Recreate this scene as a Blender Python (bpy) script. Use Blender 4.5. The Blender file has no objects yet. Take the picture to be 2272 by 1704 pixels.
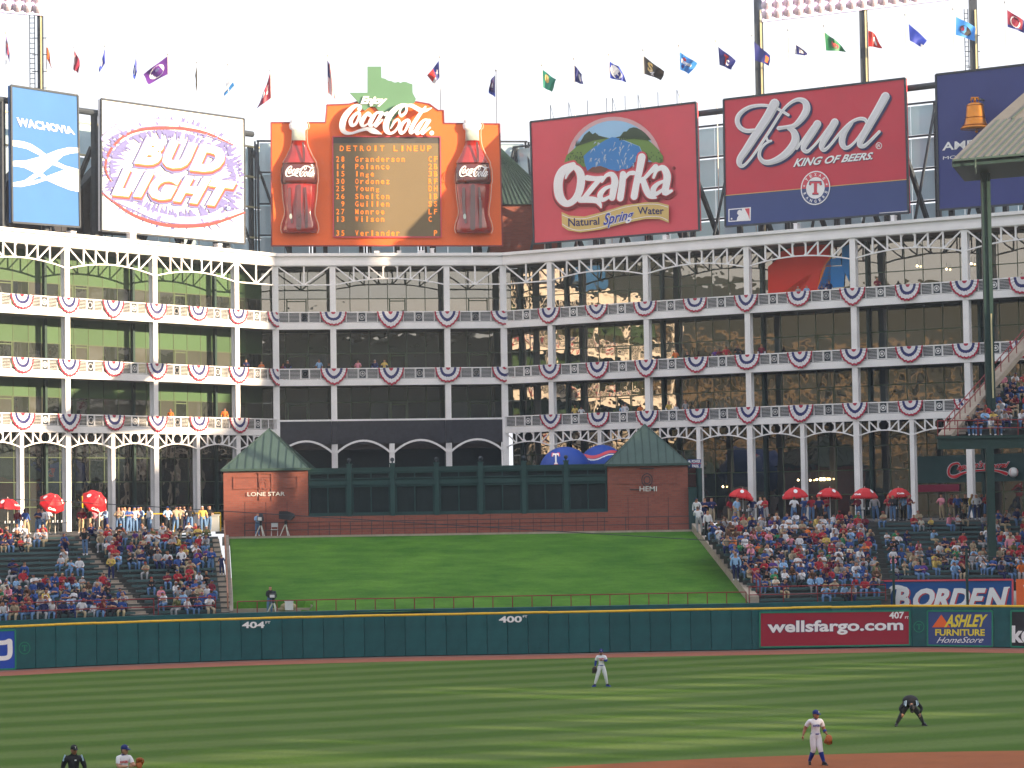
import bpy, math, random
from mathutils import Vector, Matrix
R_ = random.Random(7)
V = Vector
sc = bpy.context.scene
col = sc.collection

# ------------------------------------------------------------ camera, sky, sun, exposure
F_PX, PITCH, ROLL, CAM_H = 5638.0, 0.04627, 0.01573, 8.96
cp, sp = math.cos(PITCH), math.sin(PITCH); cr, sr = math.cos(ROLL), math.sin(ROLL)
r0, f0, u0 = V((1, 0, 0)), V((0, cp, sp)), V((0, -sp, cp))
CR, CU = r0 * cr - u0 * sr, r0 * sr + u0 * cr
CAMP = V((0, 0, CAM_H))
cam_d = bpy.data.cameras.new('camera'); cam = bpy.data.objects.new('camera', cam_d); col.objects.link(cam)
cam_d.sensor_width = 36; cam_d.lens = 36 * F_PX / 2272; cam_d.clip_start = 1; cam_d.clip_end = 3000
m = Matrix((CR, CU, -f0)).transposed().to_4x4(); m.translation = CAMP
cam.matrix_world = m; sc.camera = cam

SUN_H = V((0.9, -0.436, 0)).normalized(); SUN_EL = math.radians(12)
w = bpy.data.worlds.new('World'); sc.world = w; w.use_nodes = True
nt = w.node_tree; nt.nodes.clear()
wo = nt.nodes.new('ShaderNodeOutputWorld'); bg = nt.nodes.new('ShaderNodeBackground'); sky = nt.nodes.new('ShaderNodeTexSky')
sky.sky_type = 'NISHITA'; sky.sun_disc = False; sky.sun_elevation = SUN_EL
sky.sun_rotation = math.atan2(SUN_H.x, SUN_H.y)
sky.air_density = 0.8; sky.dust_density = 5.0; sky.ozone_density = 1.5; sky.altitude = 0
bg.inputs[1].default_value = 0.15
hz = nt.nodes.new('ShaderNodeMix'); hz.data_type = 'RGBA'; hz.inputs[0].default_value = 0.85; hz.inputs[7].default_value = (2.85, 2.88, 3.05, 1)   # pale white mixed into the whole sky to brighten it
nt.links.new(sky.outputs[0], hz.inputs[6]); nt.links.new(hz.outputs[2], bg.inputs[0]); nt.links.new(bg.outputs[0], wo.inputs[0])
sd = bpy.data.lights.new('sun', 'SUN'); sd.energy = 5.0; sd.angle = math.radians(0.42); sd.color = (1.0, 0.76, 0.50)
so = bpy.data.objects.new('sun', sd); col.objects.link(so)
sdir = V((SUN_H.x * math.cos(SUN_EL), SUN_H.y * math.cos(SUN_EL), math.sin(SUN_EL)))
so.rotation_euler = sdir.to_track_quat('Z', 'Y').to_euler(); so.location = (60, -40, 60)
sc.view_settings.view_transform = 'Standard'; sc.view_settings.look = 'None'
sc.view_settings.gamma = 1; sc.view_settings.use_curve_mapping = False; sc.view_settings.exposure = 1.6
sc.cycles.max_bounces = 5; sc.cycles.diffuse_bounces = 3; sc.cycles.glossy_bounces = 3
sc.cycles.caustics_reflective = False; sc.cycles.caustics_refractive = False

# ------------------------------------------------------------ picture -> place
def ray(px, py): return (CR * (px - 1136) - CU * (py - 852) + f0 * F_PX).normalized()
def atz(px, py, z=0.0):
    d = ray(px, py); return CAMP + d * ((z - CAM_H) / d.z)
def aty(px, py, y):
    d = ray(px, py); return CAMP + d * (y / d.y)
class Plane:
    """vertical plane: origin o, direction d (to the right), normal n towards the field"""
    def __init__(s, o, d):
        s.o = V((o[0], o[1], 0)); s.d = V((d[0], d[1], 0)).normalized(); s.n = V((s.d.y, -s.d.x, 0)); s.ang = math.atan2(s.d.y, s.d.x)
    def pt(s, a, z, off=0.0): return s.o + s.d * a + s.n * off + V((0, 0, z))
    def hit(s, px, py, off=0.0):
        r = ray(px, py); q = s.o + s.n * off
        return CAMP + r * ((q - CAMP).dot(s.n) / r.dot(s.n))
    def sof(s, px, py=852, off=0.0): return (s.hit(px, py, off) - s.o).dot(s.d)
    def shift(s, off): return Plane(s.o + s.n * off, s.d)

# ------------------------------------------------------------ mesh builder
class MB:
    def __init__(s): s.v = []; s.f = []; s.m = []
    def add(s, vs, fs, mi=0):
        b = len(s.v); s.v.extend([V(v) for v in vs]); s.f.extend([tuple(i + b for i in f) for f in fs])
        s.m.extend([mi] * len(fs)); return s
    def obox(s, o, a, b, c, mi=0):
        o, a, b, c = V(o), V(a), V(b), V(c)
        vs = [o, o + a, o + a + b, o + b, o + c, o + a + c, o + a + b + c, o + b + c]
        fs = [(0, 3, 2, 1), (4, 5, 6, 7), (0, 1, 5, 4), (1, 2, 6, 5), (2, 3, 7, 6), (3, 0, 4, 7)]
        if a.cross(b).dot(c) < 0: fs = [f[::-1] for f in fs]
        return s.add(vs, fs, mi)
    def box(s, x0, x1, y0, y1, z0, z1, mi=0): return s.obox((x0, y0, z0), (x1 - x0, 0, 0), (0, y1 - y0, 0), (0, 0, z1 - z0), mi)
    def pbox(s, P, s0, s1, z0, z1, o0, o1, mi=0):
        return s.obox(P.pt(s0, z0, o0), P.d * (s1 - s0), P.n * (o1 - o0), V((0, 0, z1 - z0)), mi)
    def bar(s, p, q, w, h, mi=0, up=(0, 0, 1)):
        p, q = V(p), V(q); d = (q - p)
        if d.length < 1e-6: return s
        dn = d.normalized(); u = V(up); x = dn.cross(u)
        if x.length < 1e-4: x = dn.cross(V((0, 1, 0)))
        x.normalize(); y = x.cross(dn)
        return s.obox(p - x * w / 2 - y * h / 2, x * w, d, y * h, mi)
    def tube(s, pts, r, n=8, mi=0, cap=True):
        pts = [V(p) for p in pts]; rs = r if isinstance(r, (list, tuple)) else [r] * len(pts); rings = []
        for i, p in enumerate(pts):
            d = (pts[min(i + 1, len(pts) - 1)] - pts[max(i - 1, 0)]).normalized()
            x = d.cross(V((0, 0, 1)))
            if x.length < 1e-3: x = V((1, 0, 0))
            x.normalize(); y = d.cross(x)
            rings.append([p + (x * math.cos(k * 2 * math.pi / n) + y * math.sin(k * 2 * math.pi / n)) * rs[i] for k in range(n)])
        vs = [v for rg in rings for v in rg]; fs = []
        for i in range(len(pts) - 1):
            for k in range(n): fs.append((i * n + k, i * n + (k + 1) % n, (i + 1) * n + (k + 1) % n, (i + 1) * n + k))
        if cap: fs += [tuple(range(n))[::-1], tuple((len(pts) - 1) * n + k for k in range(n))]
        return s.add(vs, fs, mi)
    def lathe(s, c, prof, n=16, mi=0, ax=(1, 1)):
        c = V(c); vs = []; fs = []
        for r, z in prof:
            for k in range(n):
                a = 2 * math.pi * k / n; vs.append(c + V((r * ax[0] * math.cos(a), r * ax[1] * math.sin(a), z)))
        for i in range(len(prof) - 1):
            for k in range(n): fs.append((i * n + k, i * n + (k + 1) % n, (i + 1) * n + (k + 1) % n, (i + 1) * n + k))
        fs += [tuple(range(n))[::-1], tuple((len(prof) - 1) * n + k for k in range(n))]
        return s.add(vs, fs, mi)
    def ball(s, c, r, n=10, k=7, mi=0, sc_=(1, 1, 1), R=None):
        c = V(c); vs = []; fs = []
        for i in range(k + 1):
            t = math.pi * i / k
            for j in range(n):
                a = 2 * math.pi * j / n
                p = V((r * sc_[0] * math.sin(t) * math.cos(a), r * sc_[1] * math.sin(t) * math.sin(a), r * sc_[2] * math.cos(t)))
                if R: p = R @ p
                vs.append(c + p)
        for i in range(k):
            for j in range(n):
                fs.append((i * n + j, (i + 1) * n + j, (i + 1) * n + (j + 1) % n, i * n + (j + 1) % n))
        return s.add(vs, fs, mi)
    def poly(s, pts, n, thick=0.0, mi=0):
        """flat polygon facing n, thickened backwards"""
        pts = [V(p) for p in pts]; n = V(n); k = len(pts)
        nn = V((0, 0, 0))
        for i in range(k): nn += pts[i].cross(pts[(i + 1) % k])
        if nn.dot(n) < 0: pts = pts[::-1]
        vs = list(pts); fs = [tuple(range(k))]
        if thick > 0:
            vs += [p - n * thick for p in pts]
            fs += [(i, i + k, (i + 1) % k + k, (i + 1) % k) for i in range(k)]
        return s.add(vs, fs, mi)

M = {}
def wloc(o):
    p = V((0, 0, 0))
    while o is not None: p += o.location; o = o.parent
    return p
def mesh_of(name, mb, mats, off=V((0, 0, 0)), smooth=False):
    me = bpy.data.meshes.new(name)
    me.from_pydata([tuple(v - off) for v in mb.v], [], mb.f)
    for mt in mats: me.materials.append(M[mt] if isinstance(mt, str) else mt)
    if len(mats) > 1: me.polygons.foreach_set('material_index', mb.m)
    if smooth: me.polygons.foreach_set('use_smooth', [True] * len(me.polygons))
    me.update(); return me
def part(name, mb, mats, parent=None, label=None, kind=None, smooth=False):
    if isinstance(mats, str): mats = [mats]
    o = bpy.data.objects.new(name, mesh_of(name, mb, mats, wloc(parent), smooth)); col.objects.link(o); o.parent = parent
    if label: o['label'] = label
    if kind: o['kind'] = kind
    return o
def tag(o, label, cat, group=None, kind=None):
    if label: o['label'] = label
    if cat: o['category'] = cat
    if group: o['group'] = group
    if kind: o['kind'] = kind
    return o
def thing(name, label, cat, loc=(0, 0, 0), group=None, rz=0):
    o = bpy.data.objects.new(name, None); col.objects.link(o); o.location = loc; o.rotation_euler = (0, 0, rz)
    o.empty_display_size = 0.3
    return tag(o, label, cat, group)
def solo(name, mb, mats, label, cat, group=None, loc=None, smooth=False):
    """a thing that is one mesh"""
    loc = V(loc) if loc is not None else sum(mb.v, V((0, 0, 0))) / len(mb.v)
    if isinstance(mats, str): mats = [mats]
    o = bpy.data.objects.new(name, mesh_of(name, mb, mats, loc, smooth)); o.location = loc; col.objects.link(o)
    return tag(o, label, cat, group)
def struct(name, mb, mats, label=None):
    o = part(name, mb, mats); o['kind'] = 'structure'
    if label: o['label'] = label
    return o
def inst(name, me, loc, rz, parent=None, label=None):
    o = bpy.data.objects.new(name, me); col.objects.link(o); o.parent = parent
    o.location = V(loc) - wloc(parent); o.rotation_euler = (0, 0, rz)
    if label: o['label'] = label
    return o
def copy_tree(o, parent=None):
    c = o.copy(); col.objects.link(c); c.parent = parent
    for ch in list(o.children): copy_tree(ch, c)
    return c

# ------------------------------------------------------------ materials
def mat(name, c, rough=0.6, var=0.12, scale=3.0, bump=0.0, bscale=20.0, metal=0.0, spec=0.3, emit=0.0, ecol=None, coat=0.0, objrand=0.0):
    mt = bpy.data.materials.new(name); mt.use_nodes = True; t = mt.node_tree; b = t.nodes['Principled BSDF']
    b.inputs['Roughness'].default_value = rough; b.inputs['Metallic'].default_value = metal
    b.inputs['Specular IOR Level'].default_value = spec
    tc = t.nodes.new('ShaderNodeTexCoord'); nz = t.nodes.new('ShaderNodeTexNoise'); nz.inputs['Scale'].default_value = scale
    nz.inputs['Detail'].default_value = 6; nz.inputs['Roughness'].default_value = 0.6
    t.links.new(tc.outputs['Object'], nz.inputs['Vector'])
    mp = t.nodes.new('ShaderNodeMapRange'); mp.inputs[1].default_value = 0.3; mp.inputs[2].default_value = 0.7
    mp.inputs[3].default_value = 1 - var; mp.inputs[4].default_value = 1 + var
    t.links.new(nz.outputs[0], mp.inputs[0])
    hs = t.nodes.new('ShaderNodeHueSaturation'); hs.inputs['Color'].default_value = (*c, 1)
    src = mp.outputs[0]
    if objrand:
        oi = t.nodes.new('ShaderNodeObjectInfo'); m2 = t.nodes.new('ShaderNodeMapRange'); m2.inputs[3].default_value = 1 - objrand; m2.inputs[4].default_value = 1 + objrand
        t.links.new(oi.outputs['Random'], m2.inputs[0]); mu = t.nodes.new('ShaderNodeMath'); mu.operation = 'MULTIPLY'
        t.links.new(src, mu.inputs[0]); t.links.new(m2.outputs[0], mu.inputs[1]); src = mu.outputs[0]
    t.links.new(src, hs.inputs['Value']); t.links.new(hs.outputs[0], b.inputs['Base Color'])
    if bump:
        n2 = t.nodes.new('ShaderNodeTexNoise'); n2.inputs['Scale'].default_value = bscale; n2.inputs['Detail'].default_value = 4
        t.links.new(tc.outputs['Object'], n2.inputs['Vector']); bp = t.nodes.new('ShaderNodeBump'); bp.inputs['Strength'].default_value = bump; bp.inputs['Distance'].default_value = 0.03
        t.links.new(n2.outputs[0], bp.inputs['Height']); t.links.new(bp.outputs[0], b.inputs['Normal'])
    if emit: b.inputs['Emission Color'].default_value = (*(ecol or c), 1); b.inputs['Emission Strength'].default_value = emit
    if coat: b.inputs['Coat Weight'].default_value = coat
    M[name] = mt; return mt
def nodes(mt): return mt.node_tree, mt.node_tree.nodes['Principled BSDF']

mat('white_paint', (0.80, 0.79, 0.80), 0.5, 0.09, 0.5)
mat('white_truss', (0.78, 0.77, 0.78), 0.5, 0.04, 0.8)
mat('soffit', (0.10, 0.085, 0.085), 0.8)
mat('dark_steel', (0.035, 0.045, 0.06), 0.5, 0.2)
mat('cream_lit_steel', (0.55, 0.50, 0.30), 0.5, 0.1)  # cream; on the left wind screen beams it paints in sunlight
mat('green_panel', (0.048, 0.105, 0.045), 0.35, 0.10, 0.7, objrand=0.12, spec=0.5)
mat('mullion_green', (0.07, 0.10, 0.055), 0.4)
mat('green_steel', (0.018, 0.045, 0.040), 0.45, 0.15)
mat('batter_green', (0.018, 0.055, 0.055), 0.5, 0.12, 1.5)
mat('batter_dark', (0.007, 0.016, 0.018), 0.6, 0.2, 2.0)
mat('bench_green', (0.050, 0.098, 0.105), 0.45, 0.15)
mat('concrete', (0.24, 0.21, 0.18), 0.9, 0.18, 1.2, bump=0.3)
mat('stair_concrete', (0.34, 0.29, 0.24), 0.9, 0.18, 1.5, bump=0.3)
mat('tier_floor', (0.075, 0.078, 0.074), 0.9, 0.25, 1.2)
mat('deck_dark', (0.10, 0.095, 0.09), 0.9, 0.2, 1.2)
mat('red_rail', (0.22, 0.025, 0.03), 0.45)
mat('tan_rail', (0.34, 0.16, 0.11), 0.6)
mat('dark_rail', (0.05, 0.04, 0.045), 0.5)
mat('pad', (0.012, 0.086, 0.094), 0.6, 0.28, 0.9, bump=0.2, bscale=2.5, objrand=0.10, spec=0.2)
mat('yellow', (0.70, 0.42, 0.02), 0.5)
mat('ad_green', (0.01, 0.20, 0.12), 0.5)
mat('seam_green', (0.050, 0.085, 0.075), 0.45, 0.10, 1.0, metal=0.2)
mat('roof_green', (0.055, 0.095, 0.085), 0.42, 0.12, 1.2, metal=0.25)
mat('roof_metal', (0.15, 0.14, 0.125), 0.45, 0.10, 1.5, metal=0.3)
mat('interior_tan', (0.19, 0.11, 0.08), 0.8)
mat('mesh_black', (0.032, 0.033, 0.044), 0.75, 0.25, 3.0)
mat('dirt', (0.25, 0.072, 0.020), 0.95, 0.12, 0.5, bump=0.4, bscale=4)
mat('track', (0.27, 0.092, 0.058), 0.95, 0.15, 1.0, bump=0.4, bscale=4)
mat('track_grey', (0.22, 0.13, 0.11), 0.95, 0.15, 1.0)
for n_, c_ in dict(b_wach=(0.03, 0.13, 0.36), b_white=(0.80, 0.79, 0.82), b_purple=(0.125, 0.125, 0.32), b_redlt=(0.22, 0.042, 0.045), b_orange=(0.80, 0.135, 0.025),
                   b_red=(0.62, 0.075, 0.105), b_bud=(0.54, 0.040, 0.070), b_navy=(0.035, 0.062, 0.21), b_amer=(0.026, 0.040, 0.19), b_gold=(0.62, 0.45, 0.16),
                   b_halo=(0.60, 0.36, 0.38), b_sky=(0.30, 0.52, 0.75), b_trees=(0.03, 0.06, 0.03), b_meadow=(0.13, 0.24, 0.05), b_water=(0.03, 0.20, 0.52), b_foam=(0.40, 0.50, 0.62),
                   b_rock=(0.16, 0.06, 0.04), b_maroon=(0.20, 0.01, 0.02), b_ray=(0.62, 0.09, 0.09), b_texas=(0.10, 0.22, 0.13), b_screen=(0.175, 0.13, 0.07), b_screend=(0.07, 0.065, 0.062),
                   t_white=(0.82, 0.82, 0.84), t_grey=(0.66, 0.66, 0.70), t_navy=(0.02, 0.02, 0.11), t_yellow=(0.75, 0.62, 0.05), t_blue=(0.01, 0.06, 0.42), t_black=(0.015, 0.015, 0.02),
                   w_red=(0.30, 0.008, 0.03), w_blue=(0.01, 0.08, 0.28), f_black=(0.02, 0.018, 0.02), f_green=(0.01, 0.22, 0.15), f_royal=(0.015, 0.04, 0.36), f_navy=(0.012, 0.018, 0.16),
                   f_ltblue=(0.04, 0.24, 0.68), f_purple=(0.10, 0.02, 0.22), f_maroon=(0.20, 0.01, 0.04), f_red=(0.55, 0.02, 0.02), f_white=(0.75, 0.75, 0.78), f_orange=(0.7, 0.15, 0.03), f_forest=(0.01, 0.16, 0.06),
                   bunt_red=(0.36, 0.01, 0.045), bunt_white=(0.66, 0.65, 0.68), bunt_blue=(0.018, 0.022, 0.13), umb_red=(0.55, 0.012, 0.02), ball_blue=(0.012, 0.06, 0.34),
                   mural_red=(0.75, 0.03, 0.01), mural_or=(0.85, 0.20, 0.01), mural_bl=(0.01, 0.22, 0.62), brace=(0.62, 0.62, 0.60), glow_col=(0.9, 0.7, 0.4)).items():
    mat(n_, c_, 0.5, 0.06, 0.35)
mat('led', (0.80, 0.19, 0.02), 0.6, emit=0.35, ecol=(1.0, 0.23, 0.02))
mat('stand_dark', (0.016, 0.022, 0.021), 0.8)
mat('stand_cream', (0.115, 0.09, 0.06), 0.8)
mat('lamp_on', (0.9, 0.88, 0.9), 0.4, emit=3.0, ecol=(1.0, 0.95, 1.0))
mat('lamp_case', (0.62, 0.52, 0.62), 0.5)
mat('bulb', (1, 0.8, 0.5), 0.5, emit=5.0, ecol=(1, 0.75, 0.4))
mat('bell', (0.55, 0.20, 0.03), 0.28, 0.10, 2, metal=0.85)
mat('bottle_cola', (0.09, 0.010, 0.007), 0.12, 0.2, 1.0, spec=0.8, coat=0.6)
mat('bottle_red', (0.30, 0.010, 0.006), 0.15, 0.2, 1.0, spec=0.8, coat=0.6)
mat('bottle_cap', (0.55, 0.62, 0.58), 0.25, spec=0.7)
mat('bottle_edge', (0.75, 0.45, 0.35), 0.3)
mat('skin', (0.46, 0.24, 0.16), 0.55, 0.08); mat('skin_tan', (0.32, 0.15, 0.09), 0.55, 0.08); mat('skin_dark', (0.10, 0.05, 0.035), 0.55, 0.08)
mat('leather', (0.36, 0.10, 0.025), 0.6, 0.2, 12, bump=0.4, bscale=30); mat('leather_dark', (0.03, 0.02, 0.018), 0.6)
mat('uni_white', (0.72, 0.72, 0.78), 0.8, 0.05, 8, bump=0.5, bscale=12)
mat('ump_black', (0.014, 0.014, 0.018), 0.7, 0.2, 8, bump=0.5, bscale=12)
mat('ump_grey', (0.045, 0.043, 0.045), 0.8, 0.2, 8, bump=0.5, bscale=12)
mat('ltblue_trim', (0.40, 0.55, 0.72), 0.7)
mat('uni_blue', (0.012, 0.03, 0.26), 0.7); mat('uni_red', (0.5, 0.02, 0.04), 0.7); mat('shoe_black', (0.02, 0.02, 0.03), 0.4)
CL = dict(white=(0.62, 0.62, 0.66), red=(0.36, 0.022, 0.035), blue=(0.03, 0.075, 0.27), navy=(0.014, 0.02, 0.09), grey=(0.30, 0.30, 0.32), black=(0.016, 0.016, 0.02), maroon=(0.16, 0.012, 0.03),
          pink=(0.65, 0.25, 0.32), yellow=(0.52, 0.38, 0.10), tan=(0.36, 0.29, 0.20), green=(0.03, 0.22, 0.09), purple=(0.10, 0.04, 0.22), orange=(0.65, 0.16, 0.03), cream=(0.62, 0.58, 0.48), brown=(0.09, 0.045, 0.025), denim=(0.10, 0.19, 0.36), khaki=(0.40, 0.32, 0.20), ltblue=(0.25, 0.42, 0.66), blond=(0.42, 0.27, 0.10))
CL['light blue'] = CL.pop('ltblue'); CL['olive'] = (0.12, 0.13, 0.05)
for k, c in CL.items(): mat('cl_' + k, c, 0.8, 0.10, 5)

# brick: running bond, colour only (a course is far below a pixel)
mt = mat('brick', (0.30, 0.075, 0.045), 0.85, 0.10, 1.5); t, b = nodes(mt)
bt = t.nodes.new('ShaderNodeTexBrick'); tc = t.nodes.new('ShaderNodeTexCoord'); mp_ = t.nodes.new('ShaderNodeMapping')
mp_.inputs['Rotation'].default_value = (math.radians(90), 0, 0)
bt.inputs['Scale'].default_value = 1.0; bt.inputs['Brick Width'].default_value = 0.42; bt.inputs['Row Height'].default_value = 0.14; bt.inputs['Mortar Size'].default_value = 0.012
bt.inputs['Color1'].default_value = (0.29, 0.086, 0.060, 1); bt.inputs['Color2'].default_value = (0.23, 0.068, 0.050, 1); bt.inputs['Mortar'].default_value = (0.20, 0.11, 0.09, 1)
t.links.new(tc.outputs['Object'], mp_.inputs[0]); t.links.new(mp_.outputs[0], bt.inputs[0]); t.links.new(bt.outputs[0], b.inputs['Base Color'])

# reflective office glass: curtained panes differ, every pane slightly wavy
def glassmat(name, base, refl, rc=(1.0, 0.93, 0.80), wav=0.012, trans=0.0):
    mt = bpy.data.materials.new(name); mt.use_nodes = True; t = mt.node_tree; t.nodes.clear()
    o = t.nodes.new('ShaderNodeOutputMaterial'); mx = t.nodes.new('ShaderNodeMixShader'); g = t.nodes.new('ShaderNodeBsdfGlossy'); d = t.nodes.new('ShaderNodeBsdfDiffuse')
    oi = t.nodes.new('ShaderNodeObjectInfo'); rp = t.nodes.new('ShaderNodeValToRGB'); e = rp.color_ramp; e.interpolation = 'CONSTANT'
    e.elements[0].color = (*base[0], 1); e.elements[1].position = 0.35; e.elements[1].color = (*base[1], 1)
    for i, bb in enumerate(base[2:]):
        q = e.elements.new(0.55 + 0.2 * i); q.color = (*bb, 1)
    t.links.new(oi.outputs['Random'], rp.inputs[0]); t.links.new(rp.outputs[0], d.inputs[0])
    g.inputs['Color'].default_value = (*rc, 1); g.inputs['Roughness'].default_value = 0.015; mx.inputs[0].default_value = refl
    tc = t.nodes.new('ShaderNodeTexCoord'); nz = t.nodes.new('ShaderNodeTexNoise'); nz.inputs['Scale'].default_value = 0.75; nz.inputs['Detail'].default_value = 1.5
    ad = t.nodes.new('ShaderNodeVectorMath'); cm = t.nodes.new('ShaderNodeCombineXYZ'); ml = t.nodes.new('ShaderNodeMath'); ml.operation = 'MULTIPLY'; ml.inputs[1].default_value = 50
    t.links.new(oi.outputs['Random'], ml.inputs[0]); t.links.new(ml.outputs[0], cm.inputs[0]); t.links.new(ml.outputs[0], cm.inputs[2])
    t.links.new(tc.outputs['Object'], ad.inputs[0]); t.links.new(cm.outputs[0], ad.inputs[1]); t.links.new(ad.outputs[0], nz.inputs['Vector'])
    bp = t.nodes.new('ShaderNodeBump'); bp.inputs['Strength'].default_value = 1.0; bp.inputs['Distance'].default_value = wav
    t.links.new(nz.outputs[0], bp.inputs['Height']); t.links.new(bp.outputs[0], g.inputs['Normal'])
    if trans:
        tl = t.nodes.new('ShaderNodeBsdfTranslucent'); t.links.new(rp.outputs[0], tl.inputs[0]); m3 = t.nodes.new('ShaderNodeMixShader'); m3.inputs[0].default_value = trans
        t.links.new(d.outputs[0], m3.inputs[1]); t.links.new(tl.outputs[0], m3.inputs[2]); d = m3
    t.links.new(d.outputs[0], mx.inputs[1]); t.links.new(g.outputs[0], mx.inputs[2]); t.links.new(mx.outputs[0], o.inputs[0]); M[name] = mt
glassmat('glass', [(0.014, 0.024, 0.026), (0.022, 0.038, 0.042), (0.045, 0.065, 0.070), (0.022, 0.034, 0.038)], 0.30, rc=(1.0, 0.88, 0.71), wav=0.014)
glassmat('glass_curtain', [(0.022, 0.028, 0.026), (0.060, 0.066, 0.056), (0.085, 0.090, 0.076), (0.035, 0.042, 0.038)], 0.16)
glassmat('glass_green', [(0.018, 0.035, 0.026), (0.022, 0.042, 0.03), (0.016, 0.03, 0.026), (0.02, 0.038, 0.028)], 0.26)
glassmat('glass_screen', [(0.62, 0.76, 0.82), (0.66, 0.80, 0.85), (0.64, 0.78, 0.84), (0.62, 0.75, 0.81)], 0.06, rc=(1, 1, 1), wav=0.004, trans=0.55)
glassmat('glass_store', [(0.012, 0.018, 0.022), (0.02, 0.028, 0.032), (0.012, 0.014, 0.018), (0.03, 0.038, 0.04)], 0.22, rc=(1.0, 0.86, 0.66), wav=0.02)

# turf
def turf(name, c1, c2, stripes):
    mt = bpy.data.materials.new(name); mt.use_nodes = True; t = mt.node_tree; b = t.nodes['Principled BSDF']; b.inputs['Roughness'].default_value = 0.9; b.inputs['Specular IOR Level'].default_value = 0.1
    tc = t.nodes.new('ShaderNodeTexCoord')
    n1 = t.nodes.new('ShaderNodeTexNoise'); n1.inputs['Scale'].default_value = 0.35; n1.inputs['Detail'].default_value = 8; n1.inputs['Roughness'].default_value = 0.7
    mpg = t.nodes.new('ShaderNodeMapping'); mpg.inputs['Scale'].default_value = (0.45, 1.5, 1) if stripes else (0.7, 1, 1)
    t.links.new(tc.outputs['Object'], mpg.inputs[0]); t.links.new(mpg.outputs[0], n1.inputs['Vector'])
    n2 = t.nodes.new('ShaderNodeTexNoise'); n2.inputs['Scale'].default_value = 6; n2.inputs['Detail'].default_value = 6
    t.links.new(tc.outputs['Object'], n2.inputs['Vector'])
    mx = t.nodes.new('ShaderNodeMix'); mx.data_type = 'RGBA'; mx.inputs[6].default_value = (*c1, 1); mx.inputs[7].default_value = (*c2, 1)
    if stripes:
        sx = t.nodes.new('ShaderNodeVectorMath'); sx.operation = 'DOT_PRODUCT'; a = math.radians(24.7); sx.inputs[1].default_value = (-math.sin(a), math.cos(a), 0)
        t.links.new(tc.outputs['Object'], sx.inputs[0]); mm = t.nodes.new('ShaderNodeMath'); mm.operation = 'MULTIPLY_ADD'; mm.inputs[1].default_value = 2 * math.pi / 5.1
        t.links.new(sx.outputs['Value'], mm.inputs[0])
        nw = t.nodes.new('ShaderNodeMath'); nw.operation = 'MULTIPLY'; nw.inputs[1].default_value = 1.2; t.links.new(n1.outputs[0], nw.inputs[0]); t.links.new(nw.outputs[0], mm.inputs[2])
        sn = t.nodes.new('ShaderNodeMath'); sn.operation = 'SINE'; t.links.new(mm.outputs[0], sn.inputs[0])
        mr = t.nodes.new('ShaderNodeMapRange'); mr.inputs[1].default_value = -0.6; mr.inputs[2].default_value = 0.6; t.links.new(sn.outputs[0], mr.inputs[0]); t.links.new(mr.outputs[0], mx.inputs[0])
    else:
        mr = t.nodes.new('ShaderNodeMapRange'); mr.inputs[1].default_value = 0.35; mr.inputs[2].default_value = 0.68; t.links.new(n1.outputs[0], mr.inputs[0]); t.links.new(mr.outputs[0], mx.inputs[0])
    hs = t.nodes.new('ShaderNodeHueSaturation'); t.links.new(mx.outputs[2], hs.inputs['Color'])
    ma = t.nodes.new('ShaderNodeMapRange'); ma.inputs[1].default_value = 0.25; ma.inputs[2].default_value = 0.75; ma.inputs[3].default_value = 0.72; ma.inputs[4].default_value = 1.3
    av = t.nodes.new('ShaderNodeMath'); av.operation = 'MULTIPLY_ADD'; av.inputs[1].default_value = 0.5; t.links.new(n2.outputs[0], av.inputs[0])
    hf = t.nodes.new('ShaderNodeMath'); hf.operation = 'MULTIPLY'; hf.inputs[1].default_value = 0.5; t.links.new(n1.outputs[0], hf.inputs[0]); t.links.new(hf.outputs[0], av.inputs[2])
    t.links.new(av.outputs[0], ma.inputs[0]); t.links.new(ma.outputs[0], hs.inputs['Value'])
    # straw coloured worn flecks
    n3 = t.nodes.new('ShaderNodeTexNoise'); n3.inputs['Scale'].default_value = 1.1; n3.inputs['Detail'].default_value = 7; n3.inputs['Roughness'].default_value = 0.75
    t.links.new(mpg.outputs[0], n3.inputs['Vector']); m3 = t.nodes.new('ShaderNodeMapRange'); m3.inputs[1].default_value = 0.62; m3.inputs[2].default_value = 0.76; m3.inputs[4].default_value = 0.55
    t.links.new(n3.outputs[0], m3.inputs[0]); mz = t.nodes.new('ShaderNodeMix'); mz.data_type = 'RGBA'; mz.inputs[7].default_value = (0.16, 0.17, 0.035, 1)
    t.links.new(m3.outputs[0], mz.inputs[0]); t.links.new(hs.outputs[0], mz.inputs[6]); t.links.new(mz.outputs[2], b.inputs['Base Color'])
    bp = t.nodes.new('ShaderNodeBump'); bp.inputs['Strength'].default_value = 0.6; bp.inputs['Distance'].default_value = 0.05; t.links.new(n2.outputs[0], bp.inputs['Height']); t.links.new(bp.outputs[0], b.inputs['Normal'])
    M[name] = mt
turf('field_grass', (0.047, 0.100, 0.010), (0.084, 0.134, 0.030), True)
turf('lawn_grass', (0.036, 0.128, 0.012), (0.082, 0.192, 0.024), False)

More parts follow.
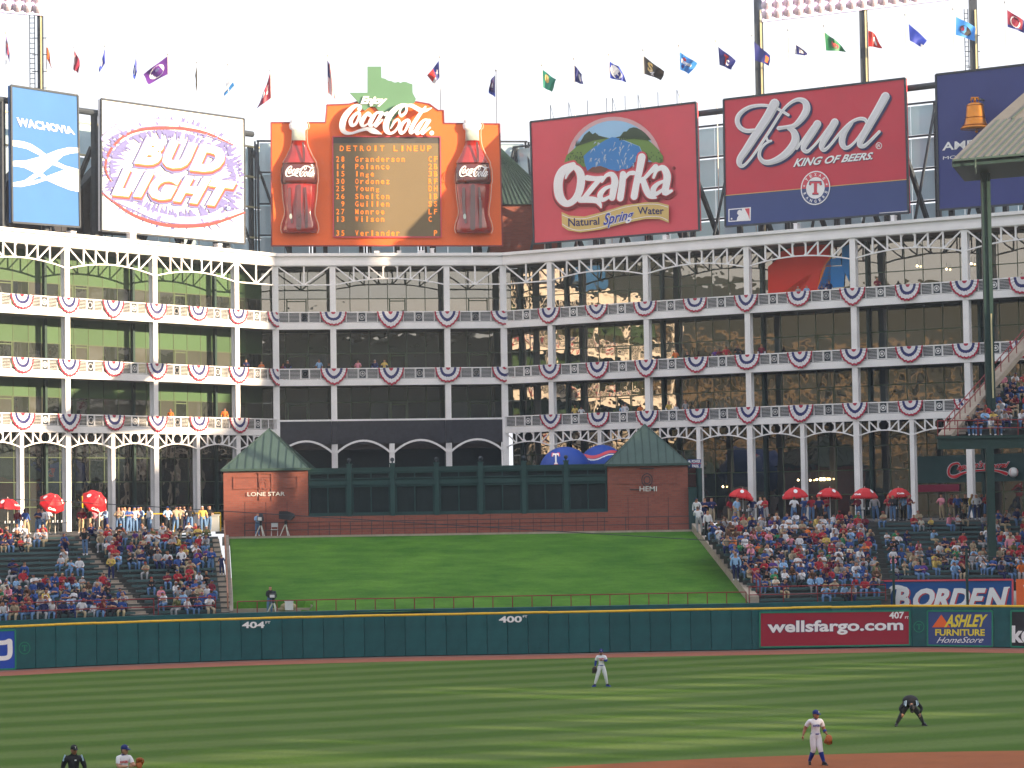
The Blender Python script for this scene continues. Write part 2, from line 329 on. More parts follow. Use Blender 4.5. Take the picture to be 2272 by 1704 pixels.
# ------------------------------------------------------------ lettering
_tc = {}; _bb = {}
def glyphs(s, weight=0.0, shear=0.0, space=1.0, ref=None):
    k = (s, weight, shear, space, ref)
    if k in _tc: return _tc[k]
    if ref is not None: glyphs(s, ref, shear, space)
    c = bpy.data.curves.new('lettering', 'FONT'); c.body = s; c.offset = weight; c.shear = shear; c.space_character = space; c.resolution_u = 3
    o = bpy.data.objects.new('lettering', c); col.objects.link(o); bpy.context.view_layer.update()
    me = bpy.data.meshes.new_from_object(o.evaluated_get(bpy.context.evaluated_depsgraph_get()))
    vs = [(v.co.x, v.co.y) for v in me.vertices]; fs = [tuple(p.vertices) for p in me.polygons]
    bpy.data.objects.remove(o); bpy.data.curves.remove(c); bpy.data.meshes.remove(me)
    x0 = min(v[0] for v in vs); x1 = max(v[0] for v in vs); y0 = min(v[1] for v in vs); y1 = max(v[1] for v in vs)
    _bb[(s, weight, shear, space)] = (x0, x1, y0, y1)
    if ref is not None: x0, x1, y0, y1 = _bb[(s, ref, shear, space)]
    r = ([((x - x0) / max(x1 - x0, 1e-6), (y - y0) / max(y1 - y0, 1e-6)) for x, y in vs], fs); _tc[k] = r; return r
def text(mb, s, quad, P, off, mi=0, weight=0.0, shear=0.0, space=1.0, warp=None, ref=None):
    """lettering whose ink box fills quad (bl, br, tr, tl, picture points) on plane P"""
    uv, fs = glyphs(s, weight, shear, space, ref); bl, br, tr, tl = quad; vs = []
    for u, v in uv:
        if warp: v = warp(u, v)
        x = (bl[0] * (1 - u) + br[0] * u) * (1 - v) + (tl[0] * (1 - u) + tr[0] * u) * v
        y = (bl[1] * (1 - u) + br[1] * u) * (1 - v) + (tl[1] * (1 - u) + tr[1] * u) * v
        vs.append(P.hit(x, y, off))
    return mb.add(vs, fs, mi)
def Z(ox, oy, k):
    return lambda *a: (ox + a[0] / k, oy + a[1] / k) if len(a) == 2 else (ox + a[0] / k, oy + a[1] / k, a[2] / k)
def spline(pts, n=6):
    out = []; k = len(pts)
    for i in range(k - 1):
        p0, p1, p2, p3 = pts[max(i - 1, 0)], pts[i], pts[i + 1], pts[min(i + 2, k - 1)]
        for j in range(n):
            t = j / n
            out.append(tuple(0.5 * ((2 * b) + (-a + c) * t + (2 * a - 5 * b + 4 * c - d) * t * t + (-a + 3 * b - 3 * c + d) * t ** 3) for a, b, c, d in zip(p0, p1, p2, p3)))
    out.append(tuple(pts[-1])); return out
def ribbon(mb, pts, P, off, mi=0, extra=0.0, dx=0.0, dy=0.0, thick=0.0, n=6, slope=0.012):
    """a brush stroke of varying width lying on plane P; points are picture points with a width"""
    q = spline(pts, n); L = []; Rr = []
    k = len(q)
    for i, (x, y, wd) in enumerate(q):
        a = q[min(i + 1, k - 1)]; b = q[max(i - 1, 0)]; tx, ty = a[0] - b[0], a[1] - b[1]; l = math.hypot(tx, ty) or 1; tx /= l; ty /= l
        h = max(wd / 2 + extra, 0.2); o = off + slope * i / k
        L.append(P.hit(x + dx - ty * h, y + dy + tx * h, o)); Rr.append(P.hit(x + dx + ty * h, y + dy - tx * h, o))
    for e, sg in ((0, -1), (k - 1, 1)):
        x, y, wd = q[e]; a = q[min(e + 1, k - 1)]; b = q[max(e - 1, 0)]; tx, ty = a[0] - b[0], a[1] - b[1]; l = math.hypot(tx, ty) or 1; tx /= l; ty /= l
        h = max(wd / 2 + extra, 0.2); o = off + slope * e / k; fan = []
        for j in range(7):
            an = math.pi * j / 6; cx, sx_ = math.cos(an), math.sin(an) * sg
            fan.append(P.hit(x + dx - ty * h * cx + tx * h * sx_, y + dy + tx * h * cx + ty * h * sx_, o))
        mb.poly(fan, P.n, thick, mi)
    vs = L + Rr; fs = []
    for i in range(k - 1): fs.append((i, i + 1, k + i + 1, k + i))
    mb.add(vs, fs, mi)
    if thick:
        vs = L + Rr + [v - P.n * thick for v in L] + [v - P.n * thick for v in Rr]; fs = []
        for i in range(k - 1): fs += [(i, i + 1, 2 * k + i + 1, 2 * k + i), (k + i, 3 * k + i, 3 * k + i + 1, k + i + 1)]
        mb.add(vs, fs, mi)
def disc(mb, c, rx, ry, P, off, mi=0, a0=0, a1=360, n=24, thick=0):
    pts = [P.hit(c[0] + rx * math.cos(math.radians(a0 + (a1 - a0) * i / n)), c[1] - ry * math.sin(math.radians(a0 + (a1 - a0) * i / n)), off) for i in range(n + (1 if a1 - a0 < 360 else 0))]
    mb.poly(pts, P.n, thick, mi)
def star(mb, c, r, P, off, mi=0):
    mb.poly([P.hit(c[0] + (r if i % 2 == 0 else r * 0.42) * math.sin(i * math.pi / 5), c[1] - (r if i % 2 == 0 else r * 0.42) * math.cos(i * math.pi / 5), off) for i in range(10)], P.n, 0, mi)
# ------------------------------------------------------------ the field
FX = 46.0
def sheet(name, pts, z, mt):
    mb = MB(); mb.add([(x, y, z) for x, y in pts], [tuple(range(len(pts)))]); return struct(name, mb, mt)
sheet('ground', [(-320, -320), (320, -320), (320, 320), (-320, 320)], -0.05, 'concrete')
sheet('playing_field', [(-140, -10), (140, -10), (140, 160), (-140, 160)], 0.0, 'field_grass')
# outfield wall foot, from its line in the photograph, carried on past both edges
wb = [(0, 1488), (218, 1477.6), (460, 1468.8), (568, 1465.2), (850, 1457.8), (1136, 1452.6), (1420, 1447), (1704, 1442), (1961, 1436.6), (2110, 1436.3), (2272, 1438.3)]
foot = [atz(*p) for p in wb]
a, b_ = foot[0], foot[1]; foot = [a + (a - b_) * k + V((0, -0.06 * (k * 5.6) ** 2 * 0.1, 0)) for k in (6, 3, 1)] + foot
a, b_ = foot[-1], foot[-2]; foot += [a + (a - b_) * 0.8 + V((0, -0.4, 0)), a + (a - b_) * 3 + V((0, -5, 0))]
foot = [V(p) for p in spline([tuple(p) for p in foot], 6)]
def offset(line, d):
    out = []
    for i, p in enumerate(line):
        t = (line[min(i + 1, len(line) - 1)] - line[max(i - 1, 0)]).normalized(); out.append(p + V((t.y, -t.x, 0)) * d)
    return out
def strip(name, l1, l2, z1, z2, mt, kind='structure'):
    mb = MB(); k = len(l1)
    mb.add([(p.x, p.y, z1) for p in l1] + [(p.x, p.y, z2) for p in l2], [(i, i + 1, k + i + 1, k + i) for i in range(k - 1)])
    return struct(name, mb, mt)
strip('warning_track', offset(foot, 4.6), offset(foot, -0.5), 0.004, 0.004, 'track')
strip('track_edge', offset(foot, 1.1), offset(foot, -0.6), 0.008, 0.008, 'track_grey')
# infield dirt: the rim of its arc
rim = [atz(*p) for p in [(1208, 1704), (1521, 1686), (1704, 1678.6), (1961, 1671), (2272, 1665.8)]]
rim = [rim[0] + V((-8, -6.5, 0)), rim[0] + V((-4, -2.6, 0))] + rim + [rim[-1] + V((6, -0.6, 0)), rim[-1] + V((14, -4, 0)), rim[-1] + V((18, -10, 0))]
rim = [V(p) for p in spline([tuple(p) for p in rim], 5)]
mb = MB(); mb.add([(p.x, p.y, 0.006) for p in rim] + [(rim[-1].x, 50, 0.006), (rim[0].x, 50, 0.006)], [tuple(range(len(rim) + 2))]); struct('infield_dirt', mb, 'dirt')

# ------------------------------------------------------------ outfield wall
WH = 2.40
cum = [0.0]
for i in range(1, len(foot)): cum.append(cum[-1] + (foot[i] - foot[i - 1]).length)
def along(s):
    s = max(0, min(cum[-1] - 1e-4, s)); i = max(j for j in range(len(cum)) if cum[j] <= s); i = min(i, len(foot) - 2)
    return foot[i].lerp(foot[i + 1], (s - cum[i]) / (cum[i + 1] - cum[i]))
def s_of_px(px):
    best = min(range(len(foot)), key=lambda i: abs((foot[i] - CAMP).dot(CR) / (foot[i] - CAMP).dot(f0) * F_PX + 1136 - px))
    lo, hi = cum[max(best - 1, 0)], cum[min(best + 1, len(cum) - 1)]
    for _ in range(30):
        md = (lo + hi) / 2; p = along(md); x = (p - CAMP).dot(CR) / (p - CAMP).dot(f0) * F_PX + 1136
        if x < px: lo = md
        else: hi = md
    return lo
def proj(p):
    v = V(p) - CAMP; d = v.dot(f0); return 1136 + F_PX * v.dot(CR) / d, 852 - F_PX * v.dot(CU) / d
def line_pt(px, off, z):
    lo, hi = 0.0, cum[-1] - .2
    for _ in range(26):
        md = (lo + hi) / 2; p = along(md); t_ = (along(md + .1) - p).normalized(); q = V((p.x + t_.y * off, p.y - t_.x * off, z))
        if proj(q)[0] < px: lo = md
        else: hi = md
    return q
wall = thing('outfield_wall', 'long dark green padded outfield wall with yellow top line', 'wall', along(cum[-1] / 2))
mb = MB(); inner = offset(foot, -0.12); outer = offset(foot, -0.7); k = len(foot)
vs = [(p.x, p.y, 0) for p in inner] + [(p.x, p.y, WH - 0.03) for p in inner] + [(p.x, p.y, WH - 0.03) for p in outer] + [(p.x, p.y, 0) for p in outer]
fs = []
for i in range(k - 1): fs += [(i, i + 1, k + i + 1, k + i), (k + i, k + i + 1, 2 * k + i + 1, 2 * k + i), (2 * k + i, 2 * k + i + 1, 3 * k + i + 1, 3 * k + i)]
mb.add(vs, fs); part('backing_wall', mb, 'batter_dark', wall)
s0, s1 = s_of_px(-60), s_of_px(2340); npad = round((s1 - s0) / 1.2); pw = (s1 - s0) / npad
pad = MB(); w_ = pw - 0.014
prof = [(0.0, 0.0), (0.0, 0.07), (0.02, 0.10), (w_ - 0.02, 0.10), (w_, 0.07), (w_, 0.0)]
pad.add([(x, -y, 0.06) for x, y in prof] + [(x, -y, WH - 0.04) for x, y in prof], [(i, i + 1, i + 7, i + 6) for i in range(5)] + [(5, 4, 3, 2, 1, 0), (6, 7, 8, 9, 10, 11)])
pme = mesh_of('pad', pad, ['pad'])
for i in range(npad):
    p, q = along(s0 + i * pw), along(s0 + (i + 1) * pw); inst('pad', pme, p, math.atan2(q.y - p.y, q.x - p.x), wall)
def seg_tube(name, off, z, r, mt, parent, n=8):
    mb = MB(); l = offset(foot, off); mb.tube([(p.x, p.y, z) for p in l[::2]], r, n); return part(name, mb, mt, parent)
cap = MB(); step = pw * 4
seg = []
for i in range(npad // 2 + 1):
    p, q = along(s0 + i * 2 * pw), along(min(s0 + (i + 1) * 2 * pw, s1)); h = R_.uniform(-0.012, 0.012)
    mb = MB(); mb.tube([p + V((0, 0, WH + 0.03 + h)), q + V((0, 0, WH + 0.03 + h))], 0.075, 8); part('rail_cap', mb, 'yellow', wall)
kk = max(i for i in range(len(foot)) if cum[i] < s_of_px(1980)) + 1; lg = offset(foot, -0.75)[:kk]; lg2 = offset(foot, -1.5)[:kk]; k = kk; mb = MB()
vs = [(p.x, p.y, 0) for p in lg] + [(p.x, p.y, 2.72) for p in lg] + [(p.x, p.y, 2.72) for p in lg2]; fs = []
for i in range(k - 1): fs += [(i, i + 1, k + i + 1, k + i), (k + i, k + i + 1, 2 * k + i + 1, 2 * k + i)]
mb.add(vs, fs); part('ledge', mb, 'pad', wall)
def chord(x0, x1, off=0.14):
    a, b = along(s_of_px(x0)), along(s_of_px(x1)); P = Plane(a, b - a); return P.shift(off)
def on_wall(name, x0, x1, draw, mats, label=None):
    P = chord(x0, x1); mb = MB(); draw(mb, P); return part(name, mb, mats, wall, label)
def dist(x0, x1, y0, y1, num, ft):
    def dr(mb, P):
        text(mb, num, [(x0, y1), (x1, y1 - 0.5), (x1, y0 - 0.5), (x0, y0)], P, 0.0, 0, 0.03)
        text(mb, 'FT', [ft[0:2], (ft[2], ft[1]), (ft[2], ft[3]), (ft[0], ft[3])], P, 0.0, 0, 0.02)
    on_wall('distance_marker', x0, x1, dr, ['t_white'], 'white numerals ' + num)
dist(537, 587, 1379.5, 1394, '404', (589, 1384, 600, 1378.5)); dist(1107, 1158, 1367, 1381.5, '400', (1160, 1370.5, 1170, 1365.5))
def tlogo(cx, cy, r):
    def dr(mb, P):
        pts = [(cx + r * math.cos(a * math.pi / 12), cy + r * 1.08 * math.sin(a * math.pi / 12)) for a in range(24)]
        for i in range(24):
            p, q = pts[i], pts[(i + 1) % 24]; f = 0.86
            mb.poly([P.hit(*p, 0), P.hit(*q, 0), P.hit(cx + (q[0] - cx) * f, cy + (q[1] - cy) * f, 0), P.hit(cx + (p[0] - cx) * f, cy + (p[1] - cy) * f, 0)], P.n)
        tee(mb, cx, cy, r * 0.5, P, 0.004, 0)
    on_wall('team_roundel', cx - r, cx + r, dr, ['ad_green'])
def tee(mb, cx, cy, h, P, off, mi):
    g = [(-0.85, 1), (0.85, 1), (0.95, 0.42), (0.72, 0.42), (0.6, 0.72), (0.22, 0.72), (0.22, -0.75), (0.45, -0.75), (0.45, -1), (-0.45, -1), (-0.45, -0.75), (-0.22, -0.75), (-0.22, 0.72), (-0.6, 0.72), (-0.72, 0.42), (-0.95, 0.42)]
    mb.poly([P.hit(cx + x * h, cy - y * h, off) for x, y in g], P.n, 0, mi)
tlogo(54.5, 1438, 13); tlogo(2039, 1390.5, 12)

def ad(name, label, box, mats, draw, fr='ad_green'):
    """printed board on the wall: box = picture corners bl, br, tr, tl"""
    bl, br, tr, tl = box; P = chord(bl[0], br[0], 0.16); t = thing(name, label, 'advertisement', P.hit(*bl))
    mb = MB(); mb.poly([P.hit(*p, 0.02) for p in box], P.n, 0.03); part('panel', mb, mats[0], t)
    mb = MB(); c = [P.hit(*p, 0.0) for p in box]
    for i in range(4): mb.bar(c[i], c[(i + 1) % 4], 0.09, 0.09, up=P.n)
    part('frame', mb, fr, t)
    mb = MB(); draw(mb, P); part('lettering', mb, mats[1:], t)
    return t
def d_wells(mb, P):
    text(mb, 'wellsfargo.com', [(1703, 1412), (2004, 1405), (2004, 1374), (1703, 1377)], P, 0.03, 1, 0.055, ref=.03); text(mb, 'wellsfargo.com', [(1703, 1412), (2004, 1405), (2004, 1374), (1703, 1377)], P, 0.036, 0, 0.03)
    text(mb, '407', [(1973, 1373), (2006, 1372.5), (2006, 1357), (1973, 1357.5)], P, 0.036, 0, 0.03); text(mb, 'FT', [(2008, 1373), (2016, 1373), (2016, 1367.5), (2008, 1367.5)], P, 0.036, 0, 0.02)
ad('advertising_board', 'wide red board with a white website address on outfield wall', [(1686, 1436), (2018, 1431), (2018, 1355), (1686, 1359)], ['w_red', 't_white', 't_navy'], d_wells)
def d_ash(mb, P):
    mb.poly([P.hit(2068, 1392, 0.03), P.hit(2108, 1391.5, 0.03), P.hit(2088.5, 1363.5, 0.03)], P.n, 0, 1)
    text(mb, 'ASHLEY', [(2095, 1392), (2184, 1391), (2192, 1363), (2103, 1363.5)], P, 0.036, 0, 0.035)
    text(mb, 'FURNITURE', [(2075, 1410.5), (2185, 1411), (2185, 1396), (2075, 1396)], P, 0.036, 0, 0.03)
    text(mb, 'HomeStore', [(2078, 1426.5), (2180, 1426), (2184, 1413), (2081, 1413.5)], P, 0.036, 2, 0.0, 0.3)
ad('advertising_board', 'small navy board with yellow letters and orange triangle on outfield wall', [(2058, 1431.5), (2202, 1434), (2202, 1356), (2058, 1355.5)], ['b_navy', 't_yellow', 'b_orange', 't_white'], d_ash)
def d_ke(mb, P): text(mb, 'kelly', [(2245, 1437), (2330, 1439), (2330, 1388), (2245, 1388)], P, 0.03, 0, 0.04)
ad('advertising_board', 'black board with big white letter k cut by photo edge', [(2243.5, 1434.5), (2345, 1437), (2345, 1356), (2243.5, 1355.5)], ['t_black', 't_white'], d_ke)
def d_o(mb, P):
    ribbon(mb, [(-44, 1427, 10), (-30, 1426.5, 10), (8, 1426, 10), (21, 1422, 10), (22, 1430, 11), (22, 1450, 11), (16, 1459, 10), (-6, 1461, 10), (-40, 1462, 10)], P, 0.03, 0)
ad('advertising_board', 'blue board with white rounded letter at left photo edge', [(-60, 1487), (34.5, 1484), (33.5, 1398), (-60, 1401)], ['t_blue', 't_white'], d_o)

# ------------------------------------------------------------ wings of the office building
B0 = V((-18.7766, 202.2819, 0)); tL, tC, tR = 0.9038947, 0.1277564, 0.5861157; WB = 8.8; WC = 9.1723; WR = 8.8935
PC = Plane(B0, (math.cos(tC), math.sin(tC))); C0 = B0 + PC.d * 2 * WC
PLw = Plane(B0, (math.cos(tL), math.sin(tL))); PR = Plane(C0, (math.cos(tR), -math.sin(tR)))
LV = {k: v + CAM_H for k, v in dict(roof=20.07, fb=19.06, r1=15.4, b1=14.0, r2=10.87, b2=9.49, r3=6.89, b3=5.53).items()}
GZ = 7.30
W_ = {'left': (PLw, [-WB * k for k in (4.5, 3.5, 2.5, 1.5, 0.5, 0)], WB, -WB * 4.5, 0), 'centre': (PC, [0, WC * .5, WC * 1.5, WC * 2], WC, 0, WC * 2),
      'right': (PR, [WR * k for k in (0, 0.5, 1.5, 2.5, 3.5, 4.5, 5.5)], WR, 0, WR * 5.5)}
bld = thing('office_building', 'four storey white steel and glass office building beyond centre field', 'building', (B0.x + 9, B0.y + 1, GZ))
BACK = -2.6
def truss_full(mb, P, a, b, zt, sp_, ap, n, w=0.16, centre='rect'):
    """arched truss between columns at a and b under zt"""
    L = b - a; xs = [0.0, .17, .31, .44, .57, .69, .83, 1.0] if n == 7 else [0, .22, .39, .61, .78, 1.0]
    arc = lambda u: zt - (ap + (sp_ - ap) * (2 * abs(u - 0.5)) ** 2)
    N = 20
    for i in range(N):
        u0_, u1_ = i / N, (i + 1) / N; mb.bar(P.pt(a + L * u0_, arc(u0_)), P.pt(a + L * u1_, arc(u1_)), w * 1.25, w * 0.8, up=(0, 0, 1))
    h = len(xs) // 2
    for i, u in enumerate(xs[1:-1], 1): mb.bar(P.pt(a + L * u, zt), P.pt(a + L * u, arc(u)), w, w * .75, up=P.n)
    for i in range(len(xs) - 1):
        u0_, u1_ = xs[i], xs[i + 1]; mid = (u0_ + u1_) / 2
        if n == 7 and abs(mid - .505) < .03 or n == 5 and abs(mid - .5) < .03:
            zc0, zc1 = zt, min(arc(u0_), arc(u1_)); c = (0.14 if n == 7 else 0.28) * (zc0 - zc1)
            for (ua, za, ub, zb) in ((u0_, zc0 - c, u0_ + c / L, zc0), (u1_, zc0 - c, u1_ - c / L, zc0), (u0_, zc1 + c, u0_ + c / L, zc1), (u1_, zc1 + c, u1_ - c / L, zc1)):
                mb.bar(P.pt(a + L * ua, za), P.pt(a + L * ub, zb), w, w * .7, up=P.n)
        elif mid < 0.5: mb.bar(P.pt(a + L * u0_, zt - .03), P.pt(a + L * u1_, arc(u1_)), w * .85, w * .7, up=P.n)
        else: mb.bar(P.pt(a + L * u1_, zt - .03), P.pt(a + L * u0_, arc(u0_)), w * .85, w * .7, up=P.n)
def truss_v(mb, P, a, b, zt, d, w=0.16):
    mb.bar(P.pt(a, zt - d), P.pt(b, zt - d), w * 1.1, w * .8); m_ = (a + b) / 2
    mb.bar(P.pt(m_, zt), P.pt(m_, zt - d), w, w * .7, up=P.n); mb.bar(P.pt(a, zt), P.pt(m_, zt - d), w * .85, w * .65, up=P.n); mb.bar(P.pt(b, zt), P.pt(m_, zt - d), w * .85, w * .65, up=P.n)
def column(P, s, z0, z1, w, wside='white_paint', name='column'):
    mb = MB(); mb.pbox(P, s - w / 2, s + w / 2, z0, z1, -0.03, 0.05); mb.pbox(P, s - w / 2, s + w / 2, z0, z1, -0.42, -0.34); mb.pbox(P, s - 0.09, s + 0.09, z0, z1, -0.338, -0.032)
    part(name, mb, wside, bld)
starb = MB()
# star balustrade panel: ring, star and four corner studs in a frame (local: x right, y into building, z up)
for x in (-0.30, 0.27): starb.box(x, x + 0.035, -0.03, 0.03, 0, 0.80)
for z in (0.0, 0.765): starb.box(-0.27, 0.27, -0.03, 0.03, z, z + 0.035)
for i in range(12):
    a0, a1 = i * math.pi / 6, (i + 1) * math.pi / 6
    starb.add([(r * math.cos(a), -0.02, 0.4 + r * math.sin(a)) for r, a in ((.23, a0), (.23, a1), (.175, a1), (.175, a0))], [(0, 1, 2, 3), (3, 2, 1, 0)])
starb.add([((.155 if i % 2 == 0 else .062) * math.sin(i * math.pi / 5), -0.025, 0.4 + (.155 if i % 2 == 0 else .062) * math.cos(i * math.pi / 5)) for i in range(10)], [tuple(range(10)), tuple(range(10))[::-1]])
star_me = mesh_of('star_panel', starb, ['white_truss'])
star_back = MB(); star_back.box(-0.265, 0.265, -0.004, 0.004, 0.03, 0.77); sb_me = mesh_of('panel_back', star_back, ['dark_steel'])

def bunting_mesh(w=2.15, h=1.2, seed=0, tw=0):
    mb = MB(); rr = random.Random(seed); bands = [(0.0, .17, 0), (.17, .45, 1), (.45, .64, 2), (.64, .88, 1), (.88, 1.0, 0)]; N = 28
    for j in range(N):
        for (q0, q1, mi) in bands:
            vs = []
            for (q, jj) in ((q0, j), (q1, j), (q1, j + 1), (q0, j + 1)):
                a = math.pi * jj / N; pl = (0.055 if jj % 2 else 0) * q; ww = 1 + tw * math.sin(a * 3) * .05
                ww *= 1 + q * .05 * math.sin(jj * 2.3 + seed * 3) + q * .07 * math.cos(a) * math.sin(seed * 5.0)
                hh = h * q * math.sin(a) * ww + (0.0 if q else 0) - 0.05 * q * abs(math.cos(a))
                vs.append((-w / 2 * q * math.cos(a), -0.10 - pl - 0.05 * q * math.sin(a), -max(hh, 0)))
            mb.add(vs, [(3, 2, 1, 0)], mi)
    return mb
bunt_mes = [mesh_of('bunting', bunting_mesh(2.15 + .05 * math.sin(i * 2.1), 1.2 + .06 * math.cos(i * 1.7), seed=i, tw=(i % 3) - 1), ['bunt_red', 'bunt_white', 'bunt_blue']) for i in range(9)]

pane_cache = {}
def pane_mesh(kind, w, h, mt):
    k = (kind, round(w, 2), round(h, 2), mt)
    if k not in pane_cache:
        mb = MB(); mb.box(-w / 2, w / 2, 0.0, 0.03, 0, h); pane_cache[k] = mesh_of(kind, mb, [mt])
    return pane_cache[k]
def window(P, a, b, z0, zt, z1, wing, n=6, doors=(), lower='glass', upper='glass_green'):
    """glazed wall between a and b: lower glazing z0..zt, spandrels zt..z1, n panes"""
    fr = MB(); L = (b - a) / n; fm = 'mullion_green'; mw = 0.055
    for i in range(n + 1): fr.pbox(P, a + i * L - mw / 2, a + i * L + mw / 2, z0, z1, BACK - .03, BACK + .06)
    fr.pbox(P, a + mw / 2, b - mw / 2, zt - .035, zt + .035, BACK - .03, BACK + .055)
    for d_ in doors:
        for e in (0.10, 0.92): fr.pbox(P, a + (d_ + e) * L - .05, a + (d_ + e) * L + .05, z0, zt - .036, BACK - .03, BACK + .058)
        fr.pbox(P, a + (d_ + .10) * L + .051, a + (d_ + .92) * L - .051, zt - .24, zt - .15, BACK - .03, BACK + .056)
    wo_ = part('window', fr, fm, bld)
    for i in range(n):
        c = a + (i + .5) * L; rz = P.ang + R_.uniform(-.006, .006)
        for (nm, za, zb, mt_) in (('pane', z0, zt - .04, lower), ('spandrel_panel', zt + .04, z1, upper)):
            if i in doors and nm == 'pane': nm = 'glass_door'
            inst(nm, pane_mesh(nm, L - mw - .01, zb - za, mt_), P.pt(c, za, BACK + .035 + R_.uniform(-.008, .008)), rz, wo_)
def storefront(P, a, b, z0, z1, rows, cols, mt_='glass_store'):
    fr = MB(); L = (b - a) / cols; H = (z1 - z0) / rows
    for i in range(cols + 1): fr.pbox(P, a + i * L - .03, a + i * L + .03, z0, z1, BACK - .03, BACK + .06)
    for j in range(1, rows): fr.pbox(P, a, b, z0 + j * H - .03, z0 + j * H + .03, BACK - .025, BACK + .055)
    wo_ = part('window', fr, 'mullion_green', bld)
    for i in range(cols):
        for j in range(rows):
            inst('shopfront_pane', pane_mesh('shopfront_pane', L - .07, H - .07, mt_), P.pt(a + (i + .5) * L, z0 + j * H + .035, BACK + .03), P.ang + R_.uniform(-.012, .012), wo_)

ordn = ['first', 'second', 'third', 'fourth', 'fifth', 'sixth', 'seventh', 'eighth', 'ninth', 'tenth', 'eleventh', 'twelfth', 'thirteenth', 'fourteenth', 'fifteenth', 'sixteenth', 'seventeenth', 'eighteenth', 'nineteenth', 'twentieth'] + ['%d%s' % (n, {1: 'st', 2: 'nd', 3: 'rd'}.get(n % 10, 'th')) for n in range(21, 80)]
eL, eR = 2.6 * math.tan((tL - tC) / 2), 2.6 * math.tan((tC + tR) / 2)
EXT = dict(left=(0, eL), centre=(eL, eR), right=(eR, 0)); ZO = dict(left=0, centre=.004, right=.008)
for wn, (P, cols_, bay, a0, a1) in W_.items():
    ex0, ex1 = EXT[wn]; zo = ZO[wn]
    # cornice, floor bands, soffits
    mb = MB(); mb.pbox(P, a0, a1, LV['fb'], LV['roof'], -.35, 0.10); mb.pbox(P, a0, a1, LV['roof'] - .22, LV['roof'] + .02, 0.102, 0.30); mb.pbox(P, a0, a1, LV['fb'] + .05, LV['fb'] + .32, 0.102, 0.17)
    part('cornice', mb, 'white_paint', bld)
    mb = MB(); mb.pbox(P, a0 - ex0, a1 + ex1, LV['roof'] - .5 + zo, LV['roof'] - .1 + zo, -14, -.352); part('roof', mb, 'concrete', bld)
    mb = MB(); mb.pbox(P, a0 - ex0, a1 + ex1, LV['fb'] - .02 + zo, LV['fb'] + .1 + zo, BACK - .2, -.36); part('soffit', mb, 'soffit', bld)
    for lv, (rk, bk) in enumerate((('r1', 'b1'), ('r2', 'b2'), ('r3', 'b3'))):
        if wn == 'centre' and lv == 2: continue
        zb = LV[bk]; zr = LV[rk]
        mb = MB(); mb.pbox(P, a0, a1, zb, zr - .88, -.30, 0.09); mb.pbox(P, a0 - ex0, a1 + ex1, zb + .1 + zo, zr - .95 + zo, BACK + .1, -.302); part('balcony_slab', mb, 'white_paint', bld)
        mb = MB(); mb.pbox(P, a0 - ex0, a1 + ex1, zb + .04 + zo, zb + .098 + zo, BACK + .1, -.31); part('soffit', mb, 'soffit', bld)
        # railing by half bays between nodes
        nodes_ = [a0 + i * bay / 2 for i in range(int(round((a1 - a0) / (bay / 2))) + 1)]
        for i in range(len(nodes_) - 1):
            sa, sb = nodes_[i], nodes_[i + 1]; m_ = (sa + sb) / 2; z0 = zr - .88
            rl = MB(); rl.pbox(P, sa, sb, zr - .09, zr, -.02, .10); rl.pbox(P, sa, sb, z0 + .03, z0 + .08, 0.01, .06)
            for x in (sa + .06, (sa + m_) / 2 - .1, m_ - .36, m_ + .36, (m_ + sb) / 2 + .1, sb - .06): rl.pbox(P, x - .03, x + .03, z0 + .081, zr - .091, 0.0, .07)
            ro = part('railing', rl, 'white_truss', bld)
            sl = MB()
            for j in range(6):
                zz = z0 + .16 + j * .105
                sl.pbox(P, sa + .1, m_ - .40, zz, zz + .024, .02, .05); sl.pbox(P, m_ + .40, sb - .1, zz, zz + .024, .02, .05)
            if wn != 'left': bk_ = MB(); bk_.pbox(P, sa + .03, sb - .03, z0 + .06, zr - .1, -.06, -.045); part('shade_sheet', bk_, 'dark_steel', ro)  # dark sheet standing in for the shade behind the open rail
            part('slat', sl, 'white_truss', ro, kind='stuff')
            inst('star_panel', star_me, P.pt(m_, z0 + .035, .035), P.ang, ro); inst('panel_back', sb_me, P.pt(m_, z0 + .035, .01), P.ang, ro)
        # buntings on the rail
        lvl = ['top', 'middle', 'lowest'][lv]
        lo_s = P.sof(-20); hi_s = P.sof(2300)
        q = [n_ for n_ in nodes_ if lo_s < n_ < hi_s]
        if wn != 'left': q = [n_ for n_ in q if n_ > a0 + .1]
        if wn == 'centre': q = q[:]
        cnt = 0
        for n_ in q:
            if wn == 'left' and n_ > -.1 and lv == 2: continue
            cnt += 1
            if wn == 'left': where = '%s on the left wing' % ordn[cnt - 1]
            elif wn == 'centre': where = '%s along the centre front' % ordn[cnt - 1]
            else: where = '%s along the right wing' % ordn[cnt - 1]
            o = bpy.data.objects.new('bunting', bunt_mes[R_.randrange(9)]); col.objects.link(o)
            o.location = P.pt(n_, zr - .01, .06); o.rotation_euler = (0, 0, P.ang + R_.uniform(-.03, .03)); sc_ = R_.uniform(.96, 1.04); o.scale = (sc_, 1, R_.uniform(.96, 1.05))
            tag(o, 'fan bunting hanging on the %s balcony rail, %s' % (lvl, where), 'bunting', 'fan buntings along the balcony rails')
    # columns
    for i, s in enumerate(cols_):
        corner = (abs(s) < .01) or (wn == 'centre' and abs(s - a1) < .01)
        if wn != 'centre' and corner: continue
        column(P, s, GZ, LV['fb'] - .001, 0.50 if corner else 0.46)
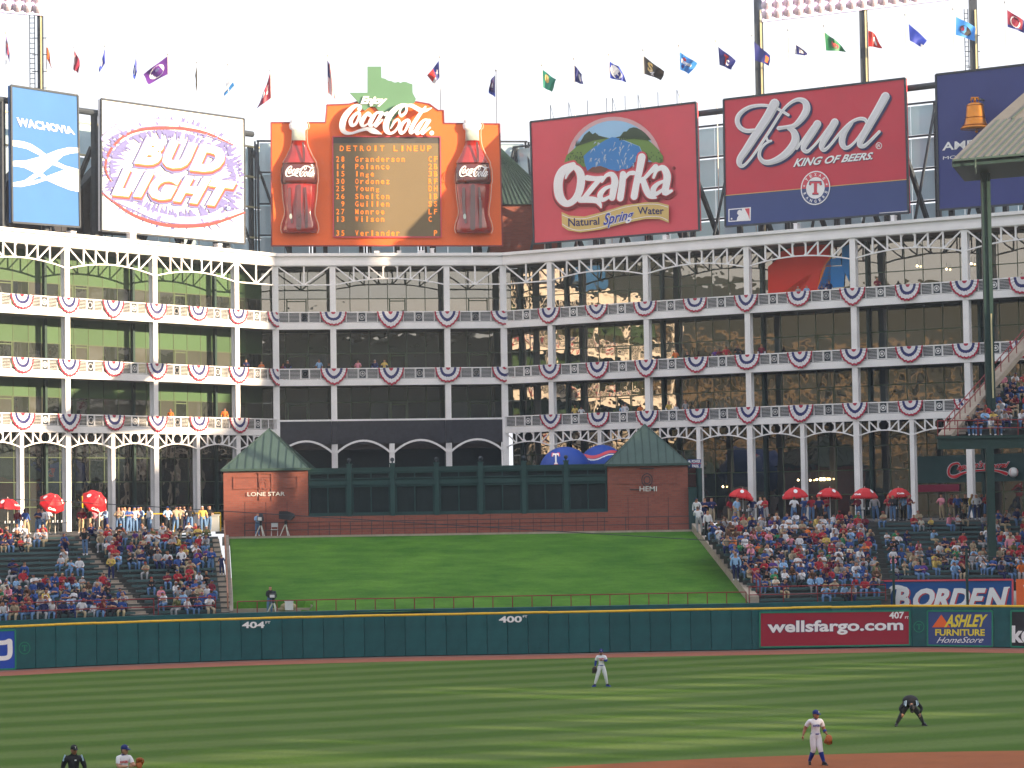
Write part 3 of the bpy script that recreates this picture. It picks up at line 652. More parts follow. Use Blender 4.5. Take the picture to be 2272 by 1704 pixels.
    # trusses
    for i in range(len(cols_) - 1):
        a, b = cols_[i], cols_[i + 1]; mb = MB()
        if b - a > bay * .7: truss_full(mb, P, a + .2, b - .2, LV['fb'], 1.5, 1.0, 7, 0.125)
        else: truss_v(mb, P, a + .2, b - .2, LV['fb'], 1.5, 0.13)
        part('truss', mb, 'white_truss', bld)
        mb = MB()
        if b - a > bay * .7:
            pass
        for (zf, zc, zt, fl) in ((LV['b1'] + .5, LV['fb'] - .05, 25.6, 0), (LV['b2'] + .5, LV['b1'] + .08, 12.2 + CAM_H, 1), (LV['b3'] + .5, LV['b2'] + .08, LV['b3'] + .5 + 2.2, 2)):
            n_ = 6 if b - a > bay * .7 else 3
            dd = (1, 2) if n_ == 6 and i % 2 == 0 else ((3,) if n_ == 6 else (1,))
            if wn == 'right': dd = (3,) if i % 2 else ()
            window(P, a - (ex0 if i == 0 else 0), b + (ex1 if abs(b - a1) < .01 else 0), zf, zt, zc, wn, n_, dd, lower='glass_curtain' if wn == 'left' else 'glass', upper='green_panel' if wn == 'left' else ('glass_green' if wn == 'centre' else 'glass'))
        mb = MB(); mb.pbox(P, a - .11, a + .11, GZ, LV['fb'], BACK + .08, BACK + .30); part('inner_column', mb, 'green_steel', bld)
    # ground floor
    if wn != 'centre':
        nn = int(round((a1 - a0) / (bay / 2)))
        for i in range(nn):
            a, b = a0 + i * bay / 2, a0 + (i + 1) * bay / 2
            mb = MB(); truss_full(mb, P, a + .12, b - .12, LV['b3'], 1.12, .72, 5, 0.11); part('arch_truss', mb, 'white_truss', bld)
            if abs((a / bay) % 1 - .5) > .1 and abs(a) > .01: column(P, a, GZ, LV['b3'] - .001, 0.34)
            storefront(P, a - (ex0 if i == 0 else 0), b + (ex1 if i == nn - 1 else 0), GZ, LV['b3'] + .05, 4, 3)
    mb = MB(); mb.pbox(P, a0, a1, GZ, LV['roof'] - .6, BACK - .5, BACK - .1); part('core_wall', mb, 'batter_dark', bld)

# centre front at ground level: black screened panel over four open arches
P = PC; z_t, z_b = LV['r3'] - .25, LV['b3'] - .72
for i, (xa, xb) in enumerate(((0.25, .5 * WC - .26), (.5 * WC + .26, 1.5 * WC - .26), (1.5 * WC + .26, 2 * WC - .25))):
    mb = MB(); mb.pbox(P, xa, xb, z_b, z_t, 0.0, .06); part('screen_panel', mb, 'mesh_black', bld)
for s in (.5 * WC, 1.5 * WC):
    mb = MB(); mb.pbox(P, s - .24, s + .24, z_b, z_t, .052, .10); part('screen_panel', mb, 'mesh_black', bld)
mb = MB(); mb.pbox(P, 0.25, 2 * WC - .25, z_t, z_t + .14, -.02, .10); part('sill', mb, 'white_paint', bld)
for i in range(4):
    a, b = i * WC / 2, (i + 1) * WC / 2; mb = MB(); N = 14
    for j in range(N):
        ar = lambda u: z_b + .25 - 1.0 * (2 * abs(u - .5)) ** 2 + .0
        mb.bar(P.pt(a + .1 + (b - a - .2) * j / N, ar(j / N)), P.pt(a + .1 + (b - a - .2) * (j + 1) / N, ar((j + 1) / N)), .2, .16)
    part('arch_truss', mb, 'white_truss', bld)
    if i: column(P, i * WC / 2, GZ, z_b - .001, 0.40)
mb = MB(); mb.pbox(P, .2, 2 * WC - .2, GZ, z_b - .4, -5.2, -5.0); part('concourse_wall', mb, 'interior_tan', bld)
mb = MB(); mb.pbox(P, .2, 2 * WC - .2, z_b - .4, z_b + 1.0, -5.2, -1.2); part('concourse_ceiling', mb, 'soffit', bld)

# coloured mural wall seen through the glass of the top storey, right wing
mu = MB()
def mq(pts, mi): mu.poly([PR.hit(x, y, BACK + .12) for x, y in pts], PR.n, .05, mi)
mq([(1704, 640), (1704, 592), (1729, 572), (1729, 660), (1704, 660)], 0); mq([(1729, 660), (1729, 560), (1765, 545), (1841, 538), (1841, 570), (1822, 600), (1812, 645)], 0)
mq([(1738, 648), (1792, 610), (1804, 610), (1775, 645)], 1); mq([(1812, 645), (1822, 604), (1830, 575), (1843, 566), (1843, 640)], 1)
mq([(1814, 641), (1832, 592), (1869, 590), (1874, 605), (1872, 636)], 2); mq([(1868, 590), (1868, 548), (1884, 542), (1884, 625)], 2); mq([(1822, 600), (1842, 575), (1866, 570), (1866, 588), (1832, 590)], 2)
part('mural', mu, ['mural_red', 'mural_or', 'mural_bl'], bld, 'red, orange and blue painted mural')

# ------------------------------------------------------------ concourse, pavilions, batter's eye lawn
cz = GZ
mb = MB(); q = [(-60, 150), (60, 150), (60, 215), (-60, 215)]
YP = 181.0
PE = Plane((0, YP), (1, 0))
def X(px, py=1100): return PE.hit(px, py).x
def Zp(px, py, Y=YP): return aty(px, py, Y).z
lawn_front = atz(534, 1357, 2.72).y
mb = MB(); yb0 = YP - 1.2; zt_ = aty(1000, 1187, yb0).z
bl, br = [V((q.x, q.y, 2.6)) for q in (line_pt(519, -1.45, 2.6), line_pt(1664, -1.45, 2.6))]; tl_, tr_ = aty(509, 1196, yb0), aty(1535, 1178, yb0)
N = 64; vs = []; fs = []
for j in range(N + 1):
    for i in range(N + 1):
        u, v = i / N, j / N; l = bl.lerp(tl_, v); r = br.lerp(tr_, v); p = l.lerp(r, u)
        wallp = None
        p = V((p.x, p.y, 2.6 + (zt_ - 2.6) * v + .05 * math.sin(u * 9 + v * 5) * v * (1 - v)))
        if p.y < 153.25 and p.x < aty(690, 1361, 152.9).x: p.z = 2.3
        vs.append(p)
for j in range(N):
    for i in range(N): a = j * (N + 1) + i; fs.append((a, a + 1, a + N + 2, a + N + 1))
mb.add(vs, fs); lw = struct('lawn', mb, 'lawn_grass')
front = offset(foot, -15); fl = [p for p in front if p.x < tl_.x - .5]; fr_ = [p for p in front if p.x > tr_.x + .6]
for ff in (fl, fr_):
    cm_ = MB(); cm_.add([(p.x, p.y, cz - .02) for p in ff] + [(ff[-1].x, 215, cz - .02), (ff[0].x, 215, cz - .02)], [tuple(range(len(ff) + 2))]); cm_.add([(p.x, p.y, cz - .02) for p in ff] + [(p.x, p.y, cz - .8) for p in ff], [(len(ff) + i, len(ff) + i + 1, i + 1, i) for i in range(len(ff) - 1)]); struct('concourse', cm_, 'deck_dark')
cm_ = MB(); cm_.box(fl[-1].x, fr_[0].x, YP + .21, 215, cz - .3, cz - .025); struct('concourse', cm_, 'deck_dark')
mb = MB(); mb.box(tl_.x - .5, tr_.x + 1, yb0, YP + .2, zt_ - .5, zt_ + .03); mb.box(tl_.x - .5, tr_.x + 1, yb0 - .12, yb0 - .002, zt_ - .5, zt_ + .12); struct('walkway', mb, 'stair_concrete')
# stairs on both sides of the lawn
def side_wall(name, label, p0, p1, z0, z1, w, mt):
    mb = MB(); d = V((p1.x - p0.x, p1.y - p0.y, 0)).normalized(); n = V((d.y, -d.x, 0))
    for i in range(16):
        u0_, u1_ = i / 16, (i + 1) / 16; a = p0.lerp(p1, u0_); b = p0.lerp(p1, u1_); za, zb = z0 + (z1 - z0) * u0_, z0 + (z1 - z0) * u1_
        mb.add([(a.x, a.y, 2), (b.x, b.y, 2), (b.x + n.x * w, b.y + n.y * w, 2), (a.x + n.x * w, a.y + n.y * w, 2), (a.x, a.y, za), (b.x, b.y, zb), (b.x + n.x * w, b.y + n.y * w, zb), (a.x + n.x * w, a.y + n.y * w, za)],
               [(0, 3, 2, 1), (4, 5, 6, 7), (0, 1, 5, 4), (1, 2, 6, 5), (2, 3, 7, 6), (3, 0, 4, 7)])
    return solo(name, mb, mt, label, 'wall', loc=p0)
side_wall('retaining_wall', 'sloping concrete kerb wall between lawn and right bleachers', br, tr_, 3.1, zt_ + .55, .55, 'stair_concrete')
side_wall('retaining_wall', 'sloping concrete kerb wall between lawn and left bleachers', bl - V((.25, 0, 0)), tl_ - V((.25, 0, 0)), 2.85, zt_ + .25, .2, 'concrete')
def rail_line(name, label, pts, h, posts, mt, group=None, rails=(1.0,), r=0.035):
    """pts: world floor points; railing with posts"""
    t = thing(name, label, 'railing', pts[0], group); L = [0]
    for i in range(1, len(pts)): L.append(L[-1] + (pts[i] - pts[i - 1]).length)
    def at(s):
        i = max(j for j in range(len(L)) if L[j] <= s + 1e-9); i = min(i, len(pts) - 2); return pts[i].lerp(pts[i + 1], (s - L[i]) / (L[i + 1] - L[i]))
    for f in rails:
        mb = MB(); mb.tube([p + V((0, 0, h * f)) for p in pts], r, 6); part('top_rail' if f == 1.0 else 'mid_rail', mb, mt, t)
    n = max(1, round(L[-1] / posts)); pm = MB(); pm.tube([(0, 0, 0), (0, 0, h)], r * .85, 6); me = mesh_of('post', pm, [mt])
    for i in range(n + 1): inst('post', me, at(L[-1] * i / n), 0, t)
    return t
wl = offset(foot, -1.2)
def wl_pt(px, z=2.72, off=-1.2):
    s = s_of_px(px); p = along(s); q = along(s + .1); t_ = (q - p).normalized(); return V((p.x + t_.y * off, p.y - t_.x * off, z))
rail_line('railing', 'low dark red railing along the foot of the centre field lawn', [wl_pt(x) for x in (534, 800, 1108, 1400, 1664)], .66, 1.16, 'red_rail')
rail_line('railing', 'low red rail in front of the left bleachers, long stretch', [wl_pt(x, 2.72, -1.4) for x in (36, 190, 352)], .95, 2.6, 'red_rail', rails=(1.0, .5))
rail_line('railing', 'short red rail in front of the left bleachers beside the stairs', [wl_pt(x, 2.72, -1.4) for x in (362, 492)], .95, 1.9, 'red_rail', rails=(1.0, .5))
rail_line('railing', 'red rail in front of the right bleachers above red wall board', [wl_pt(x, 2.72, -1.4) for x in (1672, 1800, 1972)], .95, 2.2, 'red_rail', rails=(1.0, .5))
rail_line('railing', 'sloping red handrail between lawn and right bleacher crowd', [br + V((.62, 0, .45)), tr_ + V((.62, 0, .5))], 1.05, 1.5, 'red_rail', r=.045)
rail_line('railing', 'sloping tan handrail between lawn and left bleacher stairs', [bl + V((-.35, 0, .4)), tl_ + V((-.35, 0, .45))], .85, 1.9, 'tan_rail', r=.05)
rail_line('railing', 'dark railing on the walkway in front of the low brick wall', [V((X(545), yb0 + .25, zt_)), V((X(1526), yb0 + .25, zt_))], 1.06, 1.5, 'dark_rail', rails=(1.0, .5), r=.028)

def pavilion(label, x0, x1, apx, apy, eave_l, eave_y, rot, words, sgn):
    xa, xb = X(x0), X(x1); ze = Zp((x0 + x1) / 2, eave_y); wd = xb - xa; D = wd
    t = thing('brick_pavilion', label, 'pavilion', ((xa + xb) / 2, YP + D / 2, zt_)); z0 = zt_ - .2
    mb = MB(); ov = .0
    mb.box(xa, xb, YP, YP + D, z0, ze); part('wall', mb, 'brick', t)
    # raised brick frame with sunk panels
    mb = MB()
    for (a, b, c, d) in ((xa + .7, xb - .7, ze - .55, ze - .48), (xa + .7, xb - .7, ze - 1.35, ze - 1.28), (xa + .7, xa + .77, ze - 1.279, ze - .551), (xb - .77, xb - .7, ze - 1.279, ze - .551)): mb.box(a, b, YP - .05, YP - .002, c, d)
    for xx in (-.45, .45): mb.box((xa + xb) / 2 + xx - .05, (xa + xb) / 2 + xx + .05, YP - .055, YP - .003, ze - 2.2, ze - .3)
    part('brick_relief', mb, 'brick', t)
    mb = MB()
    for i in range(1, 4): mb.box(xa + wd * i / 4 - .012, xa + wd * i / 4 + .012, YP - .008, YP - .001, z0, ze - 2.3)
    part('joint', mb, 'batter_dark', t)
    # pyramid roof with standing seams
    zA = Zp(apx, apy, YP + D / 2); o = .14; c = [V((xa - o, YP - o, ze)), V((xb + o, YP - o, ze)), V((xb + o, YP + D + o, ze)), V((xa - o, YP + D + o, ze))]; A = V(((xa + xb) / 2, YP + D / 2, zA))
    mb = MB(); mb.add(c + [A], [(0, 1, 4), (1, 2, 4), (2, 3, 4), (3, 0, 4), (3, 2, 1, 0)]); rf = part('roof', mb, 'roof_green', t)
    mb = MB()
    for i in range(4): mb.bar(c[i], c[(i + 1) % 4], .16, .16)
    part('eave', mb, 'seam_green', rf)
    for f in range(4):
        p, q = c[f], c[(f + 1) % 4]; nrm = (q - p).cross(A - p).normalized()
        mb = MB(); mb.bar(p, A, .10, .08, up=nrm); part('hip_rib', mb, 'seam_green', rf)
        for i in range(1, 11):
            u = i / 11; b = p.lerp(q, u); h = 1 - abs(2 * u - 1); e = b + (A - (p + q) / 2) * h * .98
            mb = MB(); mb.bar(b + nrm * .02, e + nrm * .02, .045, .05, up=nrm); part('seam', mb, 'green_steel', rf)
    # lettering and emblem standing on the brick
    mb = MB(); PF = Plane((0, YP - .06), (1, 0))
    for wd_, qd in words: text(mb, wd_, qd, PF, 0.03, 0, 0.01)
    part('lettering', mb, 'brace', t)
    mb = MB(); cx = (x0 + x1) / 2 - 2; cy = eave_y + 34
    for r in (12, 7): 
        pts = [(cx + r * math.cos(k * math.pi / 3 + .5), cy + r * 1.2 * math.sin(k * math.pi / 3 + .5)) for k in range(7)]; ribbon(mb, [(x, y, 2.0) for x, y in pts], PF, .02, 0, n=3)
    ribbon(mb, [(cx - 15, cy - 26, 2.2), (cx + 15, cy - 26, 2.2)], PF, .02, 0, n=2); ribbon(mb, [(cx - 38, cy + 21, 2), (cx - 18, cy + 21, 2)], PF, .02, 0, n=2)
    part('emblem', mb, 'brick' if sgn else 'dark_rail', t)
    return t, xa, xb, ze
tA, xa1, xb1, ze1 = pavilion('left brick pavilion with green pyramid roof, beside the left bleachers', 496, 683.5, 584, 952, 489, 1042, 0, [('LONE STAR', [(549, 1101), (632, 1100), (632, 1091), (549, 1092)])], 1)
tB, xa2, xb2, ze2 = pavilion('right brick pavilion with green pyramid roof, in front of blue balls', 1348.5, 1527, 1421, 942, 1321, 1031, 0, [('HEMI', [(1419, 1090), (1457.5, 1090), (1457.5, 1079), (1419, 1079)])], 0)
# batter's eye: brick base with green framed dark louvre panels
be = thing('batters_eye', "dark green panelled batter's eye screen on low brick wall between pavilions", 'screen wall', (0, YP, zt_))
ztop = Zp(1000, 1037); zbrick = Zp(1000, 1141.5); zmid1, zmid2 = Zp(1000, 1066), Zp(1000, 1072)
mb = MB(); mb.box(xb1, xa2, YP + .02, YP + 1.0, zt_ - .2, zbrick); part('brick_base', mb, 'brick', be)
mb = MB()
for i in range(14):
    x = xb1 + (xa2 - xb1) * (i + .5) / 14; mb.box(x - .012, x + .012, YP + .005, YP + .018, zt_, zbrick)
mb.box(xb1, xa2, YP + .004, YP + .019, zt_ + .75, zt_ + .78); part('brick_joint', mb, 'batter_dark', be)
mb = MB(); mb.box(xb1, xa2, YP + .5, YP + .9, zbrick + .001, ztop); part('backing', mb, 'batter_green', be)
mb = MB(); mb.box(xb1, xa2, YP + .1, YP + .45, ztop - .22, ztop); mb.box(xb1, xa2, YP + .05, YP + .45, ztop - .02, ztop + .08); mb.box(xb1, xa2, YP + .2, YP + .48, Zp(1000, 1073), Zp(1000, 1062)); mb.box(xb1, xa2, YP + .1, YP + .48, zbrick + .002, zbrick + .16)
part('cross_beam', mb, 'batter_green', be)
posts = [X(775), X(871), X(969), X(1067), X(1163), X(1257)]; ed = [xb1] + posts + [xa2]
for x in posts:
    mb = MB(); mb.box(x - .17, x + .17, YP - .04, YP + .49, zbrick - .02, ztop + .30); mb.box(x - .22, x + .22, YP - .08, YP + .40, ztop + .301, ztop + .38); pp = part('post', mb, 'batter_green', be)
    mb = MB(); mb.ball((x, YP + .2, ztop + .62), .15, 12, 8); mb.tube([(x, YP + .2, ztop + .37), (x, YP + .2, ztop + .52)], .05, 8); part('finial', mb, 'dark_steel', pp, smooth=True)
for i in range(7):
    a, b = ed[i] + (.2 if i else .05), ed[i + 1] - (.2 if i < 6 else .05)
    for (za, zb) in ((zbrick + .17, Zp(1000, 1075)), (Zp(1000, 1060), ztop - .26)):
        fr = MB(); m_ = (a + b) / 2
        for (p0, p1, q0, q1) in ((a, a + .09, za, zb), (b - .09, b, za, zb), (m_ - .04, m_ + .04, za, zb)): fr.box(p0, p1, YP + .12, YP + .40, q0, q1)
        for q0 in (za, zb - .08):
            fr.box(a + .091, m_ - .041, YP + .13, YP + .39, q0, q0 + .08); fr.box(m_ + .041, b - .091, YP + .13, YP + .39, q0, q0 + .08)
        fo = part('frame', fr, 'batter_green', be)
        for (p0, p1) in ((a + .09, m_ - .04), (m_ + .04, b - .09)):
            pn = MB(); pn.box(p0, p1, YP + .36, YP + .42, za + .08, zb - .08)
            for kx in (1 / 3, 2 / 3): pn.box(p0 + (p1 - p0) * kx - .015, p0 + (p1 - p0) * kx + .015, YP + .33, YP + .359, za + .08, zb - .08)
            part('louvre_panel', pn, 'batter_dark', fo)
# green utility cabinet by right pavilion, sign
mb = MB(); mb.box(X(1527), X(1545), YP - .4, YP + .3, zt_ - .1, Zp(1535, 1083)); mb.box(X(1526), X(1546), YP - .45, YP + .35, Zp(1535, 1083), Zp(1535, 1081))
for i in range(3): mb.box(X(1530 + i * 5), X(1531 + i * 5), YP - .43, YP - .401, zt_, Zp(1535, 1090))
solo('utility_cabinet', mb, 'batter_green', 'tall dark green cabinet against the right brick pavilion', 'cabinet')
sg = thing('sign', 'small navy sign with white words beside right pavilion roof', 'sign', aty(1545, 1030, YP + 1))
PS = Plane((0, YP + 1), (1, 0)); mb = MB(); mb.poly([PS.hit(*p) for p in ((1525, 1037), (1554, 1038), (1556, 1019), (1526, 1019))], PS.n, .1); part('panel', mb, 'b_navy', sg)
mb = MB(); text(mb, 'POWER', [(1535, 1027), (1554, 1027), (1554, 1020.5), (1535, 1020.5)], PS, .02, 0, .03); text(mb, 'PARK', [(1536, 1037), (1551, 1037), (1551, 1030.5), (1536, 1030.5)], PS, .02, 0, .03); text(mb, '9', [(1527, 1036), (1532, 1036), (1532, 1021), (1527, 1021)], PS, .02, 0, .03)
part('lettering', mb, 't_white', sg)
mb = MB(); mb.poly([PS.hit(*p, .01) for p in ((1533, 1029.2), (1556, 1029.2), (1556, 1028), (1533, 1028))], PS.n); part('stripe', mb, 'b_red', sg)
mb = MB(); p = aty(1552, 1110, YP + 1.1); mb.tube([(p.x, p.y, GZ), (p.x, p.y, Zp(1552, 1038))], .22, 12); mb.lathe((p.x, p.y, 0), [(.30, GZ), (.28, GZ + .3), (.22, GZ + .4)], 12); part('post', mb, 'batter_green', sg)
# inflatable balls
def bigball(label, px, py, r_px, Y, draw):
    c = aty(px, py, Y); r = r_px / F_PX * Y; t = thing('inflatable_ball', label, 'inflatable ball', (c.x, c.y, GZ))
    mb = MB(); mb.ball(c, r, 40, 28, 0); me_mats = ['ball_blue']; o = part('shell', mb, me_mats, t, smooth=True); draw(t, c, r)
    mb = MB(); mb.lathe((c.x, c.y, 0), [(r * .8, GZ), (r * .75, GZ + .4), (r * .62, c.z - r * .6)], 24); part('base_ring', mb, 't_grey', t); return t
def onball(c, r, mb, pts, mi):
    """patch printed on the ball: points are offsets (x, z) in units of r on the camera side"""
    vs = []
    for x, z in pts: vs.append(c + V((x, -math.sqrt(max(0, 1 - x * x - z * z)), z)) * (r * 1.012))
    mb.add(vs, [tuple(range(len(vs)))], mi)
def draw_T(t, c, r):
    g = [(-0.85, 1), (0.85, 1), (0.95, 0.42), (0.72, 0.42), (0.6, 0.72), (0.22, 0.72), (0.22, -0.75), (0.45, -0.75), (0.45, -1), (-0.45, -1), (-0.45, -0.75), (-0.22, -0.75), (-0.22, 0.72), (-0.6, 0.72), (-0.72, 0.42), (-0.95, 0.42)]
    mb = MB(); onball(c, r, mb, [(-.35 + x * .17, .52 + y * .24) for x, y in g], 0); onball(c, r * 1.004, mb, [(-.35 + x * .13, .53 + y * .20) for x, y in g], 1); part('letter_T', mb, ['b_red', 't_white'], t)
bigball('big blue inflatable ball with white letter T behind green screen', 1254, 1050, 59, 187, draw_T)
def draw_sw(t, c, r):
    mb = MB(); N = 16
    for (z0, z1, mi) in ((.55, .72, 0), (.0, .55, 1)):
        for i in range(N):
            x0, x1 = -.78 + 1.5 * i / N, -.78 + 1.5 * (i + 1) / N; wv = lambda x: .12 * math.sin(x * 4)
            onball(c, r, mb, [(x0, (z0 + wv(x0)) * .95), (x1, (z0 + wv(x1)) * .95), (x1, (z1 + wv(x1)) * .9), (x0, (z1 + wv(x0)) * .9)], mi)
    star5 = [((.13 if i % 2 == 0 else .055) * math.sin(i * math.pi / 5) - .25, (.13 if i % 2 == 0 else .055) * math.cos(i * math.pi / 5) + .12) for i in range(10)]; onball(c, r * 1.005, mb, star5, 2)
    part('swoosh', mb, ['b_red', 't_white', 'b_navy'], t)
bigball('red, white and blue inflatable ball half hidden by right pavilion roof', 1336, 1040, 53, 190, draw_sw)
# ------------------------------------------------------------ billboards
PLb, PCb, PRb = PLw.shift(-1.0), PC.shift(-0.6), PR.shift(-1.0)
def billboard(label, P, box, face, edge='dark_steel', cat='billboard', thick=.35):
    t = thing('billboard', label, cat, P.hit(*box[0]))
    mb = MB(); mb.poly([P.hit(*p) for p in box], P.n, thick); part('panel', mb, face, t)
    mb = MB(); c = [P.hit(*p, .0) for p in box]
    for i in range(4): mb.bar(c[i], c[(i + 1) % 4], .14, .14, up=P.n)
    part('edge_trim', mb, edge, t); return t
# left: blue bank board
t = billboard('tall light blue billboard with white lettering and crossing white waves', PLb, [(27, 493), (177, 504), (172, 212), (24.4, 189.5)], 'b_wach')
z = Z(0, 0, 3.8944); mb = MB()
text(mb, 'WACHOVIA', [z(150, 1088), z(650, 1165), z(625, 1098), z(143, 1012)], PLb, .05, 0, .035); part('lettering', mb, 'b_white', t)
mb = MB(); zq = lambda pts, off, mi: mb.poly([PLb.hit(*z(*p), off) for p in pts], PLb.n, 0, mi)
zq([(100, 1210), (200, 1222), (270, 1245), (340, 1290), (400, 1335), (500, 1295), (600, 1272), (690, 1280), (690, 1660), (600, 1640), (500, 1600), (400, 1555), (300, 1590), (180, 1615), (100, 1610)], .03, 0)
for pts in ([(100, 1258), (230, 1285), (362, 1350), (230, 1385), (100, 1392)], [(100, 1432), (210, 1448), (305, 1495), (210, 1560), (100, 1580)], [(490, 1395), (545, 1345), (610, 1325), (690, 1318), (690, 1465), (560, 1430)], [(365, 1495), (455, 1422), (560, 1465), (400, 1525)], [(262, 1567), (340, 1520), (372, 1542)]): zq(pts, .045, 1)
part('wave_emblem', mb, ['b_white', 'b_wach'], t)
# left: white and purple burst board
bb = [(225, 511.5), (543, 541), (541, 264), (224.5, 219.6)]
t = billboard('white billboard with slanted white lettering in a red oval and purple burst', PLb, bb, 'b_white')
z = Z(215, 215, 5.026); mb = MB(); rr = random.Random(3)
for i in range(300):
    a = rr.uniform(0, 2 * math.pi); q = rr.uniform(.92, 1.05); l = rr.uniform(.04, .30) * rr.random() + .03
    ex, ey = 850 + 760 * q * math.cos(a), 850 + 560 * q * math.sin(a) + 90 * math.cos(a)
    fx, fy = ex + 760 * l * math.cos(a), ey + 560 * l * math.sin(a)
    fx = min(max(fx, 60), 1630); fy = min(max(fy, 60 + fx / 1600 * 235), 1480 + fx / 1600 * 130); ex = min(max(ex, 62), 1628); ey = min(max(ey, 75 + ex / 1600 * 235), 1470 + ex / 1600 * 130)
    if not (50 < fx < 1640 and 50 < ex < 1640): continue
    ribbon(mb, [z(ex, ey, 34), z((ex + fx) / 2, (ey + fy) / 2, 16), z(fx, fy, 2)], PLb, .012 + .0003 * i, 0, n=2, slope=.0002)
for i in range(170):
    a = rr.uniform(0, 2 * math.pi); ex, ey = 850 + 690 * math.cos(a), 860 + 470 * math.sin(a) + 80 * math.cos(a); l = rr.uniform(.1, .55)
    ribbon(mb, [z(ex, ey, 40), z(ex - 300 * l * math.cos(a), ey - 260 * l * math.sin(a), 2)], PLb, .06 + .0002 * i, 0, n=2, slope=.0001)
part('burst', mb, 'b_purple', t, kind='stuff')
mb = MB()
up_ = [(88, 462, 60), (200, 375, 80), (450, 305, 75), (800, 290, 70), (1200, 390, 55), (1510, 530, 12)]; lo_ = [(75, 1052, 8), (180, 1130, 30), (400, 1215, 60), (700, 1335, 75), (1000, 1375, 70), (1300, 1345, 60), (1622, 1255, 12)]
ribbon(mb, [z(*q) for q in up_], PLb, .079, 2, extra=2.2, slope=.003); ribbon(mb, [z(*q) for q in lo_], PLb, .082, 2, extra=2.2, slope=.003)
ribbon(mb, [z(*q) for q in up_], PLb, .085, 0, slope=.004); ribbon(mb, [z(*q) for q in lo_], PLb, .09, 0, slope=.004)
ribbon(mb, [z(*q) for q in [(170, 960, 6), (110, 850, 18), (100, 740, 24), (150, 600, 28), (300, 440, 30), (500, 365, 34), (750, 345, 34), (1000, 355, 34), (1250, 415, 32), (1530, 540, 8)]], PLb, .095, 1, slope=.003)
ribbon(mb, [z(*q) for q in [(55, 1070, 8), (170, 1155, 18), (400, 1310, 28), (700, 1415, 36), (1000, 1440, 40), (1300, 1410, 38), (1645, 1290, 24)]], PLb, .10, 1, slope=.003)
part('oval_ring', mb, ['b_white', 'b_redlt', 'b_purple'], t)
mb = MB()
for wd_, q in (('BUD', [(415, 742), (1395, 862), (1440, 560), (480, 440)]), ('L', [(165, 1092), (372, 1112), (442, 812), (235, 790)]), ('IGHT', [(402, 1110), (1470, 1232), (1560, 945), (478, 822)])):
    for off, dx, dy, wt, mi in ((.12, 8, 40, .105, 3), (.13, 0, 0, .10, 3), (.14, 8, 34, .070, 1), (.15, 4, 17, .066, 2), (.165, 0, 0, .066, 0)):
        text(mb, wd_, [z(a + dx, b + dy) for a, b in q], PLb, off, mi, wt, .22, 1.16, ref=.066)
text(mb, 'o', [z(1450, 1260), z(1490, 1260), z(1490, 1220), z(1450, 1220)], PLb, .3, 4, .02)
part('lettering', mb, ['b_white', 'b_redlt', 'b_orange', 'b_purple', 'b_sky'], t)

# centre: the scoreboard
sbp = [(602.7, 545.4), (1115, 545.4), (1108.6, 275), (985, 273.5), (984, 245), (972, 245), (962, 238), (953, 231), (925, 226), (880, 224), (830, 222), (791, 226), (775, 231), (755, 232), (725, 233), (724.6, 244), (722, 272), (601.4, 272)]
t = thing('scoreboard', 'orange scoreboard with two cola bottles, white script lettering and player lineup', 'scoreboard', PCb.hit(*sbp[0]))
mb = MB(); mb.poly([PCb.hit(*p) for p in sbp], PCb.n, .6); part('panel', mb, 'b_orange', t)
mb = MB(); c = [PCb.hit(*p, 0) for p in sbp]
for i in range(len(c)): mb.bar(c[i], c[(i + 1) % len(c)], .10, .12, up=PCb.n)
part('edge_trim', mb, 'b_redlt', t)
z = Z(740, 140, 9.217)
tx = [(695, 70), (975, 70), (980, 300), (1060, 320), (1110, 355), (1180, 365), (1240, 395), (1290, 395), (1310, 375), (1370, 405), (1420, 380), (1490, 385), (1550, 415), (1615, 430), (1618, 600), (1650, 670), (1685, 730), (1665, 800), (1600, 870), (1300, 1050), (1210, 1180), (1210, 1350), (1150, 1330), (1080, 1130), (990, 1070), (930, 985), (850, 890), (760, 890), (700, 930), (650, 975), (590, 940), (550, 850), (500, 800), (470, 755), (330, 605), (695, 605)]
mb = MB(); mb.poly([PCb.hit(*z(*p), .22) for p in tx], PCb.n, .15); part('texas_map', mb, 'b_texas', t, 'green map outline of Texas')
mb = MB(); text(mb, 'Enjoy', [z(545, 885), z(1065, 890), z(1115, 680), z(575, 675)], PCb, .35, 0, .05, .2, .92); part('lettering', mb, 'b_white', t)
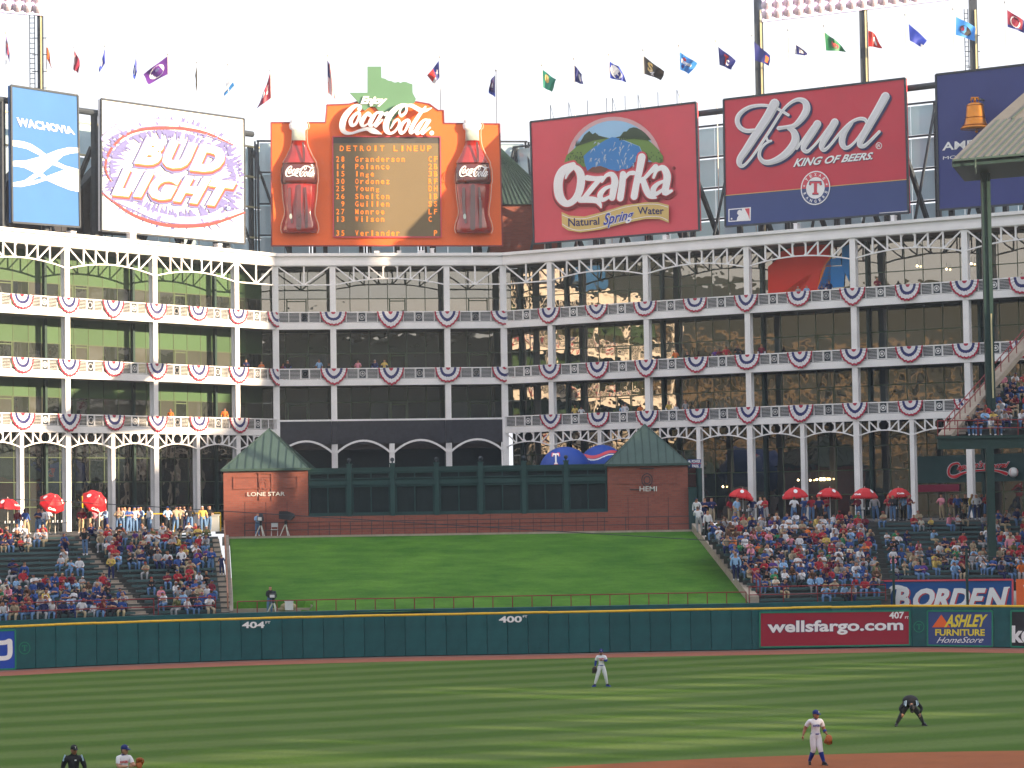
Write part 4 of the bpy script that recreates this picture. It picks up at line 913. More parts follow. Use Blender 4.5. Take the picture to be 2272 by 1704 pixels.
coke = [[(530, 935, 85), (550, 890, 60), (505, 860, 48), (420, 890, 80), (310, 990, 110), (220, 1120, 125), (182, 1260, 130), (195, 1370, 105), (265, 1425, 75), (380, 1430, 50), (520, 1385, 55), (680, 1345, 70), (790, 1375, 120), (880, 1410, 85), (985, 1452, 12)],
        [(350, 1190, 85), (370, 1265, 75), (440, 1255, 55), (500, 1160, 55), (535, 1070, 65), (510, 1010, 52), (430, 1060, 62), (365, 1150, 85), (350, 1195, 85)],
        [(745, 1060, 80), (705, 1020, 55), (625, 1110, 85), (575, 1215, 95), (605, 1285, 58), (700, 1240, 30), (800, 1120, 30)],
        [(965, 1015, 50), (885, 1015, 50), (805, 1110, 85), (750, 1220, 92), (765, 1288, 60), (835, 1235, 30), (950, 1060, 35)],
        [(990, 1020, 75), (925, 1140, 72), (865, 1240, 68), (868, 1288, 55), (930, 1240, 30), (1000, 1160, 40)], [(1055, 1045, 70), (1100, 1025, 70)],
        [(1385, 1075, 55), (1350, 1015, 42), (1390, 915, 38), (1460, 870, 45), (1495, 930, 45), (1475, 1010, 52), (1395, 1078, 52)],
        [(1510, 860, 55), (1400, 855, 62), (1285, 925, 92), (1175, 1040, 112), (1095, 1180, 122), (1072, 1310, 125), (1105, 1400, 100), (1170, 1435, 55), (1250, 1395, 48), (1325, 1300, 45), (1350, 1210, 50), (1315, 1152, 42), (1250, 1195, 50), (1195, 1290, 35), (1165, 1335, 15)],
        [(1360, 1340, 85), (1380, 1425, 70), (1450, 1400, 48), (1510, 1300, 55), (1545, 1205, 66), (1515, 1160, 50), (1440, 1205, 62), (1375, 1290, 85), (1360, 1345, 85)],
        [(1500, 865, 55), (1600, 870, 80), (1700, 920, 88), (1790, 965, 85), (1890, 965, 62), (2005, 915, 20)], [(1880, 895, 40), (1850, 940, 60), (1790, 1010, 72), (1715, 1120, 80), (1640, 1240, 85), (1580, 1370, 85), (1590, 1425, 62), (1650, 1390, 38), (1770, 1260, 30)],
        [(1935, 1165, 50), (1855, 1165, 50), (1765, 1265, 88), (1700, 1375, 95), (1720, 1440, 62), (1790, 1390, 32), (1900, 1210, 32)], [(1960, 1175, 72), (1880, 1295, 70), (1812, 1390, 68), (1822, 1440, 55), (1890, 1390, 35), (1970, 1320, 42)]]
mb = MB()
for i, s in enumerate(coke): ribbon(mb, [z(*q) for q in s], PCb, .52 + .016 * i, 0, thick=.2)
disc(mb, z(2010, 1427), 5, 5, PCb, .55, 0, thick=.2); part('script_lettering', mb, 'b_white', t)
scr = [(740, 526), (979, 526), (977, 303), (738, 303)]
mb = MB(); mb.poly([PCb.hit(*p, .10) for p in [(738.5, 526), (979, 526), (977, 318), (737, 318)]], PCb.n, .08); part('screen', mb, 'b_screen', t)
mb = MB(); mb.poly([PCb.hit(*p, .10) for p in [(737, 317.9), (977, 317.9), (977, 303), (737, 303)]], PCb.n, .08); part('screen_header', mb, 'b_screend', t)
mb = MB(); c = [PCb.hit(*p, .14) for p in scr]
for i in range(4): mb.bar(c[i], c[(i + 1) % 4], .09, .09, up=PCb.n)
part('screen_frame', mb, 'b_red', t)
mb = MB(); z2 = Z(568, 0, 3.8944)
def cells(s, x0, yb, cw, ch, gap):
    for i, chh in enumerate(s):
        if chh == ' ': continue
        lowc = chh in 'acemnorsuvwxzg'; h = ch * (.72 if lowc else 1.0); b_ = yb + (ch * .22 if chh in 'gpqyj' else 0)
        wdt = cw * (.35 if chh in 'iIl1' else .8)
        x = x0 + i * (cw + gap) + (cw - wdt) / 2
        text(mb, chh, [(x, b_), (x + wdt, b_), (x + wdt, b_ - h), (x, b_ - h)], PCb, .125, 0, .012)
cells('DETROIT LINEUP', z2(720, 0)[0], z2(0, 1305)[1], 11.2, 12, 3.7)
rows = [('28', 'Granderson', 'CF', 1398), ('14', 'Polanco', '2B', 1462), ('15', 'Inge', '3B', 1525), ('30', 'Ordonez', 'RF', 1590), ('25', 'Young', 'DH', 1652), ('26', 'Shelton', '1B', 1720), (' 9', 'Guillen', 'SS', 1785), ('27', 'Monroe', 'LF', 1852), ('13', 'Wilson', 'C', 1916), ('35', 'Verlander', ' P', 2037)]
for nn_, nm_, ps_, yy in rows:
    yb = yy / 3.8944; cells(nn_, 745, yb, 8.5, 12, 3.0); cells(nm_, 787.5, yb, 8.7, 12, 2.7); cells(ps_, 950, yb, 9, 12, 3.0)
part('lineup_text', mb, 'led', t)
# big bottles in relief on the board
def bottle(px, dxr, lab):
    S = 250.0; c = PCb.hit(px, 517, 0.35); k_ = (PCb.hit(px, 517, .35) - PCb.hit(px, 267, .35)).length / S; a = PCb.ang
    prof = [(18, 250), (18, 243), (20, 240), (19, 232), (15, 228), (15.5, 205), (19, 190), (27, 172), (34, 160), (36, 155), (36, 150), (39, 140), (40, 115), (38, 108), (38, 100), (36, 75), (33, 55), (33, 40), (39, 22), (41, 8), (38, 0)]
    def ring(lo, hi, flute=0, gro=1.0, n=36):
        mb = MB(); pr = [(r, z_) for r, z_ in prof if lo <= z_ <= hi]; vs = []; fs = []
        for r, z_ in pr:
            for j in range(n):
                an = 2 * math.pi * j / n; rr_ = r * gro * (1 - flute * (.5 + .5 * math.cos(an * 12)))
                vs.append(c + PCb.d * (rr_ * math.cos(an) * k_) + PCb.n * (rr_ * math.sin(an) * k_ * .38) + V((0, 0, z_ * k_)))
        for i in range(len(pr) - 1):
            for j in range(n): fs.append((i * n + j, i * n + (j + 1) % n, (i + 1) * n + (j + 1) % n, (i + 1) * n + j))
        fs += [tuple(range(n)), tuple((len(pr) - 1) * n + j for j in range(n))]; mb.add(vs, fs); return mb
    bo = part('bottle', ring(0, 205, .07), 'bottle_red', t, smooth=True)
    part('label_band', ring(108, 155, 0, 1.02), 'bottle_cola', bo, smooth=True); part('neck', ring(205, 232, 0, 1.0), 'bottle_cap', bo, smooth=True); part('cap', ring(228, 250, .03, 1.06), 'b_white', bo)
    mb = MB(); mb2 = [(r, z_) for r, z_ in prof]
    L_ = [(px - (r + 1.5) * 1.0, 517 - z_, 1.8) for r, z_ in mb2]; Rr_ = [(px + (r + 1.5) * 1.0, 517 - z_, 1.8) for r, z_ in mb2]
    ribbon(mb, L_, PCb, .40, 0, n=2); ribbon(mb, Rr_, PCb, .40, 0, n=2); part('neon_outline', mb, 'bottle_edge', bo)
    # darker cola strips
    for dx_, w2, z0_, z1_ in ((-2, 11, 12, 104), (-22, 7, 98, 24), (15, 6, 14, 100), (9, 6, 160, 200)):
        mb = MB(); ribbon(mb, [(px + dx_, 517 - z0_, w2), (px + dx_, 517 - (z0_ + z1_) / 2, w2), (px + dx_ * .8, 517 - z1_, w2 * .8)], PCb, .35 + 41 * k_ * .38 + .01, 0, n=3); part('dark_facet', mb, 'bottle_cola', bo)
    mb = MB(); zz = Z(740, 140, 9.217); k2 = 62 / 210.0
    for i, s in enumerate(coke[:]):
        pts = []
        for x, y, wd in s: pts.append((px - 33 + (x - 100) / 9.217 * k2 * 1.07, 368 + (y - 850) / 9.217 * k2 * 1.25, wd / 9.217 * k2))
        ribbon(mb, pts, PCb, .35 + 41 * k_ * .38 + .05 + .004 * i, 0, n=3, slope=.002)
    part('script_lettering', mb, 'b_white', bo)
    mb = MB(); disc(mb, (px - 20, 480), 3.2, 6, PCb, .35 + 41 * k_ * .38 + .03, 0); part('badge', mb, 'bottle_cap', bo)
bottle(665, 0, 0); bottle(1051, 0, 0)

# right: spring water board
t = billboard('pink red billboard with river scene and big white lettering over a tan ribbon', PRb, [(1185, 541), (1551.5, 511), (1544, 227), (1177, 270.6)], 'b_red')
z = Z(1170, 220, 5.531); mb = MB()
for i in range(44):
    a = math.radians(-5 + i * 190 / 43); q0, q1 = 1.0, 1.0 + R_.uniform(.25, .45)
    cx, cy = 1070, 770; e = lambda q, a_: (cx + 590 * q * math.cos(a_), cy - 560 * q * math.sin(a_))
    p0, p1, p2 = e(q0, a - .012), e(q0, a + .012), e(q1, a)
    if min(p[0] for p in (p0, p1, p2)) < 80 or max(p[0] for p in (p0, p1, p2)) > 2040 or min(p[1] for p in (p0, p1, p2)) < 290 - (p2[0] - 50) * .115: 
        p2 = e(1.12, a)
    mb.poly([PRb.hit(*z(*p), .02) for p in (p0, p1, p2)], PRb.n)
part('sun_rays', mb, 'b_ray', t)
mb = MB()
arc = lambda r0_, r1_, cx=1065, cy=790: [(cx + r0_ * math.cos(math.radians(a)), cy - r1_ * math.sin(math.radians(a))) for a in range(2, 180, 8)]
mb.poly([PRb.hit(*z(*p), .04) for p in arc(585, 575)], PRb.n, 0, 0); mb.poly([PRb.hit(*z(*p), .05) for p in arc(530, 528)], PRb.n, 0, 1)
def zp(pts, off, mi): mb.poly([PRb.hit(*z(*p), off) for p in pts], PRb.n, 0, mi)
zp([(545, 640), (640, 540), (700, 440), (760, 390), (800, 430), (835, 410), (870, 445), (950, 465), (1010, 480), (900, 520), (760, 590), (600, 700)], .06, 2)
zp([(1060, 475), (1140, 455), (1180, 400), (1220, 395), (1250, 360), (1300, 345), (1340, 350), (1400, 380), (1450, 420), (1520, 500), (1400, 520), (1200, 485)], .06, 2)
zp([(450, 790), (480, 690), (560, 620), (620, 570), (800, 510), (1000, 478), (1020, 500), (760, 640), (700, 700), (740, 830), (600, 830)], .07, 3)
zp([(1130, 478), (1300, 470), (1450, 480), (1530, 540), (1610, 620), (1665, 700), (1665, 770), (1560, 790), (1430, 700), (1380, 580)], .07, 3)
zp([(1040, 465), (1100, 475), (1230, 530), (1370, 580), (1400, 650), (1330, 700), (1310, 800), (1250, 850), (1100, 885), (1000, 860), (900, 820), (800, 835), (735, 880), (705, 790), (690, 700), (740, 650), (830, 580), (960, 500)], .08, 4)
zp([(735, 885), (800, 840), (900, 822), (985, 850), (960, 890), (860, 905)], .09, 6)
rr = random.Random(5)
for i in range(46):
    x = rr.uniform(760, 1300); y = rr.uniform(520, 820) if abs(x - 1040) < 260 else rr.uniform(640, 800); zp([(x, y), (x + rr.uniform(10, 22), y + 4), (x + rr.uniform(-30, 30), y + rr.uniform(25, 75))], .095, 5)
for i in range(60):
    sgn = rr.random() < .5; x = rr.uniform(470, 690) if sgn else rr.uniform(1440, 1640); y = rr.uniform(640, 780); zp([(x, y), (x + 16, y + 4), (x + 6, y + 22)], .10 + .0003 * i, 2)
for i in range(26):
    sgn = i < 13; x = (600 + i * 22) if sgn else 1140 + (i - 13) * 28; y = (560 - (x - 600) * .35) if sgn else 465 - abs(x - 1300) * -.12; zp([(x - 14, y + 20), (x + 14, y + 20), (x, y - rr.uniform(30, 60))], .105 + .0003 * i, 2)
part('river_scene', mb, ['b_halo', 'b_sky', 'b_trees', 'b_meadow', 'b_water', 'b_foam', 'b_rock'], t)
oz = [[(565, 800, 60), (450, 860, 95), (392, 960, 110), (378, 1080, 112), (402, 1205, 108), (475, 1280, 85), (560, 1250, 80), (630, 1150, 92), (660, 1000, 100), (640, 890, 92), (570, 835, 66), (500, 900, 45), (470, 970, 22)],
      [(735, 965, 70), (830, 975, 60), (920, 965, 50)], [(880, 990, 60), (780, 1110, 62), (680, 1235, 60)], [(650, 1235, 75), (760, 1232, 80), (850, 1245, 72), (890, 1290, 50), (905, 1330, 18)],
      [(915, 1010, 35), (970, 935, 45), (1040, 925, 66), (1075, 1000, 86), (1060, 1100, 86), (1040, 1210, 78)], [(1045, 1060, 35), (950, 1100, 50), (892, 1180, 70), (925, 1235, 55), (1010, 1195, 35)],
      [(1175, 920, 78), (1162, 1060, 82), (1140, 1215, 82)], [(1190, 985, 30), (1245, 915, 48), (1305, 905, 55)], [(1405, 710, 95), (1380, 850, 88), (1340, 1030, 82), (1310, 1195, 86)],
      [(1575, 830, 70), (1490, 915, 50), (1400, 1015, 42)], [(1420, 985, 66), (1455, 1100, 82), (1500, 1185, 66), (1575, 1210, 30)],
      [(1550, 960, 35), (1590, 870, 48), (1665, 845, 76), (1715, 930, 92), (1705, 1050, 88), (1690, 1145, 82), (1770, 1125, 35)], [(1690, 1000, 35), (1600, 1040, 50), (1545, 1110, 70), (1572, 1165, 55), (1660, 1110, 36)]]
mb = MB()
for i, s in enumerate(oz): ribbon(mb, [z(*q) for q in s], PRb, .115 + .003 * i, 1, extra=4.6, dy=4, dx=1, n=5)
for i, s in enumerate(oz): ribbon(mb, [z(*q) for q in s], PRb, .16 + .003 * i, 2, extra=3.0, dy=-1.2, n=5)
for i, s in enumerate(oz): ribbon(mb, [z(*q) for q in s], PRb, .205 + .003 * i, 0, n=5)
part('lettering', mb, ['t_white', 'b_maroon', 'b_red'], t)
mb = MB(); bn = [(420, 1385), (520, 1430), (700, 1440), (900, 1390), (1200, 1300), (1450, 1265), (1600, 1265), (1735, 1300), (1735, 1515), (1620, 1470), (1450, 1470), (1200, 1520), (900, 1600), (650, 1635), (500, 1610), (425, 1560)]
mb.poly([PRb.hit(*z(*p), .26) for p in bn], PRb.n, .02, 0)
ribbon(mb, [z(x, y, 7) for x, y in [(430, 1420), (530, 1458), (700, 1466), (900, 1415), (1200, 1325), (1450, 1292), (1600, 1292), (1725, 1325)]], PRb, .27, 1); ribbon(mb, [z(x, y, 7) for x, y in [(430, 1532), (520, 1585), (650, 1608), (900, 1572), (1200, 1495), (1450, 1444), (1620, 1444), (1725, 1488)]], PRb, .27, 1)
text(mb, 'Natural', [z(503, 1565), z(885, 1540), z(882, 1450), z(500, 1462)], PRb, .285, 2, .015); text(mb, 'Water', [z(1355, 1412), z(1675, 1412), z(1672, 1325), z(1350, 1322)], PRb, .285, 2, .015)
text(mb, 'Spring', [z(930, 1600), z(1300, 1505), z(1315, 1345), z(935, 1400)], PRb, .29, 1, .05, .3); text(mb, 'Spring', [z(930, 1596), z(1298, 1500), z(1310, 1350), z(935, 1405)], PRb, .30, 3, .02, .3)
part('ribbon_banner', mb, ['b_gold', 'b_white', 't_navy', 'f_royal'], t)
mb = MB(); disc(mb, z(1800, 845), 3.5, 3.8, PRb, .05, 0); part('registered_mark', mb, 'b_maroon', t)

# right: red and navy beer board with team roundel
t = billboard('red and navy billboard with large white script lettering and team roundel', PRb, [(1610, 503), (2016, 472), (2008, 173.5), (1605.7, 221)], 'b_bud')
z = Z(1600, 180, 5.267); mb = MB()
mb.poly([PRb.hit(*p, .03) for p in [(1610, 503), (2016, 472), (2014.8, 398), (1608.5, 434)]], PRb.n, .02); part('navy_band', mb, 'b_navy', t)
mb = MB(); ribbon(mb, [(1608.5, 434, 1.6), (2014.8, 398, 1.6)], PRb, .06, 0, n=1); part('divider_line', mb, 'b_gold', t)
bud = [[(785, 395, 28), (700, 345, 28), (600, 298, 28), (470, 282, 30), (330, 305, 38), (225, 375, 48), (188, 455, 52), (215, 535, 50), (290, 580, 45), (385, 575, 38)],
       [(625, 262, 108), (560, 390, 105), (470, 530, 98), (380, 665, 92), (290, 805, 84), (222, 905, 74), (215, 970, 55), (250, 992, 34), (310, 945, 25), (400, 830, 25), (560, 590, 28), (700, 370, 28), (800, 262, 32), (900, 215, 42), (980, 245, 68), (998, 330, 82), (945, 430, 74), (860, 515, 52), (770, 535, 36), (672, 550, 42)],
       [(780, 540, 40), (850, 595, 72), (868, 690, 90), (815, 790, 92), (720, 880, 82), (600, 940, 62), (505, 945, 52), (448, 885, 40), (460, 800, 30), (520, 730, 22), (585, 697, 20)], [(530, 660, 20), (545, 695, 20), (585, 700, 18)],
       [(885, 790, 22), (960, 680, 24), (1070, 530, 28)], [(1125, 500, 86), (1060, 610, 82), (975, 745, 68), (965, 800, 52), (1005, 822, 38), (1060, 780, 25), (1150, 680, 24), (1270, 520, 26)],
       [(1328, 480, 86), (1260, 600, 82), (1185, 730, 70), (1178, 785, 52), (1212, 803, 38), (1280, 742, 28), (1390, 605, 28), (1500, 495, 32), (1600, 442, 34), (1675, 445, 38), (1700, 480, 28)],
       [(1520, 490, 45), (1440, 600, 68), (1412, 700, 72), (1435, 768, 56), (1490, 772, 34), (1580, 690, 24), (1690, 530, 26)], [(1920, 178, 96), (1830, 340, 92), (1720, 530, 88), (1635, 690, 70), (1622, 748, 56), (1670, 758, 42), (1740, 702, 32), (1848, 590, 28)]]
mb = MB()
for i, s in enumerate(bud): ribbon(mb, [z(*q) for q in s], PRb, .04 + .004 * i, 2, extra=1.5, dx=3.6, dy=3.4, n=5)
for i, s in enumerate(bud): ribbon(mb, [z(*q) for q in s], PRb, .09 + .004 * i, 0, extra=.6, n=5)
for i, s in enumerate(bud): ribbon(mb, [z(*q[:2], max(q[2] - 22, 4)) for q in s], PRb, .14 + .004 * i, 1, n=5)
part('script_lettering', mb, ['t_white', 't_grey', 't_navy'], t)
mb = MB()
for dx, dy, off, mi in ((5, 6, .04, 1), (0, 0, .07, 0)): text(mb, 'KING OF BEERS.', [z(840 + dx, 1005 + dy), z(1765 + dx, 915 + dy), z(1790 + dx, 828 + dy), z(865 + dx, 905 + dy)], PRb, off, mi, .03, .25)
text(mb, 'R', [z(1825, 775), z(1862, 770), z(1862, 735), z(1828, 738)], PRb, .07, 0, .01); ribbon(mb, [z(1843 + 33 * math.cos(a * math.pi / 8), 755 + 36 * math.sin(a * math.pi / 8), 8) for a in range(17)], PRb, .06, 0, n=1)
ribbon(mb, [z(1850, 1542, 7), z(2175, 1518, 7)], PRb, .07, 0, n=1)
part('slogan', mb, ['t_white', 't_navy'], t)
mb = MB(); cx, cy = 1102, 1248; el = lambda r, a: z(cx + r * math.cos(math.radians(a)), cy - r * 1.16 * math.sin(math.radians(a)) - (r * math.cos(math.radians(a))) * .075)
mb.poly([PRb.hit(*el(172, a), .10) for a in range(0, 360, 10)], PRb.n, 0, 0)
mb.poly([PRb.hit(*el(160, a), .11) for a in range(0, 181, 10)], PRb.n, 0, 1); mb.poly([PRb.hit(*el(160, a), .11) for a in range(180, 361, 10)], PRb.n, 0, 2)
mb.poly([PRb.hit(*el(109, a), .12) for a in range(0, 360, 10)], PRb.n, 0, 0)
def ringtext(s, a0_, a1_, r, flip):
    for i, ch in enumerate(s):
        a = math.radians(a0_ + (a1_ - a0_) * i / (len(s) - 1)); c = (cx + r * math.cos(a), cy - r * 1.16 * math.sin(a) - r * math.cos(a) * .075)
        up = V((math.cos(a), -math.sin(a) * 1.0)) * (1 if flip else -1); up = V((up[0], up[1])); rt = V((-up[1], up[0])); h, wd = 18, 13
        q = [V(c) - rt * wd - up * h, V(c) + rt * wd - up * h, V(c) + rt * wd + up * h, V(c) - rt * wd + up * h]
        text(mb, ch, [z(*p) for p in q], PRb, .13, 0, .03)
def el2(r, a): return el(r, a)
ringtext('TEXAS', 138, 42, 134, True); ringtext('RANGERS', 202, 338, 134, False)
for a in (168, 12): star(mb, el(134, a), 3.0, PRb, .13, 0)
tee(mb, *z(cx, cy), 15.5, PRb, .14, 3); tee(mb, *z(cx, cy), 14, PRb, .145, 1); part('team_roundel', mb, ['t_white', 'b_red', 'b_navy', 't_navy'], t)
mb = MB(); q = lambda x, y: PRb.hit(*z(x, y), .05)
mb.poly([q(85, 1645), q(345, 1630), q(348, 1472), q(85, 1495)], PRb.n, 0, 0)
mb.poly([PRb.hit(*z(x, y), .06) for x, y in ((97, 1633), (200, 1627), (245, 1492), (97, 1506))], PRb.n, 0, 1); mb.poly([PRb.hit(*z(x, y), .06) for x, y in ((275, 1490), (332, 1485), (332, 1620), (318, 1570))], PRb.n, 0, 2)
mb.poly([PRb.hit(*z(x, y), .07) for x, y in ((180, 1635), (190, 1590), (205, 1570), (185, 1545), (195, 1515), (220, 1502), (245, 1520), (245, 1550), (290, 1560), (320, 1600), (318, 1625))], PRb.n, 0, 0); disc(mb, z(122, 1608), 1.8, 2, PRb, .07, 0)
part('league_emblem', mb, ['t_white', 'b_navy', 'b_red'], t)
# far right: bell board
t = billboard('dark blue billboard behind the golden bell at upper right', PRb, [(2082.8, 465.8), (2300, 450), (2290, 141), (2076.4, 165.6)], 'b_amer')
z = Z(1704, 0, 3.8944); mb = MB(); text(mb, 'AMERIQUEST', [z(1505, 1315), z(2330, 1245), z(2330, 1160), z(1508, 1230)], PRb, .05, 0, .02); text(mb, 'MORTGAGE COMPANY', [z(1512, 1380), z(2330, 1310), z(2330, 1280), z(1512, 1352)], PRb, .05, 0, .0)
part('lettering', mb, 't_white', t)
bc = PRb.hit(*z(1790, 960), 1.6); ks = PRb.hit(*z(1790, 960), 1.6).y / F_PX / 3.8944
bt_ = thing('bell', 'large golden bell mounted in front of the dark blue billboard', 'bell', bc - V((0, 0, 160 * ks)))
pr = [(130, -155), (128, -145), (112, -132), (95, -105), (84, -60), (78, 0), (74, 40), (66, 62), (40, 72), (8, 74)]
mb = MB(); mb.lathe(bc, [(r * ks, z_ * ks) for r, z_ in pr], 32); part('bell_body', mb, 'bell', bt_, smooth=True)
mb = MB()
for dx in (-26, 26):
    mb.tube([bc + V((dx * ks, 0, 70 * ks)), bc + V((dx * 1.4 * ks, 0, 95 * ks)), bc + V((dx * .9 * ks, 0, 115 * ks))], 8 * ks, 8)
mb.tube([bc + V((0, 0, 70 * ks)), bc + V((0, 0, 122 * ks))], 12 * ks, 10); mb.tube([bc + V((-34 * ks, 0, 116 * ks)), bc + V((34 * ks, 0, 116 * ks))], 9 * ks, 8); part('crown_loops', mb, 'bell', bt_, smooth=True)
mb = MB(); mb.tube([bc + V((8 * ks, 0, -120 * ks)), bc + V((8 * ks, 0, -165 * ks))], 5 * ks, 8); mb.ball(bc + V((8 * ks, 0, -178 * ks)), 15 * ks); part('clapper', mb, 'bell', bt_, smooth=True)
mb = MB()
for zz, rr_ in ((-128, 114), (-60, 88), (48, 76)):
    mb.lathe(bc, [(rr_ * ks * 1.0, (zz - 3) * ks), (rr_ * ks * 1.04, zz * ks), (rr_ * ks * 1.0, (zz + 3) * ks)], 32)
part('bell_band', mb, 'bell', bt_)
mb = MB(); mb.bar(bc + V((0, 0, 118 * ks)), bc + V((0, 0, 118 * ks)) - PRb.n * 1.7, .12, .12); part('bracket', mb, 'dark_steel', bt_)

# ------------------------------------------------------------ wind screens and steel behind the boards
def windscreen(label, P, off, px0, px1, ztp, steel, step=4.4):
    Q = P.shift(off); s0, s1 = Q.sof(px0), Q.sof(px1); zt, zb = Q.hit(*ztp).z, LV['roof'] - .3
    t = thing('wind_screen', label, 'screen', Q.pt((s0 + s1) / 2, zb)); n = max(1, round((s1 - s0) / step)); st = (s1 - s0) / n; rowsn = 4; h = (zt - zb) / rowsn
    for i in range(n + 1):
        mb = MB(); x = s0 + i * st; mb.pbox(Q, x - .20, x - .06, zb, zt, -.25, .12); mb.pbox(Q, x + .06, x + .20, zb, zt, -.25, .12); part('post', mb, 'dark_steel', t)
        mb = MB(); mb.bar(Q.pt(x, zt - .3, .2), Q.pt(x, zb, 4.6), .16, .16); part('brace', mb, 'dark_steel', t)
    for j in range(rowsn + 1):
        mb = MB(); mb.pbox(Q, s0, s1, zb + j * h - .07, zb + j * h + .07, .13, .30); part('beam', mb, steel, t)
    for i in range(n):
        for j in range(rowsn):
            for k_ in range(2):
                a = s0 + i * st + .25 + k_ * (st - .5) / 2; wd_ = (st - .5) / 2 - .04
                inst('glass_panel', pane_mesh('glass_panel', wd_, h - .3, 'glass_screen'), Q.pt(a + wd_ / 2, zb + j * h + .15, -.05), Q.ang, t)
    return t
windscreen('glazed wind screen on dark posts behind the left billboards', PLw, -7.5, -60, 640, (175, 272), 'cream_lit_steel')  # beams coloured cream as if sunlit, same steel is dark elsewhere
windscreen('glazed wind screen on dark posts behind the orange scoreboard', PC, -8, 575, 1178, (1130, 315), 'dark_steel')
windscreen('glazed wind screen on dark posts behind the right billboards', PR, -7.5, 1150, 2330, (1560, 282), 'dark_steel')
def support(label, P, spec, xs, mt):
    t = thing('billboard_support', label, 'steel frame', P.pt(P.sof(xs[0]), LV['roof'], -1.6))
    for (x0, y0, x1, y1) in spec:
        mb = MB(); mb.tube([P.hit(x0, y0, -1.8), P.hit(x1, y1, -1.8)], .24, 10); part('header_beam', mb, mt, t)
    for x in xs:
        s = P.sof(x, 400, -1.8); mb = MB(); mb.pbox(P, s - .17, s + .17, LV['roof'] - .2, P.hit(x, spec[0][1] + (spec[0][3] - spec[0][1]) * (x - spec[0][0]) / (spec[0][2] - spec[0][0]), -1.8).z, -2.0, -1.6); part('post', mb, 'dark_steel', t)
        mb = MB(); mb.bar(P.pt(s, LV['roof'] + 7, -2.1), P.pt(s + .3, LV['roof'] - .1, -7), .3, .3); part('brace', mb, 'dark_steel', t)
support('dark beam and posts holding the two left billboards', PLw, [(-60, 213, 560, 298)], [5, 100, 210, 300, 400, 500], 'dark_steel')
support('dark beam and posts holding the orange scoreboard', PC, [(612, 300, 1100, 300)], [640, 720, 800, 880, 960, 1060], 'dark_steel')
support('dark round beam and posts holding the right billboards', PR, [(1190, 296, 2330, 158)], [1215, 1320, 1440, 1520, 1640, 1760, 1880, 1990, 2110, 2230], 'dark_steel')
# small boxes under the boards on the roof edge
rb = [(958, 552, 8, 14, PC), (835, 556, 10, 7, PC), (885, 556, 8, 8, PC), (935, 557, 12, 8, PC), (1480, 520, 10, 14, PR), (1985, 478, 8, 18, PR), (1770, 495, 9, 18, PR), (288, 528, 16, 20, PLw), (155, 510, 14, 10, PLw), (480, 535, 12, 14, PLw)]
for i, (x, y, w2, h2, P_) in enumerate(rb):
    p = P_.hit(x, y, -.9); s = (p - P_.o).dot(P_.d); k_ = p.y / F_PX; mb = MB(); mb.pbox(P_, s - w2 / 2 * k_, s + w2 / 2 * k_, LV['roof'] - .1, LV['roof'] + h2 * k_ * .8, -.98, -.5); mb.pbox(P_, s - w2 / 2 * k_ - .04, s + w2 / 2 * k_ + .04, LV['roof'] + h2 * k_ * .8, LV['roof'] + h2 * k_ * .8 + .06, -.99, -.48)
    wn_ = {id(PC): 'the orange scoreboard', id(PR): 'the right billboards', id(PLw): 'the left billboards'}[id(P_)]
    solo('floodlight_box', mb, 'white_paint', 'white box on the roof edge under %s, %s from the left' % (wn_, ordn[[q for q in sorted(r[0] for r in rb if r[4] is P_)].index(x)]), 'equipment box', 'white boxes on the roof edge')
# brick roof houses behind
def roofhouse(label, px0, px1, pe, pa, pb, Y, mt='brick'):
    a, b = aty(px0, pe, Y), aty(px1, pe, Y); z0 = LV['roof'] - .6; t = thing('roof_house', label, 'building', ((a.x + b.x) / 2, Y + 1.5, z0)); ze = a.z
    mb = MB(); mb.box(a.x, b.x, Y, Y + 3, z0, ze); part('wall', mb, mt, t)
    A = aty(pa[0], pa[1], Y + 1.5); B = aty(pb[0], pb[1], Y + 1.5); mb = MB(); o = .3
    c = [V((a.x - o, Y - o, ze)), V((b.x + o, Y - o, ze)), V((b.x + o, Y + 3 + o, ze)), V((a.x - o, Y + 3 + o, ze))]
    mb.add(c + [A, B], [(0, 1, 5, 4), (1, 2, 5), (2, 3, 4, 5), (3, 0, 4), (3, 2, 1, 0)]); rf = part('roof', mb, 'roof_green', t)
    mb = MB(); n = 16
    for i in range(1, n):
        p = c[0].lerp(c[1], i / n); q = A.lerp(B, i / n); mb.bar(p + V((0, -.02, .04)), q + V((0, -.02, .04)), .05, .05, up=(0, -1, .6))
    part('seam', mb, 'green_steel', rf); return t
roofhouse('brick roof house with grey seamed roof between scoreboard and pink board', 1085, 1235, 455, (1088, 318), (1112, 330), 208)
for lab_, pts_ in (('dark sloping roof seen between the blue and white burst billboards', [(110, 512), (120, 478), (262, 318), (300, 318), (300, 522)]), ('dark sloping roof at the left photo edge behind the blue billboard', [(-60, 500), (-40, 460), (40, 372), (100, 372), (100, 508)])):
    Q_ = PLw.shift(-4.0); t = thing('roof_house', lab_, 'building', Q_.hit(*pts_[0])); mb = MB(); mb.poly([Q_.hit(*p) for p in pts_], Q_.n, .8); part('gable_wall', mb, 'mesh_black', t)
    mb = MB(); a_, b_ = Q_.hit(*pts_[1]), Q_.hit(*pts_[2]); mb.bar(a_, b_, .9, .25, up=(0, 0, 1)); part('verge', mb, 'dark_steel', t)
    for k_ in range(1, 9): mb = MB(); p_ = a_.lerp(b_, k_ / 9); mb.bar(p_ + Q_.n * .03, V((p_.x, p_.y, LV['roof'])) + Q_.n * .03, .06, .06, up=Q_.n); part('seam', mb, 'dark_steel', t)

